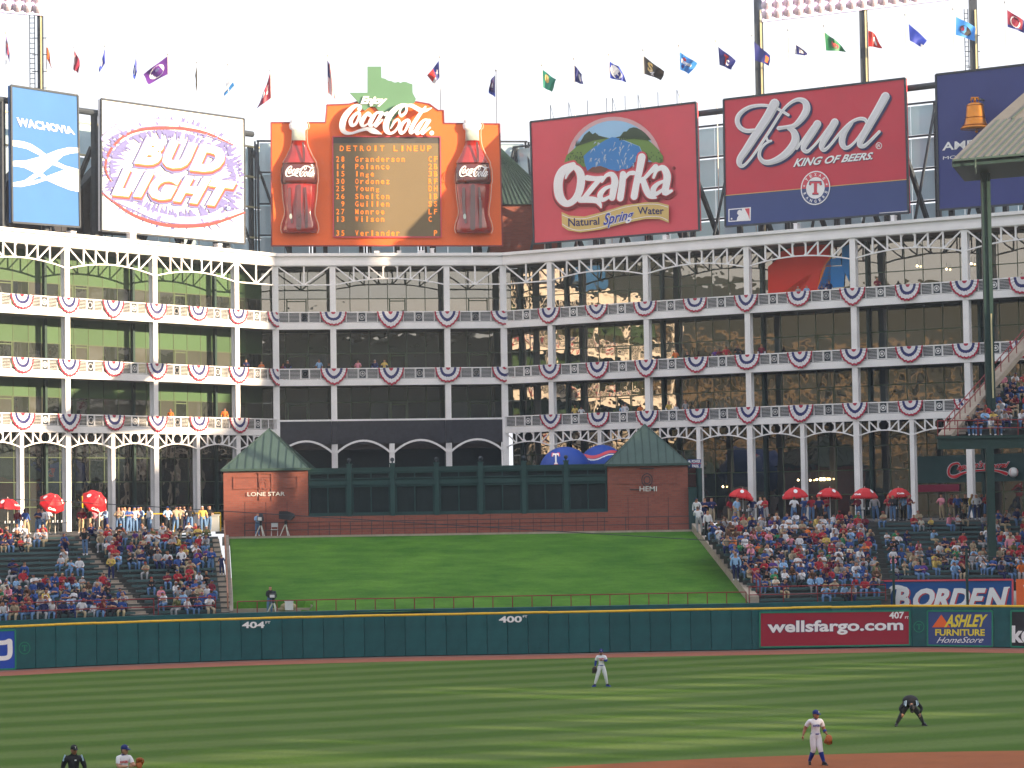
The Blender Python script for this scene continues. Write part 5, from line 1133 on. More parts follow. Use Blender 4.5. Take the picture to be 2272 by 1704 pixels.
# ------------------------------------------------------------ light towers
def tower(label, posts_, Y, bank, ladder):
    b0 = aty(posts_[0][0], 560, Y); t = thing('light_tower', label, 'light tower', (b0.x, Y, LV['roof'] - 6))
    for (x, wpx) in posts_:
        w2 = wpx / F_PX * Y; a = aty(x, -60, Y); mb = MB(); xc = aty(x, 200, Y).x
        mb.box(xc - w2 / 2, xc + w2 / 2, Y - .2, Y + .2, LV['roof'] - 6, a.z + 2); part('post', mb, 'dark_steel', t)
        mb = MB(); mb.box(xc + w2 * .12, xc + w2 * .32, Y - .32, Y - .202, LV['roof'] - 6, a.z - 3); part('conduit', mb, 'cream_lit_steel', t)
    for (x, x2) in ladder:
        xa_, xb_ = aty(x, 100, Y).x, aty(x2, 100, Y).x; mb = MB(); top = aty(x, 20, Y).z
        for xx in (xa_, xb_): mb.tube([(xx, Y, LV['roof'] - 4), (xx, Y, top)], .035, 6)
        zz = LV['roof'] - 4
        while zz < top: mb.tube([(xa_, Y, zz), (xb_, Y, zz)], .03, 5); zz += .38
        n_ = int((top - LV['roof']) / 1.25)
        for i in range(n_): mb.bar((xb_ - .2, Y, LV['roof'] + i * 1.25), (xb_ + .9, Y, LV['roof'] + i * 1.25), .06, .06)
        part('ladder', mb, 'dark_steel', t)
    (x0, y0, x1, y1, rowsn, nlamp) = bank
    lamp = MB(); lamp.lathe((0, 0, 0), [(.16, .5), (.30, .3), (.44, .04), (.46, 0)], 14, 0); lf = MB()
    mb = MB()
    for j in range(rowsn + 1):
        p, q = aty(x0, y0 - j * 21 + 8, Y - .3), aty(x1, y1 - j * 21 + 8, Y - .3); mb.bar(p, q, .30, .22)
    part('lamp_rack', mb, 'lamp_case', t)
    rot = Matrix.Rotation(math.radians(68), 3, 'X')
    case = MB(); case.lathe((0, 0, 0), [(.47, 0), (.44, .06), (.30, .34), (.14, .5)], 14); case.v = [rot @ v for v in case.v]
    face = MB(); face.lathe((0, 0, 0), [(.43, -.02), (.44, .0)], 14); face.v = [rot @ v for v in face.v]
    cm, fm = mesh_of('floodlight', case, ['lamp_case']), mesh_of('lens', face, ['lamp_on'])
    for j in range(rowsn):
        for i in range(nlamp):
            u = (i + .5) / nlamp; p = aty(x0 + (x1 - x0) * u, y0 + (y1 - y0) * u - j * 21 - 4, Y - .6)
            c = inst('floodlight', cm, p, 0, t); inst('lens', fm, p, 0, c)
tower('dark light tower post with lamp bank at upper left', [(90.5, 12)], 188, (-60, 12, 96, 24, 2, 7), [(66, 77)])
tower('light tower with three dark posts and a long lamp bank at upper right', [(1686, 19), (1919, 17), (2163, 17)], 200, (1690, 38, 2300, -34, 5, 26), [(2141, 2149)])

# ------------------------------------------------------------ flags
def flag(words, pole, quad, Y, mats, emb=None, wave=.12):
    """pole: (x, ytop, ybot); quad: hoist top, fly top, fly bottom, hoist bottom"""
    a = aty(pole[0], pole[1], Y); b = aty(pole[0], pole[2], Y); base = V((a.x, Y, LV['roof'] - .5))
    t = thing('flagpole', words, 'flag', base, 'flags flying above the outfield roof')
    mb = MB(); mb.tube([base, a], .045, 6); mb.ball(a + V((0, 0, .08)), .10, 8, 6); part('pole', mb, 'brace', t)
    N, K = 10, 6; ph = R_.uniform(0, 6)
    def pt(u, v, o=0.0):
        x = (quad[0][0] * (1 - u) + quad[1][0] * u) * (1 - v) + (quad[3][0] * (1 - u) + quad[2][0] * u) * v
        y = (quad[0][1] * (1 - u) + quad[1][1] * u) * (1 - v) + (quad[3][1] * (1 - u) + quad[2][1] * u) * v
        y += math.sin(u * 7 + v * 2 + ph) * 1.1 * u; x += math.sin(v * 6 + ph) * .9 * u
        return aty(x, y, Y - .05 + wave * 2.2 * u * math.sin(u * 8 + v * 3 + ph) - o)
    mb = MB(); vs = [pt(i / N, j / K) for j in range(K + 1) for i in range(N + 1)]; fs = [(j * (N + 1) + i, j * (N + 1) + i + 1, (j + 1) * (N + 1) + i + 1, (j + 1) * (N + 1) + i) for j in range(K) for i in range(N)]
    mi = []
    for j in range(K):
        for i in range(N): mi.append(emb['cell'](i / N, j / K) if emb and 'cell' in emb else 0)
    mb.v = vs; mb.f = fs; mb.m = mi; cl = part('cloth', mb, mats, t, smooth=True)
    if emb and 'draw' in emb:
        em = MB()
        for kind, args, m_ in emb['draw']:
            if kind == 'disc':
                cu, cv, ru, rv = args; em.add([pt(cu + ru * math.cos(k * math.pi / 8), cv + rv * math.sin(k * math.pi / 8), .03) for k in range(16)], [tuple(range(16))], m_)
            elif kind == 'text':
                s, (u0_, v0, u1_, v1) = args; uv, f2 = glyphs(s, .04); em.add([pt(u0_ + (u1_ - u0_) * u, v1 + (v0 - v1) * v, .06) for u, v in uv], f2, m_)
            elif kind == 'star':
                cu, cv, r = args; em.add([pt(cu + (r if k % 2 == 0 else r * .4) * math.sin(k * math.pi / 5), cv - 1.3 * (r if k % 2 == 0 else r * .4) * math.cos(k * math.pi / 5), .04) for k in range(10)], [tuple(range(10))], m_)
        part('emblem', em, emb['mats'], cl)
    return t
def q4(o, k, *pts): return [(o[0] + x / k, o[1] + y / k) for x, y in pts]
K_ = 3.8944; o1, o2, o3, o4 = (0, 0), (568, 0), (1136, 0), (1704, 0)
YL = lambda px: 190
flag('purple and orange flag hanging limp on the leftmost pole', (13, 74, 216), q4(o1, K_, (52, 300), (75, 420), (90, 560), (55, 450)), 192, ['f_purple'], dict(cell=lambda u, v: 0, mats=['f_orange'], draw=[('disc', (.4, .5, .3, .3), 0)]))
flag('orange red flag blowing right beside the left light tower', (103, 90, 300), q4(o1, K_, (402, 400), (420, 430), (450, 600), (402, 500)), 197, ['f_orange'])
flag('limp dark red flag on a thin pole left of the blue ones', (165.5, 108, 300), q4(o1, K_, (645, 440), (690, 520), (680, 630), (632, 600)), 197, ['f_maroon'])
flag('narrow blue flag falling to the left, third pole from the tower', (233.5, 104, 300), q4(o1, K_, (908, 415), (865, 560), (850, 632), (908, 545)), 198, ['f_royal'], dict(cell=lambda u, v: 0, mats=['t_white', 'b_red'], draw=[('disc', (.55, .5, .15, .22), 0), ('disc', (.55, .5, .07, .12), 1)]))
flag('small bright blue flag hanging limp left of the purple flag', (303, 119, 300), q4(o1, K_, (1180, 480), (1145, 620), (1160, 690), (1185, 620)), 199, ['f_royal'], dict(mats=['t_white'], draw=[('disc', (.6, .5, .2, .25), 0)]))
flag('large purple flag with white mountain disc blowing left', (372.5, 122, 300), q4(o1, K_, (1447, 485), (1238, 640), (1285, 728), (1450, 640)), 200, ['f_purple'], dict(mats=['t_white', 'b_purple'], draw=[('disc', (.5, .5, .34, .40), 0), ('disc', (.48, .40, .1, .1), 1)]))
flag('limp dark flag on the pole right of the purple flag', (437.5, 140, 300), q4(o1, K_, (1703, 560), (1685, 650), (1698, 790), (1703, 700)), 201, ['f_black'])
flag('pale flag with blue corner hanging above the white burst billboard', (506, 145, 300), q4(o1, K_, (1970, 560), (2027, 745), (1935, 830), (1957, 700)), 201, ['f_white', 'f_ltblue'], dict(cell=lambda u, v: 1 if u > .7 else 0))
flag('maroon flag streaming down to the left beside the scoreboard', (600, 158, 300), q4(o2, K_, (125, 620), (85, 760), (5, 942), (130, 845)), 204, ['f_maroon', 'f_purple'], dict(cell=lambda u, v: 1 if u > .8 else 0, mats=['t_white'], draw=[('text', ('S', (.25, .3, .45, .7)), 0), ('disc', (.75, .5, .08, .15), 0)]))
flag('limp American flag with red and white stripes left of the Texas map', (727, 125, 300), q4(o2, K_, (618, 520), (645, 560), (690, 860), (625, 800)), 214, ['f_red', 'f_white', 'f_navy'], dict(cell=lambda u, v: (2 if (v < .5 and u < .4) else int(u * 10 + v * 3) % 2)))
flag('Texas flag with white star on blue, right of the Texas map', (976, 128, 300), q4(o2, K_, (1580, 525), (1482, 655), (1540, 738), (1585, 668)), 214, ['f_navy', 'f_white', 'f_red'], dict(cell=lambda u, v: 0 if u < .5 else (1 if v > .5 else 2), mats=['t_white'], draw=[('star', (.25, .5, .17), 0)]))
flag('rounded navy flag with brown crest, above gap right of scoreboard', (1100.5, 158, 330), q4(o2, K_, (2065, 650), (2025, 690), (2010, 800), (2067, 840)), 214, ['f_navy', 'f_royal'], dict(cell=lambda u, v: 1 if v > .7 else 0, mats=['t_grey', 'f_maroon'], draw=[('disc', (.5, .45, .3, .28), 1), ('text', ('A', (.35, .3, .7, .6)), 0)]))
FLR = [('teal green flag with pale crest above the pink billboard, left end', 258, 570, 1040, [(265, 603), (383, 690), (345, 795), (270, 755)], ['f_green'], dict(mats=['b_gold', 't_white'], draw=[('disc', (.35, .35, .18, .25), 0), ('disc', (.38, .35, .08, .12), 1)])),
       ('narrow navy flag second from left above the pink billboard', 536, 515, 1010, [(540, 562), (600, 640), (613, 732), (545, 705)], ['f_navy'], dict(mats=['t_grey'], draw=[('disc', (.7, .5, .16, .3), 0)])),
       ('blue flag with white compass roundel above the pink billboard', 836, 478, 970, [(843, 532), (930, 580), (993, 708), (848, 676)], ['f_royal'], dict(mats=['t_white', 'f_navy'], draw=[('disc', (.45, .5, .40, .44), 0), ('disc', (.45, .5, .30, .34), 1), ('star', (.45, .5, .27), 0)])),
       ('black flag with tan letter above right part of pink billboard', 1135, 440, 938, [(1140, 485), (1320, 620), (1290, 690), (1145, 638)], ['f_black'], dict(mats=['b_gold', 't_grey'], draw=[('text', ('S', (.18, .12, .45, .72)), 0), ('text', ('o', (.28, .55, .45, .8)), 1), ('text', ('x', (.38, .62, .55, .92)), 1)])),
       ('bright light blue flag above the right end of pink billboard', 1442, 400, 900, [(1449, 450), (1605, 548), (1530, 635), (1452, 600)], ['f_ltblue'], dict(mats=['t_white', 'f_red', 'f_navy'], draw=[('text', ('Royals', (.12, .3, .8, .62)), 0), ('disc', (.3, .25, .1, .1), 1), ('disc', (.25, .75, .12, .12), 2)])),
       ('royal blue flag with red and white letter between red billboards', 1760, 360, 970, [(1782, 405), (1932, 520), (1895, 602), (1793, 560)], ['f_navy'], dict(mats=['t_white', 'f_red'], draw=[('text', ('T', (.35, .15, .6, .8)), 1), ('text', ('C', (.5, .4, .7, .8)), 0)])),
       ('navy and red flag half behind the first right tower post', 2077, 315, 825, [(2092, 360), (2232, 480), (2222, 565), (2100, 520)], ['f_navy', 'f_orange'], dict(cell=lambda u, v: 1 if .62 < u < .9 and v > .25 and v < .7 else 0))]
for wds, px, y0, y1, q, mts, emb in FLR: flag(wds, (1136 + px / K_, y0 / K_, y1 / K_), q4(o3, K_, *q), 206 - px * .004, mts, emb)
FR2 = [('white flag with dark gothic letter D above the red navy billboard', 175, 268, 800, [(178, 318), (350, 470), (380, 490), (180, 460)], ['f_white'], dict(mats=['f_navy', 't_white'], draw=[('text', ('D', (.35, .12, .85, 1.0)), 0), ('disc', (.6, .55, .06, .2), 1)])),
       ('green flag with dark red roundel above the red navy billboard', 484, 230, 770, [(490, 280), (600, 360), (680, 445), (502, 437)], ['f_forest'], dict(mats=['f_maroon', 'f_red'], draw=[('disc', (.55, .55, .2, .28), 0), ('disc', (.55, .55, .1, .14), 1)])),
       ('bright red flag just right of the middle tower post', 865, 200, 720, [(866, 260), (920, 290), (990, 418), (868, 400)], ['f_red'], dict(mats=['t_white'], draw=[('disc', (.62, .6, .12, .28), 0)])),
       ('blue flag with white trim fluttering right of middle post', 1187, 135, 640, [(1215, 205), (1370, 345), (1338, 415), (1225, 350)], ['f_royal', 'f_white'], dict(cell=lambda u, v: 1 if u > .7 and v > .6 else 0)),
       ('light blue flag with dark fish shape left of the last post', 1600, 85, 640, [(1625, 145), (1790, 230), (1790, 355), (1622, 300)], ['f_ltblue'], dict(mats=['f_black', 'f_maroon'], draw=[('disc', (.5, .55, .3, .28), 0), ('disc', (.35, .5, .1, .15), 1)])),
       ('large maroon and navy flag with round crest at upper right', 2048, 25, 640, [(2066, 85), (2230, 190), (2235, 290), (2070, 232)], ['f_maroon', 'f_navy'], dict(cell=lambda u, v: 1 if u > .75 or v > .8 else 0, mats=['t_grey', 'f_maroon'], draw=[('disc', (.42, .5, .26, .36), 0), ('disc', (.42, .5, .21, .30), 1)]))]
for wds, px, y0, y1, q, mts, emb in FR2: flag(wds, (1704 + px / K_, y0 / K_, y1 / K_), q4(o4, K_, *q), 198, mts, emb)
# whip aerials above the pink billboard
for i, (x, y0, y1, lean) in enumerate(((331, 905, 1030, 9), (490, 885, 1015, 8), (650, 868, 992, 0), (817, 845, 972, 0), (868, 845, 968, 10), (976, 825, 955, 0), (1088, 815, 945, 8), (1260, 795, 925, 0), (1424, 775, 905, 12))):
    X_, Y_ = 1136 + x / K_, 212; mb = MB(); a, b = aty(X_, y0 / K_, Y_), aty(X_, 300, Y_); mb.tube([V((a.x, Y_, LV['roof'] + 4)), a], .03, 5)
    if lean: mb.tube([a, V((a.x + lean * .12, Y_ + .3, a.z - 4.5))], .018, 4)
    solo('aerial_mast', mb, 'dark_steel', 'thin roof mast above the pink billboard, %s from its left edge' % ordn[i], 'mast', 'thin masts above the pink billboard', loc=(a.x, Y_, LV['roof'] + 4))
# ------------------------------------------------------------ stands round the field (they shade it) - right wall is unseen, its top and openings shaped for the sun
streaks = [((1136, 1542), (1418, 1551), 1.2), ((1239, 1535), (1393, 1539), .8), ((1349, 1530), (1521, 1533), .8), ((1508, 1519.5), (1675, 1518), .9), ((1575, 1503), (1810, 1504), 1.0), ((1660, 1497), (1900, 1500), 1.0), ((1800, 1481), (1985, 1484), .9), ((1900, 1473), (2110, 1477), .8),
           ((1290, 1589), (1470, 1593), .8), ((1213, 1597), (1406, 1600), .8), ((1136, 1615), (1246, 1617), .7), ((1547, 1565), (1675, 1568), .7), ((1431, 1575), (1573, 1577), .7), ((1495, 1619), (1760, 1628), 1.0), ((1611, 1609), (1896, 1615), 1.0), ((1470, 1627), (1740, 1634), .9),
           ((1362, 1637), (1598, 1648), 1.1), ((1187, 1650), (1444, 1658), 1.1), ((1136, 1670), (1316, 1676), .8), ((1897, 1580), (2128, 1586), 1.0), ((1832, 1584), (1999, 1593), .8), ((1704, 1594), (1832, 1598), .8), ((568, 1666), (671, 1670), .8), ((540, 1676), (735, 1682), 1.0), ((568, 1689), (684, 1694), .9),
           ((696, 1643), (773, 1644.5), .7), ((894, 1686), (1136, 1695), .9), ((876, 1535), (989, 1536), .7), ((985, 1527), (1136, 1529), .7), ((1056, 1613), (1136, 1615), .7), ((300, 1699), (568, 1702), 1.0), ((410, 1553), (472, 1554), .5), ((1500, 1476), (1640, 1478), .5)]
A_ = 100.0; tn = math.tan(SUN_EL); PV = V((-SUN_H.y, SUN_H.x, 0))
def smap(p): return p.dot(PV), p.z + tn * (A_ - (p.x * SUN_H.x + p.y * SUN_H.y))
gaps = []
for p, q, wd_ in streaks:
    a, b = smap(atz(*p)), smap(atz(*q)); s = (a[0] + b[0]) / 2; gaps.append((s - wd_ * .8, s + wd_ * .8, min(a[1], b[1]) - .35, max(a[1], b[1]) + .35))
gaps += [(166.4, 169.0, 50.1, 52.6), (180.2, 181.8, 52.2, 54.6), (178.2, 179.5, 53.4, 55.2)]
sil = [(0, 46), (110, 47), (125, 48.8), (131, 48.8), (136, 47.6), (141, 47), (145, 51.5), (147, 52.3), (151.5, 50.3), (155.6, 50.5), (158.5, 55.7), (168, 59.4), (171, 60.5), (172.6, 65), (173, 75), (175.3, 76), (175.5, 82), (178.4, 82), (178.6, 66.5), (184, 65), (190, 66), (240, 66)]
def silh(s):
    for (a, h), (b, k) in zip(sil, sil[1:]):
        if a <= s <= b: return h + (k - h) * (s - a) / (b - a)
    return sil[-1][1]
gs = thing('grandstand', 'unseen grandstand on the right, wall outline and slots shaped to cast the shade', 'grandstand', SUN_H * A_ + PV * 100)
mb = MB(); st = .5; s = 0.0
runs = []
while s < 240:
    m_ = s + st / 2; h = silh(m_); cuts = sorted((g[2], g[3]) for g in gaps if g[0] <= m_ <= g[1]); z0 = -0.2; iv = []
    for c0, c1 in cuts:
        if c0 > z0: iv.append((z0, min(c0, h)))
        z0 = max(z0, c1)
    if z0 < h: iv.append((z0, h))
    runs.append((s, iv)); s += st
i = 0
while i < len(runs):
    j = i
    while j + 1 < len(runs) and runs[j + 1][1] and len(runs[j + 1][1]) == len(runs[i][1]) and all(abs(a[0] - b[0]) < .01 and abs(a[1] - b[1]) < .4 for a, b in zip(runs[i][1], runs[j + 1][1])) : j += 1
    a, b = runs[i][0], runs[j][0] + st
    for (z0, z1) in runs[i][1]: mb.obox(SUN_H * A_ + PV * a + V((0, 0, z0)), PV * (b - a), SUN_H * .8, V((0, 0, z1 - z0)))
    i = j + 1
part('sun_mask_wall', mb, 'stand_dark', gs)
mb = MB()
for i in range(14): mb.obox(SUN_H * (A_ - 24 + i * 1.7) + PV * 8 + V((0, 0, 0)), PV * 112, SUN_H * 1.7, V((0, 0, 2 + i * .9)))
part('lower_seating', mb, 'stand_dark', gs)
gs2 = thing('grandstand', 'main grandstand behind and to the left of the camera', 'grandstand', (0, -30, 0)); mb = MB()
for i in range(16): mb.box(-95, 95, -8.5 - i * 1.6, -6.9 - i * 1.6, 0, 3 + i * .6)
mb.box(-100, 100, -45, -36, 0, 39); mb.box(-104, 104, -46, -22, 39, 40); part('seating', mb, 'stand_dark', gs2)
mb = MB()
for i in range(10): mb.box(-100 - i * 1.8, -98.2 - i * 1.8, -20, 120, 0, 3 + i * .9)
for z0_, z1_, mi in ((0, 7, 0), (7, 8, 1), (8, 15, 0), (15, 16.2, 1), (16.2, 22, 0), (22, 23, 1), (23, 29, 0), (29, 30, 1), (30, 38, 0)):  # unseen stand; cream bands and posts added for reflections in the glass
    mb.box(-128, -118 + mi * .6, -20, 125, z0_, z1_, mi); mb.obox((-124, 112, z0_), (70, 78, 0), (-5 - mi * .0, 5, 0), (0, 0, z1_ - z0_), mi)
    if mi:
        for k in range(30): mb.box(-117.3, -116.9, -18 + k * 4.8, -17.5 + k * 4.8, z0_ - 6, z0_ + .5, 1)
        for k in range(18): q_ = V((-123.6 + k * 4.0, 111.6 + k * 4.46, z0_ - 6)); mb.obox(q_, (.35, .4, 0), (.25, -.25, 0), (0, 0, 6.5), 1)
part('left_seating', mb, ['stand_dark', 'stand_cream'], gs2)

# ------------------------------------------------------------ bleachers
TR, RI, Z0, NR = .80, .285, 2.45, 16
SECT = {'left': dict(L=lambda r: -70, R=lambda r: 299 - 9.0 * r, r0=0), 'middle': dict(L=lambda r: 342 - 10.0 * r, R=lambda r: 489 - 1.4 * r, r0=0),
        'right': dict(L=lambda r: 1684 - 8.6 * r, R=lambda r: 1968 - 2.6 * r, r0=0), 'far right': dict(L=lambda r: 1985 - 2.6 * r, R=lambda r: 2345, r0=4)}
def row_z(r): return Z0 + RI * r
def row_off(r): return -(1.75 + TR * r)
for nm, label, x0, x1, r0_ in (('bleachers', 'left field bleacher stand with dark green benches', -80, 516, 0), ('bleachers', 'right field bleacher stand packed with spectators', 1690, 2350, 0)):
    p0 = line_pt((x0 + x1) / 2, row_off(0), 0); bs = thing(nm, label, 'bleachers', p0)
    for r in range(NR + 1):
        xl = x0 if x0 < 0 else x0 - 8.4 * r; xr = x1 - 2 * r if x0 < 0 else x1; cuts = [(xl, xr)]
        if x0 > 0 and r < 4: cuts = [(xl, 1976)]
        for (xa, xb) in cuts:
            mb = MB(); n = 10; z = row_z(r)
            f_ = [line_pt(xa + (xb - xa) * i / n, row_off(r) + TR / 2 + .02, z) for i in range(n + 1)]; b_ = [line_pt(xa + (xb - xa) * i / n, row_off(r) - TR / 2 if r < NR else row_off(r) - 3.2, z) for i in range(n + 1)]
            for i in range(n + 1): b_[i] = V((b_[i].x + (f_[i].x - b_[i].x) * .0, b_[i].y, b_[i].z))
            vs = f_ + b_ + [V((p.x, p.y, z - RI - .15)) for p in f_]; m_ = n + 1
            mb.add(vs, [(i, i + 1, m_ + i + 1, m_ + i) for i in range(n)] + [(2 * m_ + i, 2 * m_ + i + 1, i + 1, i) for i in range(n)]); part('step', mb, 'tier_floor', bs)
    for sn in (('left', 'middle') if x0 < 0 else ('right', 'far right')):
        S = SECT[sn]
        for r in range(S['r0'], NR):
            xa, xb = S['L'](r), S['R'](r); n = 6; z = row_z(r) + .42; mb = MB(); w0 = line_pt(xa, row_off(r), z); tot = (line_pt(xb, row_off(r), z) - w0).length; nn_ = max(1, round(tot / 5))
            pts = [line_pt(xa + (xb - xa) * i / nn_, row_off(r), z) for i in range(nn_ + 1)]
            for i in range(nn_):
                a, b = pts[i], pts[i + 1]; d = (b - a).normalized(); n_ = V((d.y, -d.x, 0)); mb.obox(a - n_ * .16 + V((0, 0, -.06)), b - a, n_ * .32, V((0, 0, .13)))
                mb.obox(a - n_ * .05 + d * .6, d * .05, n_ * .1, V((0, 0, -.40))); mb.obox(b - n_ * .05 - d * .6, d * .05, n_ * .1, V((0, 0, -.40)))
            part('bench', mb, 'bench_green', bs)
    if x0 < 0:
        for (xa, xb) in ((lambda r: 303 - 9.0 * r, lambda r: 338 - 10 * r), (lambda r: 493 - 1.4 * r, lambda r: 514 - 1.9 * r)):
            mb = MB()
            for r in range(NR * 2):
                rr = r / 2; a, b = line_pt(xa(rr), row_off(rr) + .2, row_z(rr) + .02), line_pt(xb(rr), row_off(rr) + .2, row_z(rr) + .02); mb.obox(a + V((0, 0, -.3)), b - a, V((0, .45, 0)), V((0, 0, .32)))
            part('stair', mb, 'stair_concrete', bs)
# board under the far right section
PBd = Plane(line_pt(1975, -4.4, 0), line_pt(2330, -4.4, 0) - line_pt(1975, -4.4, 0))
bd = thing('advertising_board', 'blue board with big white slanted capitals above right outfield wall', 'advertisement', PBd.hit(1975, 1352))
mb = MB(); mb.poly([PBd.hit(*p) for p in ((1952, 1372), (2247, 1372), (2247, 1286), (1940, 1289))], PBd.n, .2); part('panel', mb, 'w_blue', bd)
mb = MB(); mb.bar(PBd.hit(1940, 1289), PBd.hit(2247, 1286), .10, .12, up=PBd.n); mb.bar(PBd.hit(2247, 1286), PBd.hit(2247, 1372), .10, .12, up=PBd.n); part('edge_trim', mb, 'b_red', bd)
mb = MB()
for wd_, q in (('B', [(1983, 1352), (2018, 1352), (2019, 1301), (1985, 1301)]), ('ORDE', [(2022, 1352), (2179, 1352), (2188, 1304), (2030, 1305)]), ('N', [(2184, 1352), (2232, 1352), (2238, 1302), (2190, 1304)])):
    text(mb, wd_, [(x + 3, y + 2) for x, y in q], PBd, .03, 1, .045, .12); text(mb, wd_, q, PBd, .06, 0, .045, .12)
z = Z(1704, 1278, K_)
ribbon(mb, [z(1055, 160, 10), z(1065, 110, 34), z(1110, 95, 36), z(1160, 100, 30)], PBd, .07, 0); ribbon(mb, [z(2050, 108, 22), z(2085, 97, 10)], PBd, .07, 0)
part('lettering', mb, ['t_white', 'b_red'], bd)
rd = thing('advertising_board', 'red board with white lettering cut by right photo edge', 'advertisement', PBd.hit(2256, 1352)); mb = MB(); mb.poly([PBd.hit(*p) for p in ((2256, 1372), (2360, 1374), (2360, 1284), (2254, 1285))], PBd.n, .2); part('panel', mb, 'b_orange', rd)
mb = MB(); text(mb, 'Yo', [(2267, 1345), (2330, 1345), (2332, 1298), (2270, 1298)], PBd, .04, 0, .03, .2); part('lettering', mb, 't_white', rd)
for x in (1986, 2149):
    a = line_pt(x, -2.6, 0); mb = MB(); mb.box(a.x - .07, a.x + .07, a.y - .07, a.y + .07, 0, aty(x, 1235 if x < 2000 else 1215, a.y).z); mb.box(a.x - .12, a.x + .12, a.y - .12, a.y + .12, 0, .1)
    solo('post', mb, 'green_steel', 'thin dark green post crossing the %s of the blue lettered board' % ('left end' if x < 2000 else 'middle'), 'post', loc=a)

# ------------------------------------------------------------ upper deck, its roof and post at the right edge
YU = 156.0; PU = Plane((0, YU), (1, 0))
ud = thing('upper_deck', 'upper seating deck with dark green girder at right edge', 'grandstand', aty(2200, 1255, YU))
u = lambda x, y: aty(x, y, YU)
xl = u(2080, 980).x; zb, zt = u(2180, 996).z, u(2180, 968).z
mb = MB(); mb.box(xl, xl + 16, YU - .3, YU + .1, zb, zt); mb.box(xl - .1, xl + 16, YU - .42, YU + .2, zt - .12, zt + .04); mb.obox((xl, YU + .101, zt - .35), (16, 0, 0), (2.7, 14, 0), (0, 0, .22)); part('girder', mb, 'green_steel', ud)
UR, UT = .36, .8
for r in range(11):
    mb = MB(); x0_ = xl + .8 + r * .40; mb.box(x0_, xl + 16, YU + .3 + r * UT, YU + .3 + (r + 1) * UT, zt - .3, zt + .05 + r * UR); part('step', mb, 'tier_floor', ud)
    mb = MB(); mb.box(x0_ + 1.1, xl + 16, YU + .55 + r * UT, YU + .85 + r * UT, zt + .42 + r * UR, zt + .47 + r * UR)
    for k in range(8): mb.box(x0_ + 1.4 + k * 1.7, x0_ + 1.46 + k * 1.7, YU + .6 + r * UT, YU + .8 + r * UT, zt + .05 + r * UR, zt + .42 + r * UR)
    part('bench', mb, 'bench_green', ud)
a, b, c = V((xl + .5, YU + .2, zt)), V((xl + 5.6, YU + 8.5, zt + 4.3)), V((xl + 8.5, YU + 11, zt + 8.5))
aw = thing('staircase', 'concrete stair with red handrails climbing to the upper deck', 'staircase', a)
b = aty(2186, 866, YU + 4); c = aty(2290, 745, YU + 7)
mb = MB()
for p, q in ((a, b), (b, c)): mb.bar(p, q, 1.0, .30)
part('stringer', mb, 'stair_concrete', aw)
mb = MB()
for i in range(16):
    p = a.lerp(b, i / 16) + V((.4, .1, .15)); mb.box(p.x, p.x + .9, p.y, p.y + .9, p.z, p.z + .16)
part('tread', mb, 'concrete', aw)
for h in (.95, .5):
    mb = MB(); mb.tube([p + V((-.1, -.5, h)) for p in (a, b, c)], .035, 6); part('handrail', mb, 'red_rail', aw)
pm = MB(); pm.tube([(0, 0, 0), (0, 0, .95)], .03, 6); pme2 = mesh_of('post', pm, ['red_rail'])
for i in range(9): inst('post', pme2, a.lerp(b, i / 8) + V((-.1, -.5, 0)), 0, aw)
for i in range(1, 7): inst('post', pme2, b.lerp(c, i / 6) + V((-.1, -.5, 0)), 0, aw)
rail_line('railing', 'red railing along the front of the upper right deck', [V((xl, YU - .2, zt)), V((xl + 16, YU - .2, zt))], .98, 1.25, 'red_rail', rails=(1.0, .5))
pt_ = thing('support_post', 'tall dark green post carrying the seamed metal roof at right', 'post', aty(2203, 1262, YU - .9)); pb = aty(2203, 1262, YU - .9); tp = aty(2187, 362, YU - .9)
w2 = 8.6 / F_PX * YU; mb = MB(); mb.box(pb.x - w2, pb.x + w2, YU - .9, YU - .5, pb.z, zb - .01); part('lower_shaft', mb, 'green_steel', pt_); mb = MB(); tq = aty(2197, 905, YU + 2.6); mb.box(tq.x - w2, tq.x + w2, YU + 2.4, YU + 2.8, zt, tp.z); mb.box(tq.x + w2 * .3, tq.x + w2 * 1.25, YU + 2.3, YU + 2.399, zt, tp.z - .2); part('shaft', mb, 'green_steel', pt_)
mb = MB(); mb.tube([(tq.x + w2 * .55, YU + 2.24, aty(2200, 880, YU).z), (tq.x + w2 * .55, YU + 2.24, aty(2200, 690, YU).z)], .05, 6); part('conduit', mb, 'cream_lit_steel', pt_)
mb = MB(); mb.box(pb.x - .35, pb.x + .35, YU - 1.05, YU - .35, pb.z, pb.z + .2); part('base_plate', mb, 'green_steel', pt_)
rf_ = thing('canopy_roof', 'pale seamed metal canopy roof over the right upper deck', 'roof', tp)
def qz(x, y, Y): return aty(x, y, Y)
E1, E2 = qz(2113, 354, YU - 2.5), qz(2340, 334, YU - 2.5); A1, T1 = qz(2200, 268, YU + 2.0), qz(2290, 190, YU + 5.0); A2, T2 = A1 + (E2 - E1), T1 + (E2 - E1)
mb = MB(); mb.add([E1, E2, A2, A1], [(0, 1, 2, 3)]); mb.add([A1, A2, T2, T1], [(0, 1, 2, 3)]); mb.add([E1, A1, E1 + V((4.2, 12, 0)), A1 + V((2.5, 8, 0))], [(0, 2, 3, 1)]); part('roof_sheet', mb, 'roof_metal', rf_)
nrm = (E2 - E1).cross(A1 - E1).normalized()
if nrm.z < 0: nrm = -nrm
dirn = (A1 - E1)
for i in range(1, 13):
    p = E1.lerp(E2, i / 13); 
    e = p + dirn
    mb = MB(); mb.bar(p + nrm * .03, e + nrm * .03, .05, .07, up=nrm); part('seam', mb, 'seam_green', rf_)
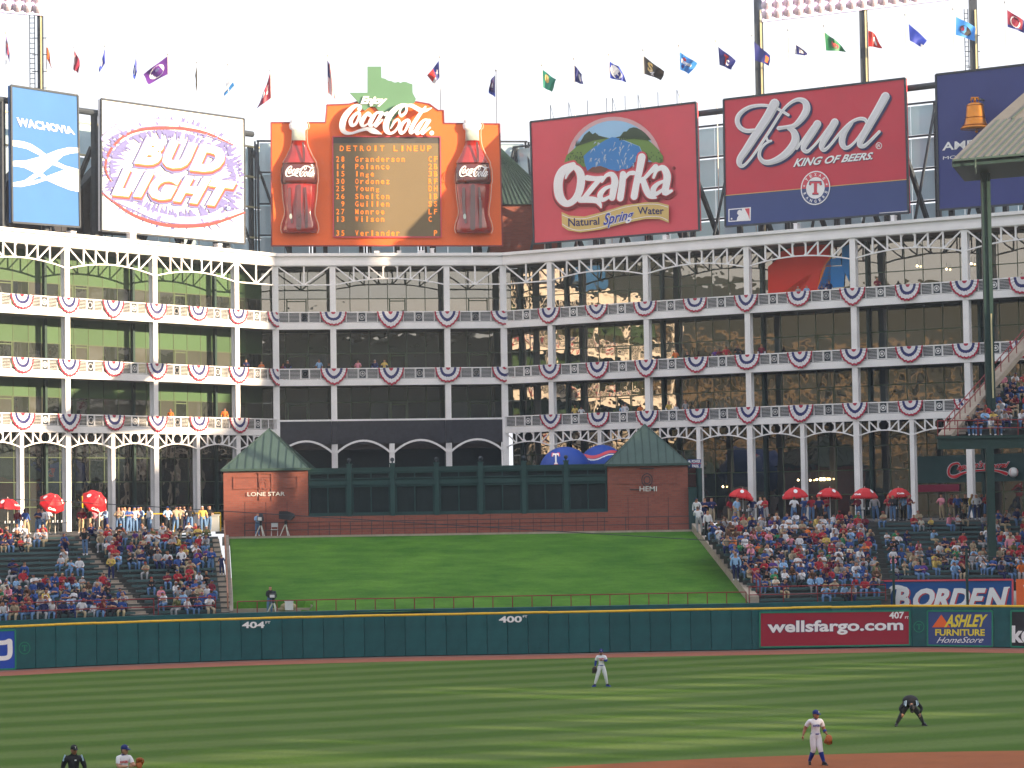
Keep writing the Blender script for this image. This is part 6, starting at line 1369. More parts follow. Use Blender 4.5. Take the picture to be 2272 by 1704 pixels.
for i in range(1, 9):
    p = A1.lerp(A2, i / 5); mb = MB(); mb.bar(p + V((0, -.04, .04)), p + (T1 - A1) + V((0, -.04, .04)), .05, .07, up=(0, -1, 1)); part('seam', mb, 'seam_green', rf_)
mb = MB(); mb.bar(E1 + V((0, 0, -.06)), E2 + V((0, 0, -.06)), .18, .12); part('gutter', mb, 'seam_green', rf_)
mb = MB(); mb.obox(E1 + V((.05, .3, -.42)), E2 - E1, V((0, .2, 0)), V((0, 0, .34))); mb.obox(E1 + V((.05, .51, -.30)), E2 - E1, V((2.2, 8, 0)), V((0, 0, .1))); part('eave_beam', mb, 'green_steel', rf_)
mb = MB(); mb.tube([E1 + (E2 - E1) * .22 + V((0, -.05, -.1)), E1 + (E2 - E1) * .22 + V((0, 0, -.55)), E1 + (E2 - E1) * .26 + V((0, 1.2, -.8)), ], .06, 6); part('downpipe', mb, 'seam_green', rf_)

# Captain's Corral sign on the ground floor glass
PK = PR.shift(BACK + .35); sg = thing('sign', "red script sign with a white baseball on dark green backing", 'sign', PK.hit(2110, 1060)); z = Z(1704, 852, K_)
mb = MB()
for dx, dy, off, wt, mi in ((0, 0, .02, .085, 1), (0, 0, .10, .03, 0)):
    text(mb, 'aptain\'s', [z(1625, 760), z(1850, 735), z(1865, 664), z(1650, 690)], PK, off, mi, wt, .25, ref=.03); text(mb, 'orral', [z(1920, 730), z(2070, 720), z(2085, 672), z(1935, 682)], PK, off + .01, mi, wt, .25, ref=.03)
for off, ex, mi in ((.05, 1.4, 1), (.13, 0, 0)):
    ribbon(mb, [z(1655, 700, 10), z(1635, 685, 14), z(1585, 700, 16), z(1560, 745, 18), z(1570, 790, 20), z(1620, 800, 26), z(1700, 765, 16), z(1850, 745, 12), z(1970, 748, 16), z(2060, 775, 26)], PK, off, mi, extra=ex)
    ribbon(mb, [z(1925, 700, 8), z(1900, 680, 12), z(1875, 700, 14), z(1880, 735, 12), z(1910, 738, 8)], PK, off + .01, mi, extra=ex)
part('lettering', mb, ['umb_red', 't_grey'], sg)
mb = MB(); mb.poly([PK.hit(*p, -.12) for p in ((2034, 1073), (2300, 1066), (2300, 1004), (2034, 1013))], PK.n, .06); part('backboard', mb, 'batter_green', sg)
mb = MB(); mb.poly([PK.hit(*p, -.10) for p in ((2034, 1092), (2128, 1090), (2128, 1074), (2034, 1076))], PK.n, .06); part('awning', mb, 'f_maroon', sg)
mb = MB(); c = PK.hit(*z(2120, 763), .25); mb.ball(c, .36, 16, 12); part('baseball', mb, 't_white', sg, smooth=True)
mb = MB()
for sgn in (-1, 1): mb.tube([c + V((sgn * (.16 + .1 * math.cos(t_)), -.33 + .07 * abs(math.sin(t_)), .28 * math.sin(t_))) for t_ in [k * .25 - 1.2 for k in range(10)]], .012, 5)
part('stitching', mb, 'b_red', sg)
# lit lamps inside the ground floor, hanging in front of the glass
for i, (x, y) in enumerate(((1812, 1064), (1821, 1063.5), (1828, 1063), (1841, 1063), (1771, 1065), (1798, 1065.5), (1604, 1080), (2035, 590), (2100, 597), (2155, 585))):
    P_ = PR; c = P_.hit(x, y, BACK + .35); mb = MB(); mb.ball(c, .075 if i not in (1, 2) else .12, 8, 6, 0); mb.tube([c, c + V((0, 0, .5))], .012, 5, 1)
    zz = 'ground floor glass' if i < 7 else 'top storey glass'
    solo('pendant_lamp', mb, ['bulb', 'dark_steel'], 'small warm lit pendant lamp before the %s of right wing, %s from left' % (zz, ordn[(sorted([1812, 1821, 1828, 1841, 1771, 1798, 1604]).index(x)) if i < 7 else i - 7]), 'lamp', 'warm pendant lamps at the right wing', loc=c)

# ------------------------------------------------------------ umbrellas and tables
def umbrella(label, px, py_top, wpx, Y, tilt, az, base_z=GZ):
    top = aty(px, py_top, Y); r = wpx / 2 / F_PX * Y; t = thing('umbrella', label, 'umbrella', (top.x, Y, base_z), 'red drink stand umbrellas')
    Rm = Matrix.Rotation(az, 3, 'Z') @ Matrix.Rotation(tilt, 3, 'Y'); hgt = r * .80; N = 8; rings = [(0, 0), (.35, -.12), (.72, -.42), (1.0, -.86), (1.0, -1.02)]
    mb = MB(); vs = []; fs = []; n2 = N * 3
    for q, zz in rings[1:]:
        for j in range(n2):
            a = 2 * math.pi * j / n2; sc2 = (1 - .10 * (j % 3 != 0) * q) ; vs.append(top + Rm @ V((r * q * sc2 * math.cos(a), r * q * sc2 * math.sin(a), hgt * zz + (0.02 if j % 3 == 0 else -.0))))
    vs.append(top); ap = len(vs) - 1
    for j in range(n2): fs.append((ap, j, (j + 1) % n2))
    for i in range(3):
        for j in range(n2): fs.append((i * n2 + j, (i + 1) * n2 + j, (i + 1) * n2 + (j + 1) % n2, i * n2 + (j + 1) % n2))
    mb.add(vs, fs); cn = part('canopy', mb, 'umb_red', t)
    mb = MB(); bot = V((top.x - (top - (top + Rm @ V((0, 0, -1)))).x * 0, Y, base_z)); mb.tube([bot, top - V((0, 0, .9)), top + V((0, 0, .08))], .025, 6); part('pole', mb, 'brace', t)
    for j, kind in ((5, 'T'), (3, 'c'), (7, 'c'), (1, 'T')):
        mb = MB()
        a = 2 * math.pi * (j * 3 + 1.5) / n2 - .0; ct = lambda du, dz: top + Rm @ (V((math.cos(a), math.sin(a), 0)) * (r * (.70 + dz) * .93) + V((-math.sin(a), math.cos(a), 0)) * (r * du) + V((0, 0, hgt * (-.40 - dz * 1.35) + .02 + .02)))
        if kind == 'T': mb.add([ct(.15 * math.cos(k * math.pi / 6), .13 * math.sin(k * math.pi / 6)) for k in range(12)], [tuple(range(12))])
        else:
            uv, f2 = glyphs('Cola', .05); mb.add([ct(-.30 + .6 * u, .27 - .13 * v) for u, v in uv], f2)
        part('print', mb, 't_white', cn)
    mb = MB()
    for j in range(8):
        a = 2 * math.pi * j / 8; mb.tube([top + V((0, 0, -.02)) + Rm @ V((0, 0, -.05)), top + Rm @ V((r * .98 * math.cos(a), r * .98 * math.sin(a), hgt * -.92))], .012, 4)
    part('rib', mb, 'brace', cn)
    return t
um = [('red umbrella at the left photo edge, upright, white print', 17, 1105, 60, 164, 0.05, 0), ('red umbrella tipped far to the right, second from left edge', 122, 1102, 60, 164, .80, -.95), ('red umbrella tipped steeply, nearest the yellow railing on left concourse', 220, 1101, 62, 165, 1.0, -.85),
      ('slightly tilted red umbrella nearest the right brick pavilion', 1648, 1084, 58, 168, .22, .3), ('red umbrella on right concourse, second from the brick pavilion', 1762, 1081, 60, 167, -.08, .4), ('red umbrella on right concourse, third from the brick pavilion', 1841, 1082, 58, 167, .12, .8), ('red umbrella on right concourse beside a thick white column', 1918, 1082, 60, 166, 0.03, 1.2), ('rightmost red umbrella of the right concourse row', 1993, 1082, 56, 167, .06, 2.0)]
for q in um: umbrella(*q)
def table(label, px, Y, zt):
    c = aty(px, 1130, Y); t = thing('table', label, 'table', (c.x, Y, zt), 'tables under the umbrellas'); mb = MB(); mb.lathe((c.x, Y, 0), [(.62, zt + .74), (.64, zt + .76), (.62, zt + .78)], 16); part('tabletop', mb, 'dark_steel', t)
    mb = MB(); mb.tube([(c.x, Y, zt), (c.x, Y, zt + .74)], .04, 8)
    for k in range(6):
        a = k * math.pi / 3; mb.tube([(c.x, Y, zt + .1), (c.x + .6 * math.cos(a), Y + .6 * math.sin(a), zt)], .025, 6)
    part('pedestal', mb, 'dark_steel', t)
    mb = MB()
    for k in range(3): mb.lathe((c.x - .3 + k * .28, Y - .1 + .1 * (k % 2), 0), [(.035, zt + .781), (.045, zt + .92)], 8)
    for i in range(3): solo('drink_cup', (lambda m: m)(MB().lathe((c.x - .3 + i * .28, Y - .1 + .1 * (i % 2), 0), [(.035, zt + .781), (.045, zt + .93)], 8)), 't_white', 'white drink cup on the %s, %s from left' % (label.split(',')[0].replace('round dark ', ''), ordn[i]), 'cup', 'white cups on the tables', loc=(c.x - .3 + i * .28, Y, zt + .78))
table('round dark table beneath the left edge umbrella', 22, 164, GZ); table('round dark table beneath the second left umbrella', 128, 164, GZ); table('round dark table beneath the thick column umbrella', 1918, 166, GZ); table('round dark table beneath the rightmost umbrella', 1990, 167, GZ); table('round dark table beneath the pavilion side umbrella', 1648, 168, GZ)
# yellow rail and post on the left concourse
rail_line('railing', 'bright yellow rail across the left concourse behind standing people', [V((aty(284, 1137, 170).x, 170, GZ)), V((aty(489, 1137, 170).x, 170, GZ))], 1.22, 2.6, 'yellow', r=.05)
mb = MB(); c = aty(183, 1130, 168); mb.tube([(c.x, 168, GZ), (c.x, 168, aty(183, 1102, 168).z)], .045, 8); mb.ball((c.x, 168, aty(183, 1102, 168).z), .06, 8, 6); solo('pole', mb, 'yellow', 'yellow pole standing among people on the left concourse', 'pole', loc=(c.x, 168, GZ))
mb = MB(); c = aty(478, 1180, 168); mb.box(c.x - .35, c.x + .25, 167.6, 168.2, GZ, GZ + 1.05); mb.box(c.x - .40, c.x + .30, 167.5, 168.3, GZ + 1.05, GZ + 1.12); solo('litter_bin', mb, 'brace', 'pale square litter bin at the top of the lawn stairs', 'bin', loc=(c.x, 168, GZ))

# ------------------------------------------------------------ camera gear
def tripod(name, label, px, py_foot, py_head, Y, w_, head):
    f_ = aty(px, py_foot, Y); h_ = aty(px, py_head, Y); t = thing(name, label, 'camera', (f_.x, Y, f_.z)); apex = V((f_.x, Y, f_.z + (h_.z - f_.z) * .52))
    for k in range(3):
        a = math.radians(-90 + k * 120 + 25); mb = MB(); mb.tube([apex, V((f_.x + w_ * math.cos(a), Y + w_ * .6 * math.sin(a), f_.z))], [.05, .03], 6); part('leg', mb, 'brace', t)
    mb = MB(); mb.tube([apex - V((0, 0, .1)), apex + V((0, 0, .2))], .09, 8); part('head', mb, 'dark_steel', t); head(t, apex + V((0, 0, .2)), h_.z); return t
def covered(t, p, zt):
    mb = MB(); H = zt - p.z; mb.add([p + V(v) for v in ((-.45, -.4, .12), (.38, -.4, .0), (.38, .4, .0), (-.45, .4, .12), (-.42, -.35, H), (.1, -.35, H), (.62, -.2, H * .72), (.62, .25, H * .72), (.1, .35, H), (-.42, .35, H), (.66, -.2, H * .32), (.66, .2, H * .32))],
        [(0, 3, 2, 1), (4, 5, 8, 9), (0, 1, 5, 4), (1, 10, 6, 5), (5, 6, 7, 8), (10, 11, 7, 6), (2, 3, 9, 8), (2, 8, 7, 11), (1, 2, 11, 10), (3, 0, 4, 9)]); part('rain_cover', mb, 't_black', t)
tripod('tv_camera', 'television camera under black cover on tripod by left pavilion', 634, 1190, 1134, YP - 1.0, .42, covered)
def tvcam(t, p, zt):
    H = zt - p.z; mb = MB(); mb.box(p.x - .16, p.x + .16, p.y - .2, p.y + .5, p.z, p.z + H * .55); part('camera_body', mb, 't_black', t)
    mb = MB(); mb.box(p.x - .19, p.x + .19, p.y - .75, p.y - .2, p.z + .02, p.z + H * .6); part('lens', mb, 'dark_steel', t)
    mb = MB(); mb.box(p.x - .12, p.x + .12, p.y + .1, p.y + .4, p.z + H * .56, p.z + H * .9); part('viewfinder', mb, 'dark_steel', t)
    mb = MB(); mb.box(p.x - .14, p.x + .14, p.y - .77, p.y - .751, p.z + .06, p.z + H * .5); part('hood_front', mb, 't_grey', t)
tripod('tv_camera', 'television camera on tripod worked by man near left pavilion', 579, 1190, 1138, YP - 1.1, .42, tvcam)
tripod('tv_camera', 'television camera on tripod at the foot of the lawn', 607, 1361, 1310, 152.0, .42, tvcam)
mb = MB(); a = aty(600, 1189, YP - .9); 
ch = thing('folding_chair', 'light grey folding chair between the two upper cameras', 'chair', (aty(609, 1190, YP - .9).x, YP - .9, a.z)); c = ch.location
mb = MB(); mb.box(c.x - .24, c.x + .24, c.y - .22, c.y + .22, c.z + .42, c.z + .46); part('seat', mb, 't_grey', ch)
mb = MB(); mb.box(c.x - .24, c.x + .24, c.y + .2, c.y + .23, c.z + .62, c.z + .95); part('backrest', mb, 't_grey', ch)
for sx_ in (-.22, .22):
    for sy in (-.2, .2): mb = MB(); mb.tube([V((c.x + sx_, c.y + sy, c.z)), V((c.x + sx_, c.y - sy * .2 + (.2 if sy > 0 else 0), c.z + (.95 if sy > 0 else .42)))], .015, 5); part('leg', mb, 't_grey', ch)
p = aty(643, 1361, 152); mb = MB(); mb.box(p.x - .26, p.x + .20, 151.7, 152.2, 2.72, 3.22); mb.box(p.x - .28, p.x + .22, 151.68, 152.22, 3.22, 3.27); mb.box(p.x - .06, p.x + .0, 151.66, 151.699, 3.05, 3.12); solo('equipment_case', mb, 't_grey', 'light grey equipment case beside the lower camera tripod', 'case', loc=p)
p = aty(640, 1361, 152.6); mb = MB(); mb.ball(p + V((0, 0, .42)), .32, 12, 8, 0, (1.5, .6, .75)); mb.ball(p + V((-.35, 0, .25)), .2, 10, 6, 0, (1.2, .8, .8)); solo('cable_bag', mb, 'cl_khaki', 'rumpled dark bag lying behind the grey equipment case', 'bag', loc=p)
p0, p1 = aty(553, 1362, 152.9), aty(690, 1362, 152.9); mb = MB(); mb.box(p0.x - 1.6, p1.x, 153.0, 153.3, 2.3, aty(600, 1350, 152.9).z); mb.add([(p1.x, 152.7, 2.4), (p1.x + .9, 152.7, 2.4), (p1.x + .9, 153, 2.4), (p1.x, 153, 2.4), (p1.x, 152.7, 3.0), (p1.x, 153, 3.0)], [(0, 1, 4), (3, 5, 2), (1, 2, 5, 4), (0, 4, 5, 3)]); solo('concrete_kerb', mb, 'stair_concrete', 'short concrete kerb behind the lower camera position', 'wall', loc=p0)
# cable strung across the outfield
cb = [(-30, 1104.5), (154, 1113.5), (334, 1124), (496, 1134), (583, 1139.5), (825, 1154.5), (1136, 1173), (1573, 1199), (1704, 1205), (2025, 1226), (2310, 1241)]
mb = MB(); mb.tube([aty(x, y, 139.5) for x, y in cb], .022, 5); solo('overhead_cable', mb, 'dark_steel', 'thin black cable sagging across the whole outfield view', 'cable')
# ------------------------------------------------------------ people
def skin_body(J, bones, root='pelvis', sub=1):
    """J: joint -> (x, y, z, r); returns vertices and faces of one continuous skin"""
    names = list(J); me = bpy.data.meshes.new('body'); me.from_pydata([J[n][:3] for n in names], [(names.index(a), names.index(b)) for a, b in bones], [])
    o = bpy.data.objects.new('body', me); col.objects.link(o); md = o.modifiers.new('skin', 'SKIN'); md.use_smooth_shade = True; md.branch_smoothing = .6
    lay = me.skin_vertices[0].data if me.skin_vertices else None
    for i, n in enumerate(names): lay[i].radius = (J[n][3], J[n][3]); lay[i].use_root = (n == root)
    if sub: sb = o.modifiers.new('sub', 'SUBSURF'); sb.levels = sub; sb.render_levels = sub
    bpy.context.view_layer.update(); ev = o.evaluated_get(bpy.context.evaluated_depsgraph_get()); m2 = ev.to_mesh()
    vs = [v.co.copy() for v in m2.vertices]; fs = [tuple(p.vertices) for p in m2.polygons]; ev.to_mesh_clear(); bpy.data.objects.remove(o); bpy.data.meshes.remove(me)
    return vs, fs
def nearest(J, bones, c):
    best = None
    for a, b in bones:
        A, B = V(J[a][:3]), V(J[b][:3]); d = B - A; t_ = max(0, min(1, (c - A).dot(d) / max(d.length_squared, 1e-9))); q = A + d * t_; r = J[a][3] * (1 - t_) + J[b][3] * t_
        k = (c - q).length - r
        if best is None or k < best[0]: best = (k, a, b, t_)
    return best[1:]
BON = [('pelvis', 'belly'), ('belly', 'chest'), ('chest', 'neck'), ('neck', 'head'), ('head', 'crown'), ('chest', 'shL'), ('shL', 'elL'), ('elL', 'haL'), ('chest', 'shR'), ('shR', 'elR'), ('elR', 'haR'),
       ('pelvis', 'hpL'), ('hpL', 'knL'), ('knL', 'anL'), ('anL', 'toL'), ('pelvis', 'hpR'), ('hpR', 'knR'), ('knR', 'anR'), ('anR', 'toR')]
def seated(lean=.15, arms=0, spread=.12, twist=0.0):
    J = dict(pelvis=(0, 0, .13, .165), belly=(0, -lean * .25, .32, .15), chest=(0, -lean * .6, .50, .165), neck=(0, -lean * .85, .65, .07), head=(twist * .04, -lean * .95 - .03, .76, .105), crown=(twist * .04, -lean * .95 - .01, .86, .085))
    for s, k in ((-1, 'L'), (1, 'R')):
        J['sh' + k] = (s * .175, -lean * .65, .56, .085)
        if arms == 0: e, h = (s * .25, -lean * .5 - .03, .31), (s * .12, -.33, .22)
        elif arms == 1: e, h = (s * .25, -lean - .10, .34), (-s * .06, -lean - .24, .38 + .03 * s)
        elif arms == 2: e, h = ((s * .26, -lean - .05, .33), (s * .12, -.33, .22)) if s < 0 else ((s * .22, -lean - .22, .42), (s * .08, -lean - .17, .66))
        elif arms == 3: e, h = (s * .20, -.38, .27), (s * .04, -.50, .34)
        else: e, h = (s * .26, -lean - .12, .36), (s * .10, -lean - .34, .52)
        J['el' + k] = (*e, .062); J['ha' + k] = (*h, .052)
        J['hp' + k] = (s * .11, -.06, .10, .12); J['kn' + k] = (s * (spread + .05), -.46, .10, .085); J['an' + k] = (s * (spread + .02), -.42, -.34, .058); J['to' + k] = (s * (spread + .06), -.56, -.38, .05)
    return J
def standing(arms=0, step=.0, w_=.12, lean=.0, h=1.0):
    J = dict(pelvis=(0, 0, .96, .16), belly=(0, -lean * .3, 1.14, .145), chest=(0, -lean * .7, 1.32, .165), neck=(0, -lean * .9, 1.50, .068), head=(0, -lean - .02, 1.61, .102), crown=(0, -lean, 1.71, .082))
    for s, k in ((-1, 'L'), (1, 'R')):
        J['sh' + k] = (s * .19, -lean * .7, 1.40, .085)
        if arms == 0: e, hd = (s * .27, .02, 1.13), (s * .27, -.08, .88)
        elif arms == 1: e, hd = (s * .28, -.08, 1.14), (-s * .04, -.24, 1.18 + .03 * s)
        elif arms == 2: e, hd = (s * .30, .0, 1.15), (s * .17, -.12, 1.00)
        else: e, hd = (s * .27, -.12, 1.14), (s * .13, -.34, 1.22)
        J['el' + k] = (*e, .06); J['ha' + k] = (*hd, .05)
        J['hp' + k] = (s * .10, 0, .90, .118); J['kn' + k] = (s * w_, -.02 - s * step * .5, .50, .082); J['an' + k] = (s * w_, .02 - s * step, .09, .055); J['to' + k] = (s * (w_ + .03), -.14 - s * step, .05, .05)
    return J
# slots: 0 skin 1 shirt 2 trousers 3 hair or cap 4 shoes 5 sleeve
def figure(J, hat=True, sleeve=.35, sub=1, shorts=False):
    vs, fs = skin_body(J, BON, sub=sub); mb = MB(); mb.v = vs; mb.f = fs; hd = V(J['head'][:3])
    for f in fs:
        c = sum((vs[i] for i in f), V((0, 0, 0))) / len(f); a, b, t_ = nearest(J, BON, c)
        if a in ('head',) or b in ('head',):
            m_ = 0
            if c.z > hd.z + .045 or (c.y > hd.y + .02 and c.z > hd.z - (.04 if hat else .09)): m_ = 3
        elif b[:2] == 'el': m_ = 1
        elif a[:2] == 'el': m_ = 0 if t_ > .80 else 5
        elif a == 'chest' and b == 'neck': m_ = 1 if t_ < .55 else 0
        elif b in ('shL', 'shR', 'chest', 'belly'): m_ = 1
        elif b[:2] in ('hp', 'kn'): m_ = 2
        elif b[:2] == 'an': m_ = 0 if (shorts and t_ > .1) else 2
        elif b[:2] == 'to': m_ = 4
        else: m_ = 2
        mb.m.append(m_)
    if hat:
        b_ = len(mb.v); y = hd.y - .09; z_ = hd.z + .055
        mb.add([hd + V((-.075, -.075, .055)), hd + V((.075, -.075, .055)), hd + V((.055, -.19, .03)), hd + V((-.055, -.19, .03)), hd + V((0, -.20, .035)), hd + V((0, -.08, .075))], [(0, 3, 4, 5), (5, 4, 2, 1), (0, 1, 2, 4, 3)], 3)
    mb.add([hd + V((-.012, -.112, .0)), hd + V((.012, -.112, .0)), hd + V((.012, -.105, -.04)), hd + V((-.012, -.105, -.04)), hd + V((0, -.135, -.03))], [(0, 1, 4), (1, 2, 4), (2, 3, 4), (3, 0, 4)], 0)
    return mb
SLOT0 = ['skin', 'cl_white', 'cl_denim', 'cl_brown', 'cl_grey', 'skin']
VAR = []
sv = [(.12, 0, .12, 0, True), (.30, 3, .16, 0, True), (.08, 1, .10, 0, False), (.15, 2, .12, 1, False), (.22, 0, .14, -1, False), (.05, 4, .12, 0, True), (.32, 3, .10, 1, False), (.12, 1, .15, -1, True), (.02, 0, .20, 2, True), (.26, 2, .08, -2, True), (-.06, 1, .12, 1.5, True), (.18, 4, .18, -1.5, False)]
POSE = {0: 'hands in lap', 1: 'arms crossed', 2: 'hand at face', 3: 'leaning forward', 4: 'hands raised'}
for (ln, ar, spd, tw, ht) in sv: VAR.append((figure(seated(ln, ar, spd, tw), ht), POSE[ar], ht))
SV = []
for (ar, stp, w__, ht) in ((0, .05, .12, True), (1, .0, .13, False), (2, .04, .11, True), (3, .0, .12, False), (0, .16, .12, False)): SV.append((figure(standing(ar, stp, w__), ht), {0: 'standing', 1: 'standing with arms crossed', 2: 'standing with hands on hips', 3: 'standing with raised hands'}[ar], ht))
vmesh = [mesh_of('person', m_, SLOT0, smooth=True) for m_, _, _ in VAR]; smesh = [mesh_of('person', m_, SLOT0, smooth=True) for m_, _, _ in SV]
CP = random.Random(42)
SH = ['white'] * 17 + ['grey'] * 7 + ['navy'] * 13 + ['blue'] * 11 + ['red'] * 11 + ['black'] * 10 + ['maroon'] * 5 + ['light blue'] * 7 + ['pink'] * 3 + ['yellow'] * 3 + ['tan'] * 4 + ['green'] * 2 + ['purple'] * 2 + ['orange'] * 1 + ['cream'] * 3 + ['brown'] * 2 + ['olive'] * 2
def look(hat):
    sh = CP.choice(SH); pa = CP.choice(['denim'] * 6 + ['navy', 'khaki', 'black', 'grey', 'tan']); hc = CP.choice(['white', 'navy', 'red', 'blue', 'navy', 'black']) if hat else CP.choice(['brown', 'brown', 'black', 'blond'])
    sk = CP.choice(['skin'] * 6 + ['skin_tan'] * 4 + ['skin_dark']); sl = 'cl_' + sh if CP.random() < .45 else sk
    return sh, hc, [sk, 'cl_' + sh, 'cl_' + pa, 'cl_' + hc, 'cl_' + CP.choice(['white', 'black', 'grey']), sl]
people = []   # (pixels per metre, loc, rz, scale, mesh kind, variant, look, label)
def occupied(sec, px, r, pp):
    y = pp[1]
    if sec == 'left':
        if px > 288 - 9 * r: return False
        return CP.random() < (.88 if r < 3 else (.70 if r < 6 else (.18 if r < 13 else (.25 if px > 70 else .6))))
    if sec == 'middle':
        if px > 350 and px > 395 - 6 * max(0, r - 3) and r < 12: return CP.random() < (.80 if r < 6 else .50)
        return CP.random() < (.35 if r < 2 else (.12 if r < 9 else .72))
    if sec == 'right': return CP.random() < (.30 if (r < 2 and px < 1900) else (.55 if r < 3 else (.90 if r < 14 else .8)))
    if sec == 'far right':
        if r > 8 and px < 2180: return CP.random() < .30
        return CP.random() < (.62 if r < 9 else .5)
for sec, S in SECT.items():
    for r in range(S['r0'], NR):
        xa, xb = S['L'](r) + 4, S['R'](r) - 4; z = row_z(r) + .47; a = line_pt(xa, row_off(r), z); b = line_pt(xb, row_off(r), z); tot = (b - a).length; s = CP.uniform(.1, .4); k = 0; lst = []
        while s < tot - .2:
            px = xa + (xb - xa) * s / tot; p = line_pt(px, row_off(r), z)
            if occupied(sec, px, r, proj(p)): lst.append((px, p))
            s += CP.uniform(.50, .64)
        vis = [q for q in lst if -25 < q[0] < 2300]
        for k, (px, p) in enumerate(vis):
            v = CP.randrange(len(VAR)); sh, hc, lk = look(VAR[v][2]); hatw = ('%s cap' % hc) if VAR[v][2] else ('%s hair' % {'brown': 'brown', 'black': 'dark', 'blond': 'blond'}[hc])
            secw = {'left': 'leftmost bleachers', 'middle': 'bleachers beside lawn', 'right': 'right bleachers', 'far right': 'above blue board'}[sec]
            lab = 'person in %s top and %s, %s, %s row, %s from left' % (sh, hatw, secw, ordn[r - S['r0']], ordn[min(k, len(ordn) - 1)])
            people.append([F_PX / p.y, p + V((CP.uniform(-.05, .05), CP.uniform(-.04, .08), 0)), CP.uniform(-.7, .7), CP.choice([.72, .86, .92, .95, .98, 1.0, 1.03]), 0, v, lk, lab, 'spectators seated in the bleachers'])
for r in range(9):
    z = zt + .47 + r * UR; x = xl + 2.2 + r * .42; k = 0
    while x < xl + 7.2:
        if CP.random() < .82:
            v = CP.randrange(len(VAR)); sh, hc, lk = look(VAR[v][2]); hatw = ('%s cap' % hc) if VAR[v][2] else ('%s hair' % {'brown': 'brown', 'black': 'dark', 'blond': 'blond'}[hc]); k += 1
            people.append([F_PX / YU + 2, V((x, YU + .68 + r * UT, z)), CP.uniform(-.4, .4), CP.uniform(.9, 1.03), 0, v, lk, 'person in %s top and %s, upper right deck, %s row, %s from left' % (sh, hatw, ordn[r], ordn[k - 1]), 'spectators on the upper right deck'])
        x += CP.uniform(.5, .66)
def stand_at(px, Y, z, where, sh=None, pa=None, rz=None, sc_=1.0, v=None, sit=False, pose=None):
    V_ = VAR if sit else SV; v = CP.randrange(len(V_)) if v is None else v; s_, hc, lk = look(V_[v][2]); sh = sh or s_; lk = [lk[0], 'cl_' + sh, ('cl_' + pa) if pa else lk[2], lk[3], lk[4], lk[5] if lk[5].startswith('skin') else 'cl_' + sh]
    hatw = ('%s cap' % hc) if V_[v][2] else ('%s hair' % {'brown': 'brown', 'black': 'dark', 'blond': 'blond'}[hc])
    c = aty(px, 1130, Y); people.append([F_PX / Y + 3, V((c.x, Y, z)), CP.uniform(-.9, .9) if rz is None else rz, sc_, 0 if sit else 1, v, lk, 'person in %s top, %s, %s' % (sh, hatw, where), 'people standing on the concourses'])
for i, (px, sh) in enumerate(((40, 'maroon'), (60, 'blue'), (83, 'navy'), (96, 'white'), (104, 'white'), (178, 'maroon'), (196, 'black'), (212, 'pink'), (222, 'white'), (236, 'light blue'), (263, 'tan'), (270, 'white'), (281, 'green'), (285, 'blue'), (300, 'white'), (306, 'navy'), (316, 'light blue'), (332, 'white'), (372, 'light blue'), (388, 'tan'), (400, 'tan'), (407, 'white'), (420, 'black'), (452, 'yellow'), (462, 'black'), (468, 'tan'))):
    stand_at(px, 165.3 + (i * 37 % 30) / 10, GZ, 'on left concourse, %s from left photo edge' % ordn[i], sh)
for i, (px, sh) in enumerate(((1549, 'white'), (1562, 'navy'), (1580, 'navy'), (1667, 'navy'), (1690, 'white'), (1702, 'red'), (1620, 'red'), (1631, 'light blue'), (1760, 'white'), (1781, 'blue'), (1800, 'red'), (1820, 'navy'), (1836, 'red'), (1892, 'black'), (1907, 'maroon'), (1944, 'grey'), (1971, 'red'), (1981, 'black'), (1990, 'black'), (2004, 'light blue'), (2018, 'maroon'), (2090, 'pink'), (2113, 'maroon'), (2127, 'blue'), (2146, 'black'), (2154, 'yellow'), (2168, 'white'), (2178, 'navy'), (2188, 'red'))):
    stand_at(px, 165.2 + (i * 53 % 32) / 10, GZ, 'on right concourse, %s from brick pavilion' % ordn[i], sh)
# those the photograph shows one by one
stand_at(1552, 163.4, row_z(15) + .05, 'at the top of the right lawn stairs, back turned', 'white', 'grey', rz=3.0, v=1); stand_at(1570, 162.6, row_z(14) + .05, 'and dark trousers descending the right lawn stairs', 'white', 'black', rz=.2, v=4)
p = line_pt(192, row_off(11.5), 0); people.append([40, V((p.x, p.y, row_z(11.5) + .35)), -.2, 1.0, 1, 2, ['skin', 'cl_black', 'cl_denim', 'cl_brown', 'cl_white', 'skin'], 'person in black shirt and jeans standing alone on the left aisle stairs', None])
p = line_pt(494, row_off(7), 0); people.append([40, V((p.x, p.y, row_z(7) + .35)), .3, .72, 1, 0, ['skin', 'cl_navy', 'cl_navy', 'cl_brown', 'cl_white', 'skin'], 'small person in navy on the stairs beside the lawn', None])
for px, r, sh in ((407, 8.6, 'white'), (468, 8.3, 'blue'), (248, 7.8, 'yellow'), (2245, 8.8, 'pink'), (1636, 5.5, 'light blue'), (1993, 8.2, 'black'), (52, 6.2, 'blue')):
    p = line_pt(px, row_off(r), 0); v = CP.randrange(3); lk = ['skin', 'cl_' + sh, 'cl_navy' if sh != 'blue' else 'cl_denim', 'cl_brown', 'cl_white', 'cl_' + sh]; people.append([40, V((p.x, p.y, row_z(int(r)) + .02)), CP.uniform(-.5, .5), 1.0, 1, v, lk, 'person in %s top standing up among seated spectators near %s' % (sh, {407: 'the middle bleacher block', 468: 'the lawn stairs', 248: 'the left aisle', 2245: 'the support post', 1636: 'the right lawn handrail', 1993: 'the right aisle', 52: 'the left photo edge'}[px]), None])
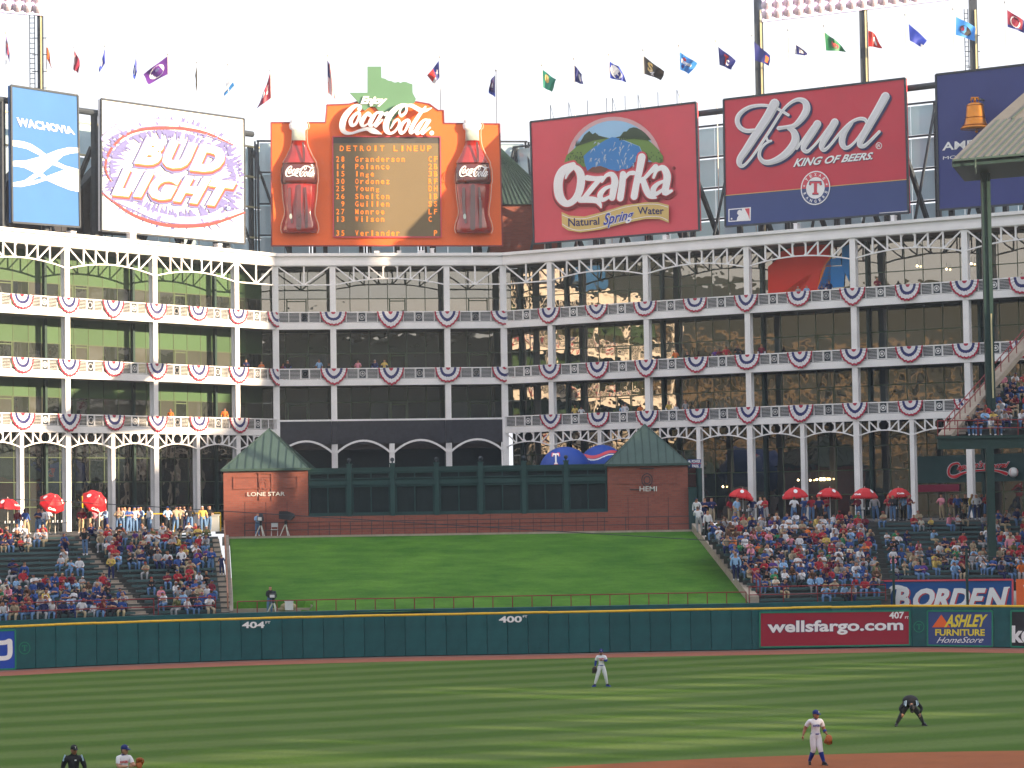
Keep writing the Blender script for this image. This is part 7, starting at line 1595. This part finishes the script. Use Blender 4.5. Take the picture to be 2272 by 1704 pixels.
# on the balconies
for i, (px, lv, sh, P_) in enumerate(((628, 'r2', 'maroon', PC), (638, 'r2', 'black', PC), (708, 'r2', 'light blue', PC), (730, 'r2', 'black', PC), (794, 'r2', 'pink', PC), (832, 'r2', 'navy', PC), (853, 'r2', 'yellow', PC), (580, 'r2', 'orange', PLw), (546, 'r2', 'navy', PLw), (377, 'r3', 'orange', PLw), (497, 'r3', 'orange', PLw), (1274, 'r3', 'yellow', PR), (1288, 'r3', 'white', PR), (1379, 'r3', 'light blue', PR), (1385, 'r3', 'white', PR), (1419, 'r3', 'orange', PR), (1482, 'r3', 'yellow', PR), (1498, 'r3', 'white', PR), (1519, 'r3', 'grey', PR), (1499, 'r2', 'orange', PR), (1525, 'r2', 'black', PR), (1587, 'r2', 'purple', PR), (1597, 'r2', 'maroon', PR), (1612, 'r2', 'red', PR), (1637, 'r2', 'black', PR), (1690, 'r2', 'maroon', PR), (1774, 'r1', 'grey', PR), (1793, 'r1', 'light blue', PR), (1827, 'r1', 'navy', PR), (1843, 'r1', 'navy', PR), (1950, 'r1', 'maroon', PR))):
    q = P_.hit(px, 800, -.75); lvw = {'r1': 'top', 'r2': 'middle', 'r3': 'lowest'}[lv]; v = CP.randrange(len(SV)); s_, hc, lk = look(SV[v][2]); lk[1] = 'cl_' + sh
    dz = CP.uniform(-.55, -.05); people.append([30, V((q.x, q.y, LV[lv] - .90 + dz + .35 * 0)), P_.ang * 0 + CP.uniform(-.4, .4), 1.0 + dz * .42, 1, v, lk, 'person in %s top behind the %s balcony rail, %s on that floor from left' % (sh, lvw, ordn[sorted([t[0] for t in ((628, 'r2'), (638, 'r2'), (708, 'r2'), (730, 'r2'), (794, 'r2'), (832, 'r2'), (853, 'r2'), (580, 'r2'), (546, 'r2'), (377, 'r3'), (497, 'r3'), (1274, 'r3'), (1288, 'r3'), (1379, 'r3'), (1385, 'r3'), (1419, 'r3'), (1482, 'r3'), (1498, 'r3'), (1519, 'r3'), (1499, 'r2'), (1525, 'r2'), (1587, 'r2'), (1597, 'r2'), (1612, 'r2'), (1637, 'r2'), (1690, 'r2'), (1774, 'r1'), (1793, 'r1'), (1827, 'r1'), (1843, 'r1'), (1950, 'r1')) if t[1] == lv]).index(px)]), 'people at the balcony rails'])
    people[-1][1].z = LV[lv] - .88
# camera operators
people.append([60, V((aty(571, 1190, YP - .5).x, YP - .5, aty(571, 1190, YP - .5).z)), .5, .98, 1, 3, ['skin', 'cl_light blue', 'cl_denim', 'cl_black', 'cl_white', 'cl_light blue'], 'camera operator in light blue shirt behind tripod by the left pavilion', None])
people.append([60, V((aty(598, 1364, 152.7).x, 152.7, aty(598, 1364, 152.7).z)), .5, 1.0, 1, 3, ['skin', 'cl_black', 'cl_denim', 'cl_black', 'cl_black', 'cl_black'], 'camera operator in black top at the foot of the lawn', None])
people.sort(key=lambda q: -q[0])
print('PEOPLE', len(people))
used = {}
NI = 290
for q in people[:NI]:
    _, loc, rz, s_, kind, v, lk, lab, grp = q
    o = bpy.data.objects.new('person', (vmesh if kind == 0 else smesh)[v]); col.objects.link(o); o.location = loc; o.rotation_euler = (CP.uniform(-.08, .10), CP.uniform(-.10, .10), rz); o.scale = (s_ * CP.uniform(.95, 1.12), s_, s_)
    for i, mn in enumerate(lk): o.material_slots[i].link = 'OBJECT'; o.material_slots[i].material = M[mn]
    lab = lab.replace('light blue', 'pale blue'); tag(o, lab, 'person', grp)
rest = people[NI:]
if rest:
    mn_ = sorted({m_ for q in rest for m_ in q[6]}); mi_ = {m_: i for i, m_ in enumerate(mn_)}; mb = MB()
    for q in rest:
        _, loc, rz, s_, kind, v, lk, lab, grp = q; src = (VAR if kind == 0 else SV)[v][0]; Rm = Matrix.Rotation(rz, 3, 'Z') * s_; b_ = len(mb.v)
        mb.v.extend([loc + Rm @ p for p in src.v]); mb.f.extend([tuple(i + b_ for i in f) for f in src.f]); mb.m.extend([mi_[lk[m_]] for m_ in src.m])
    o = part('crowd', mb, mn_, None, smooth=True); tag(o, 'smaller spectators further up and back in the packed bleachers and balconies', 'crowd', None, 'stuff')

# ------------------------------------------------------------ players and umpires
mat('cap_navy', (0.012, 0.022, 0.14), 0.7)
def hand(mb, w0, dir_, palm, side, s=1.0, curl=.5, mi=0):
    """palm and five separate bent fingers; dir_ along the hand, palm the palm normal, side towards the thumb"""
    d, n, t_ = V(dir_).normalized(), V(palm).normalized(), V(side).normalized(); w0 = V(w0)
    mb.tube([w0, w0 + d * .045 * s, w0 + d * .09 * s], [.026 * s, .038 * s, .034 * s], 8, mi)
    for k, (off, L) in enumerate(((.030, .070), (.010, .080), (-.010, .076), (-.030, .060))):
        p = w0 + d * .085 * s + t_ * off * s; q = p + d * L * .5 * s + n * .010 * curl * s; r = q + (d * (1 - curl) + n * curl).normalized() * L * .5 * s; mb.tube([p, q, r], [.0105 * s, .0098 * s, .008 * s], 6, mi)
    p = w0 + d * .025 * s + t_ * .03 * s; q = p + (t_ * .8 + d * .6).normalized() * .038 * s; mb.tube([p, q, q + (d + n * .4).normalized() * .03 * s], [.014 * s, .012 * s, .0095 * s], 6, mi)
def glove(name, c, R, mt, parent):
    mb = MB(); c = V(c); vs = []
    mb.ball(c, .125, 14, 9, 0, (1.0, .42, 1.15), R)
    for k in range(4):
        x = -.085 + k * .052; mb.tube([c + R @ V((x, -.02, .05)), c + R @ V((x * 1.15, -.06, .13)), c + R @ V((x * 1.2, -.085, .19 - abs(k - 1.5) * .012))], [.034, .030, .020], 8)
    mb.tube([c + R @ V((.09, -.02, -.02)), c + R @ V((.145, -.06, .06)), c + R @ V((.14, -.09, .13))], [.034, .032, .02], 8)
    mb.tube([c + R @ V((.06, -.07, .10)), c + R @ V((.125, -.085, .12))], [.02, .02], 6); return part(name, mb, mt, parent, smooth=True)
def head_mesh(mb, hd, R, mi=0):
    """skull with brow, cheeks and a jaw; hd is its centre, R turns it"""
    R = R * 1.12; n, k = 16, 12; vs = []; fs = []
    for i in range(k + 1):
        t = math.pi * i / k; z = math.cos(t)
        for j in range(n):
            a = 2 * math.pi * j / n; x, y = math.sin(t) * math.cos(a), math.sin(t) * math.sin(a); jaw = max(0.0, -z)
            X = .080 * x * (1 - .30 * jaw ** 1.5); Y = (.100 if y > 0 else .096) * y * (1 - (.25 * jaw if y > 0 else .02 * jaw)) - .014 * jaw; Z_ = .122 * z
            vs.append(hd + R @ V((X, Y, Z_)))
    for i in range(k):
        for j in range(n): fs.append((i * n + j, (i + 1) * n + j, (i + 1) * n + (j + 1) % n, i * n + (j + 1) % n))
    mb.add(vs, fs, mi)
def face(parent, hd, R, cap_m, hair_m, skin_m, big=True, brim=1.0, logo=True):
    R = R * 1.12; hd = V(hd); q = lambda *a: hd + R @ V(a)
    mb = MB(); mb.lathe((0, 0, 0), [(1.0, 0), (1.0, .035), (.90, .075), (.62, .105), (.25, .120), (.02, .124)], 18); mb.v = [q(v.x * .090, v.y * .110 + .004, v.z + .038) for v in mb.v]; mb.tube([q(0, 0, .158), q(0, 0, .166)], [.012, .008], 6)
    N = 8; top = [q(.074 * math.cos(math.pi * k / N), -.085 - .100 * brim * math.sin(math.pi * k / N), .052 - .022 * math.sin(math.pi * k / N)) for k in range(N + 1)]; bot = [p - R @ V((0, 0, .012)) for p in top]
    mb.add(top + bot, [tuple(range(N + 1)), tuple(range(N + 1, 2 * N + 2))[::-1]] + [(i, i + 1, N + 2 + i, N + 1 + i) for i in range(N)]); cp_ = part('cap', mb, cap_m, parent, smooth=False)
    if logo:
        PCc = MB(); g = [(-0.85, 1), (0.85, 1), (0.95, 0.42), (0.6, 0.72), (0.22, 0.72), (0.22, -0.75), (0.45, -1), (-0.45, -1), (-0.22, -0.75), (-0.22, 0.72), (-0.6, 0.72), (-0.95, 0.42)]
        PCc.add([q(x * .024, -.112, .090 + y * .024) for x, y in g], [tuple(range(12))]); part('cap_letter', PCc, 't_white', cp_)
    mb = MB(); mb.ball(q(0, .034, .012), .1, 14, 8, 0, (.80, .74, .92), R); part('hair', mb, hair_m, parent, smooth=True)
    mb = MB(); mb.add([q(-.010, -.090, .018), q(.010, -.090, .018), q(.019, -.096, -.024), q(-.019, -.096, -.024), q(0, -.124, -.018), q(0, -.104, .012)], [(0, 3, 4, 5), (5, 4, 2, 1), (3, 2, 4)]); part('nose', mb, skin_m, parent, smooth=True)
    for s in (-1, 1):
        mb = MB(); mb.ball(q(s * .033, -.084, .012), .011, 8, 6, 0); part('eye', mb, 't_black', parent)
        mb = MB(); mb.bar(q(s * .018, -.094, .032), q(s * .050, -.082, .030), .008, .008); part('eyebrow', mb, hair_m, parent)
        mb = MB(); mb.ball(q(s * .080, .008, -.006), .026, 8, 6, 0, (.4, .7, 1.2), R); part('ear', mb, skin_m, parent, smooth=True)
    mb = MB(); mb.bar(q(-.024, -.092, -.060), q(.024, -.092, -.060), .007, .008); part('mouth', mb, 'cl_maroon', parent)
def player(label, loc, J, mats, classify, R=Matrix.Identity(3), rz=0.0, sub=2, HR=None):
    """body in world axes about loc; joints given standing facing the camera (-y)"""
    t = thing('person', label, 'person', loc); Rz = Matrix.Rotation(rz, 3, 'Z'); L = V(loc)
    vs, fs = skin_body(J, BON2, sub=sub); mb = MB(); mb.v = [L + Rz @ v for v in vs]; mb.f = fs
    for f in fs:
        c = sum((vs[i] for i in f), V((0, 0, 0))) / len(f); a, b, k = nearest(J, BON2, c); mb.m.append(classify(a, b, k, c))
    head_mesh(mb, L + Rz @ HEADS[-1], HR or Matrix.Identity(3), 0)
    b_ = part('body', mb, mats, t, smooth=True); return t, b_, (lambda *p: L + Rz @ V(p)), Rz
BON2 = [('pelvis', 'belly'), ('belly', 'chest'), ('chest', 'upch'), ('upch', 'neck'), ('neck', 'nape'), ('upch', 'shL'), ('shL', 'uaL'), ('uaL', 'elL'), ('elL', 'faL'), ('faL', 'haL'), ('upch', 'shR'), ('shR', 'uaR'), ('uaR', 'elR'), ('elR', 'faR'), ('faR', 'haR'),
        ('pelvis', 'hpL'), ('hpL', 'thL'), ('thL', 'knL'), ('knL', 'caL'), ('caL', 'anL'), ('anL', 'toL'), ('pelvis', 'hpR'), ('hpR', 'thR'), ('thR', 'knR'), ('knR', 'caR'), ('caR', 'anR'), ('anR', 'toR')]
HEADS = []
def fulljoints(core, arms, legs, rs):
    """core: pelvis, belly, chest, upch, neck, head, crown points; arms/legs: dict side -> points"""
    J = {}
    for n, p, r in zip(('pelvis', 'belly', 'chest', 'upch', 'neck', 'head', 'crown'), core, (.165, .155, .178, .150, .070, .128, .104)): J[n] = (*p, r * (rs if n not in ('head', 'crown', 'neck') else 1.0))
    hd_ = V(J['head'][:3]); nk = V(J['neck'][:3]); J['neck'] = (*nk, .070); J['nape'] = (*nk.lerp(hd_, .75), .062); del J['head'], J['crown']; HEADS.append(hd_)
    for k, (sh, el, ha) in arms.items():
        sh, el, ha = V(sh), V(el), V(ha); J['sh' + k] = (*sh, .095 * rs); J['ua' + k] = (*sh.lerp(el, .5), .080 * rs); J['el' + k] = (*el, .060 * rs); J['fa' + k] = (*el.lerp(ha, .4), .055); J['ha' + k] = (*ha, .032)
    for k, (hp, kn, an, to) in legs.items():
        hp, kn, an, to = V(hp), V(kn), V(an), V(to); J['hp' + k] = (*hp, .132 * rs); J['th' + k] = (*hp.lerp(kn, .5), .118 * rs); J['kn' + k] = (*kn, .090 * rs); J['ca' + k] = (*kn.lerp(an, .4), .080 * rs); J['an' + k] = (*an, .052 * rs); J['to' + k] = (*to, .044)
    return J
def cls(kneesock=False, longsleeve=False, under=None, pants_to_shoe=True):
    # 0 skin 1 shirt 2 trousers 3 socks 4 shoes 5 undersleeve
    def f(a, b, k, c):
        if a == 'neck' or b == 'nape': return 0
        if b == 'neck': return 1 if k < .6 else 0
        if b[:2] in ('ua',) or b[:2] == 'sh': return 1
        if a[:2] == 'ua': return 1 if (longsleeve or k < .35) else (5 if under else 0)
        if a[:2] in ('el', 'fa'): return 1 if (longsleeve and not (a[:2] == 'fa' and k > .85)) else (5 if (under and not (a[:2] == 'fa' and k > .7)) else 0)
        if b in ('belly', 'chest', 'upch'): return 2 if (a == 'pelvis' and k < .35) else 1
        if b[:2] in ('hp', 'th', 'kn'): return 2
        if b[:2] == 'ca': return 3 if (kneesock and k > .55) else 2
        if b[:2] == 'an': return 3 if kneesock else (2 if k < .85 else 4)
        return 4
    return f
def belt(t, c, r, mt, n=(0, 0, 1)):
    mb = MB(); c = V(c); mb.lathe(c, [(r, -.02), (r * 1.03, -.02), (r * 1.03, .022), (r, .022)], 20, 0, (1.12, .92)); part('belt', mb, mt, t, smooth=True)
def shoe(t, an, to, mt):
    mb = MB(); an, to = V(an), V(to); d = (to - an); d.z = 0; d.normalize(); x = V((d.y, -d.x, 0)); b0 = V((an.x, an.y, 0)) - d * .07
    base = V((0, 0, wloc(t).z))
    pts = [(-.0, .036, .09), (.08, .042, .10), (.16, .046, .07), (.24, .046, .05), (.29, .03, .035)]
    vs = []; 
    for l, w_, h in pts: vs += [b0 + d * l - x * w_ + base, b0 + d * l + x * w_ + base, b0 + d * l + x * w_ * .7 + V((0, 0, h)) + base, b0 + d * l - x * w_ * .7 + V((0, 0, h)) + base]
    fs = [(0, 1, 2, 3), (19, 18, 17, 16)]
    for i in range(4):
        for k in range(4): a, b = i * 4 + k, i * 4 + (k + 1) % 4; fs.append((a, a + 4, b + 4, b))
    mb.add(vs, fs); part('shoe', mb, mt, t)

# 1 infielder walking at right, glove on his left hand
g0 = atz(1811, 1697); hh = 1.02
core = [(0, 0, .98), (0, .0, 1.14), (0, -.02, 1.30), (0, -.02, 1.43), (0, -.03, 1.55), (.01, -.06, 1.665), (.01, -.05, 1.76)]
J = fulljoints(core, dict(L=((-.20, 0, 1.47), (-.33, .10, 1.22), (-.43, .02, .98)), R=((.20, 0, 1.47), (.29, .04, 1.20), (.36, -.14, 1.00))), dict(L=((-.10, 0, .90), (-.09, -.06, .52), (-.19, .14, .12), (-.21, .02, .06)), R=((.10, 0, .90), (.11, -.14, .52), (.22, -.16, .10), (.27, -.32, .05))), 1.06)
t, b_, q, Rz = player('baseball player in white uniform and blue socks walking with glove on right side', g0, J, ['skin_tan', 'uni_white', 'uni_white', 'uni_blue', 'shoe_black', 'skin_tan'], cls(kneesock=True), rz=.15, HR=Matrix.Rotation(.75, 3, 'Z'))
face(t, q(.01, -.06, 1.665), Matrix.Rotation(.75, 3, 'Z'), 'cap_navy', 'cl_brown', 'skin_tan')
mb = MB(); hand(mb, q(-.43, .02, .98), (-.15, -.1, -1), (1, 0, 0), (0, -1, 0), 1.05, .4); part('hand', mb, 'skin_tan', t, smooth=True)
glove('glove', q(.40, -.20, .88), Rz @ Matrix.Rotation(.4, 3, 'Y') @ Matrix.Rotation(2.7, 3, 'X'), 'leather', t)
belt(t, q(0, 0, 1.035), .150, 'uni_blue')
mb = MB(); mb.lathe((0, 0, 0), [(.058, -.03), (.058, .05)], 10); R3 = V((.07, -.18, -.2)).to_track_quat('Z', 'Y').to_matrix(); mb.v = [q(.31, -.03, 1.125) + R3 @ v for v in mb.v]; part('wristband', mb, 'uni_blue', t)
def chest_text(t, q, s, z0, z1, half, y0, mt, arch=.0, weight=.05):
    uv, fs = glyphs(s, weight); mb = MB(); vs = []
    for u, v in uv:
        x = (u - .5) * 2 * half; vs.append(q(x, y0 + 1.6 * x * x, z0 + (z1 - z0) * v + arch * (1 - (2 * u - 1) ** 2)))
    mb.add(vs, fs); part('jersey_lettering', mb, mt, t)
chest_text(t, q, 'RANGERS', 1.27, 1.345, .125, -.196, 'uni_blue', .02)
shoe(t, Rz @ V(J['anL'][:3]) + g0, Rz @ V(J['toL'][:3]) + g0, 'shoe_black'); shoe(t, Rz @ V(J['anR'][:3]) + g0, Rz @ V(J['toR'][:3]) + g0, 'shoe_black')
mb = MB(); mb.lathe(q(0, -.025, 1.52), [(.075, -.03), (.070, .03)], 12); part('undershirt_collar', mb, 'uni_blue', t)
# 2 centre fielder standing with feet apart
g1 = atz(1335, 1523)
core = [(0, 0, .95), (.0, 0, 1.11), (.0, 0, 1.27), (0, 0, 1.40), (0, -.02, 1.52), (0, -.05, 1.63), (0, -.04, 1.72)]
J = fulljoints(core, dict(L=((-.19, 0, 1.44), (-.27, .03, 1.17), (-.30, -.04, .93)), R=((.19, 0, 1.44), (.26, -.08, 1.21), (.06, -.24, 1.27))), dict(L=((-.10, 0, .88), (-.20, -.04, .50), (-.33, .02, .10), (-.42, -.10, .05)), R=((.10, 0, .88), (.19, -.04, .50), (.27, .02, .10), (.37, -.09, .05))), 1.0)
t, b_, q, Rz = player('outfielder in white uniform standing alone in front of the centre wall', g1, J, ['skin_tan', 'uni_white', 'uni_white', 'uni_white', 'shoe_black', 'uni_blue'], cls(under=True), rz=0)
face(t, q(0, -.05, 1.63), Rz, 'cap_navy', 'cl_brown', 'skin_tan'); belt(t, q(0, 0, 1.01), .148, 'uni_blue'); glove('glove', q(-.33, -.08, .82), Matrix.Rotation(3.0, 3, 'X'), 'leather_dark', t)
mb = MB(); hand(mb, q(.05, -.25, 1.27), (-1, -.1, .05), (0, 1, 0), (0, 0, 1), 1.0, .5); part('hand', mb, 'skin_tan', t, smooth=True); chest_text(t, q, 'RANGERS', 1.31, 1.37, .12, -.178, 'uni_red', .01)
shoe(t, V(J['anL'][:3]) + g1, V(J['toL'][:3]) + g1, 'uni_blue'); shoe(t, V(J['anR'][:3]) + g1, V(J['toR'][:3]) + g1, 'uni_blue')
# 3 umpire bent double, hands on knees, head down
g2 = atz(2020, 1611)
core = [(0, .20, .82), (0, .06, .96), (0, -.14, 1.02), (0, -.30, .95), (0, -.40, .84), (0, -.46, .74), (0, -.47, .65)]
J = fulljoints(core, dict(L=((-.22, -.22, .93), (-.43, -.20, .70), (-.35, -.24, .50)), R=((.22, -.22, .93), (.43, -.20, .70), (.35, -.24, .50))), dict(L=((-.12, .16, .78), (-.34, -.04, .46), (-.52, .08, .10), (-.58, -.06, .05)), R=((.12, .16, .78), (.34, -.04, .46), (.52, .08, .10), (.60, -.06, .05))), 1.12)
t, b_, q, Rz = player('umpire in black bent forward with hands on knees on outfield grass', g2, J, ['skin', 'ump_black', 'ump_grey', 'ump_grey', 'shoe_black', 'ump_black'], cls(longsleeve=True), rz=0, HR=Matrix.Rotation(1.35, 3, 'X'))
mb = MB(); mb.ball(q(0, -.11, .99), .255, 20, 12, 0, (1.22, 1.1, .88)); part('jacket_back', mb, 'ump_black', t, smooth=True)
face(t, q(0, -.46, .74), Matrix.Rotation(1.35, 3, 'X'), 'ump_black', 'cl_black', 'skin', logo=False)
for s in (-1, 1):
    mb = MB(); hand(mb, q(s * .35, -.24, .50), (-s * .1, -.2, -1), (0, 1, 0), (-s, 0, 0), 1.0, .6); part('hand', mb, 'skin', t, smooth=True)
    mb = MB(); mb.bar(q(s * .195, -.33, 1.02), q(s * .225, -.375, .80), .040, .035, up=(0, -1, 0)); mb.bar(q(s * .255, -.31, 1.00), q(s * .275, -.345, .84), .022, .03, up=(0, -1, 0)); part('shoulder_stripe', mb, 'ltblue_trim', t)
    k = 'L' if s < 0 else 'R'; shoe(t, V(J['an' + k][:3]) + g2, V(J['to' + k][:3]) + g2, 'shoe_black')
# 4 umpire at lower left, seen from the chest up
g3 = V((aty(163, 1648, 77).x, 77, 0))
core = [(0, 0, .98), (0, 0, 1.14), (0, 0, 1.30), (0, .01, 1.43), (0, 0, 1.55), (.02, -.03, 1.68), (.02, -.02, 1.78)]
J = fulljoints(core, dict(L=((-.23, 0, 1.46), (-.33, .04, 1.20), (-.33, -.04, .95)), R=((.23, 0, 1.46), (.33, .04, 1.20), (.33, -.04, .95))), dict(L=((-.11, 0, .90), (-.13, -.02, .50), (-.14, .02, .10), (-.16, -.12, .05)), R=((.11, 0, .90), (.13, -.02, .50), (.14, .02, .10), (.16, -.12, .05))), 1.20)
t, b_, q, Rz = player('umpire in black jacket and cap at the lower left corner, facing right', g3, J, ['skin_tan', 'ump_black', 'ump_grey', 'ump_grey', 'shoe_black', 'ump_black'], cls(longsleeve=True), rz=0, HR=Matrix.Rotation(.55, 3, 'Z'))
face(t, q(.02, -.03, 1.68), Matrix.Rotation(.55, 3, 'Z'), 'ump_black', 'cl_black', 'skin_tan')
for s in (-1, 1):
    mb = MB(); mb.bar(q(s * .245, -.055, 1.555), q(s * .305, -.065, 1.37), .040, .03, up=(0, -1, 0)); part('shoulder_stripe', mb, 'ltblue_trim', t)
    mb = MB(); hand(mb, q(s * .33, -.04, .95), (0, -.1, -1), (-s, 0, 0), (0, -1, 0), 1.0, .4); part('hand', mb, 'skin_tan', t, smooth=True)
    k = 'L' if s < 0 else 'R'; shoe(t, V(J['an' + k][:3]) + g3, V(J['to' + k][:3]) + g3, 'shoe_black')
mb = MB(); mb.add([q(.06, -.185, 1.385), q(.12, -.18, 1.385), q(.12, -.18, 1.42), q(.06, -.185, 1.42)], [(0, 1, 2, 3)]); part('chest_badge', mb, 't_white', t)
mb = MB(); mb.lathe(q(0, 0, 1.52), [(.10, -.05), (.088, .02), (.080, .04)], 14); part('collar', mb, 'ump_black', t)
# 5 infielder at lower left, glove in front, facing right
g4 = V((aty(274, 1648, 77).x, 77, 0))
core = [(0, 0, .97), (0, 0, 1.13), (0, 0, 1.29), (0, 0, 1.42), (.01, -.02, 1.54), (.03, -.05, 1.66), (.03, -.04, 1.76)]
J = fulljoints(core, dict(L=((-.17, -.06, 1.45), (-.17, -.16, 1.18), (.10, -.32, 1.20)), R=((.18, .03, 1.45), (.28, -.10, 1.20), (.36, -.30, 1.22))), dict(L=((-.10, 0, .90), (-.13, -.05, .50), (-.16, .02, .10), (-.18, -.12, .05)), R=((.10, 0, .90), (.14, -.05, .50), (.18, .02, .10), (.20, -.12, .05))), 1.10)
t, b_, q, Rz = player('baseball player in white jersey and blue cap at bottom left, holding brown glove', g4, J, ['skin', 'uni_white', 'uni_white', 'uni_blue', 'shoe_black', 'skin'], cls(kneesock=True), rz=.25, HR=Matrix.Rotation(1.05, 3, 'Z'))
face(t, q(.03, -.05, 1.66), Matrix.Rotation(1.05, 3, 'Z'), 'cap_navy', 'cl_brown', 'skin'); glove('glove', q(.42, -.36, 1.26), Matrix.Rotation(.9, 3, 'Z') @ Matrix.Rotation(-.3, 3, 'X'), 'leather', t)
mb = MB(); hand(mb, q(.12, -.33, 1.20), (1, -.1, .1), (0, 1, 0), (0, 0, 1), 1.05, .5); part('hand', mb, 'skin', t, smooth=True); belt(t, q(0, 0, 1.03), .152, 'uni_blue'); chest_text(t, q, 'RANGERS', 1.29, 1.36, .12, -.185, 'uni_red', .01)
mb = MB(); mb.lathe(q(.005, -.01, 1.51), [(.075, -.03), (.070, .03)], 12); part('undershirt_collar', mb, 'uni_blue', t)
for k in 'LR': shoe(t, Rz @ V(J['an' + k][:3]) + g4, Rz @ V(J['to' + k][:3]) + g4, 'shoe_black')

# ------------------------------------------------------------ thin evening haze
mb = MB(); mb.box(-330, 330, -330, 330, -1.2, 84)
hm = bpy.data.materials.new('haze'); hm.use_nodes = True; hn = hm.node_tree; hn.nodes.clear(); ho = hn.nodes.new('ShaderNodeOutputMaterial'); hv = hn.nodes.new('ShaderNodeVolumePrincipled')
hv.inputs['Color'].default_value = (.78, .88, 1, 1); hv.inputs['Density'].default_value = .00026; hn.links.new(hv.outputs[0], ho.inputs['Volume'])
tag(part('haze', mb, [hm]), 'thin evening haze in the air', None, None, 'stuff')
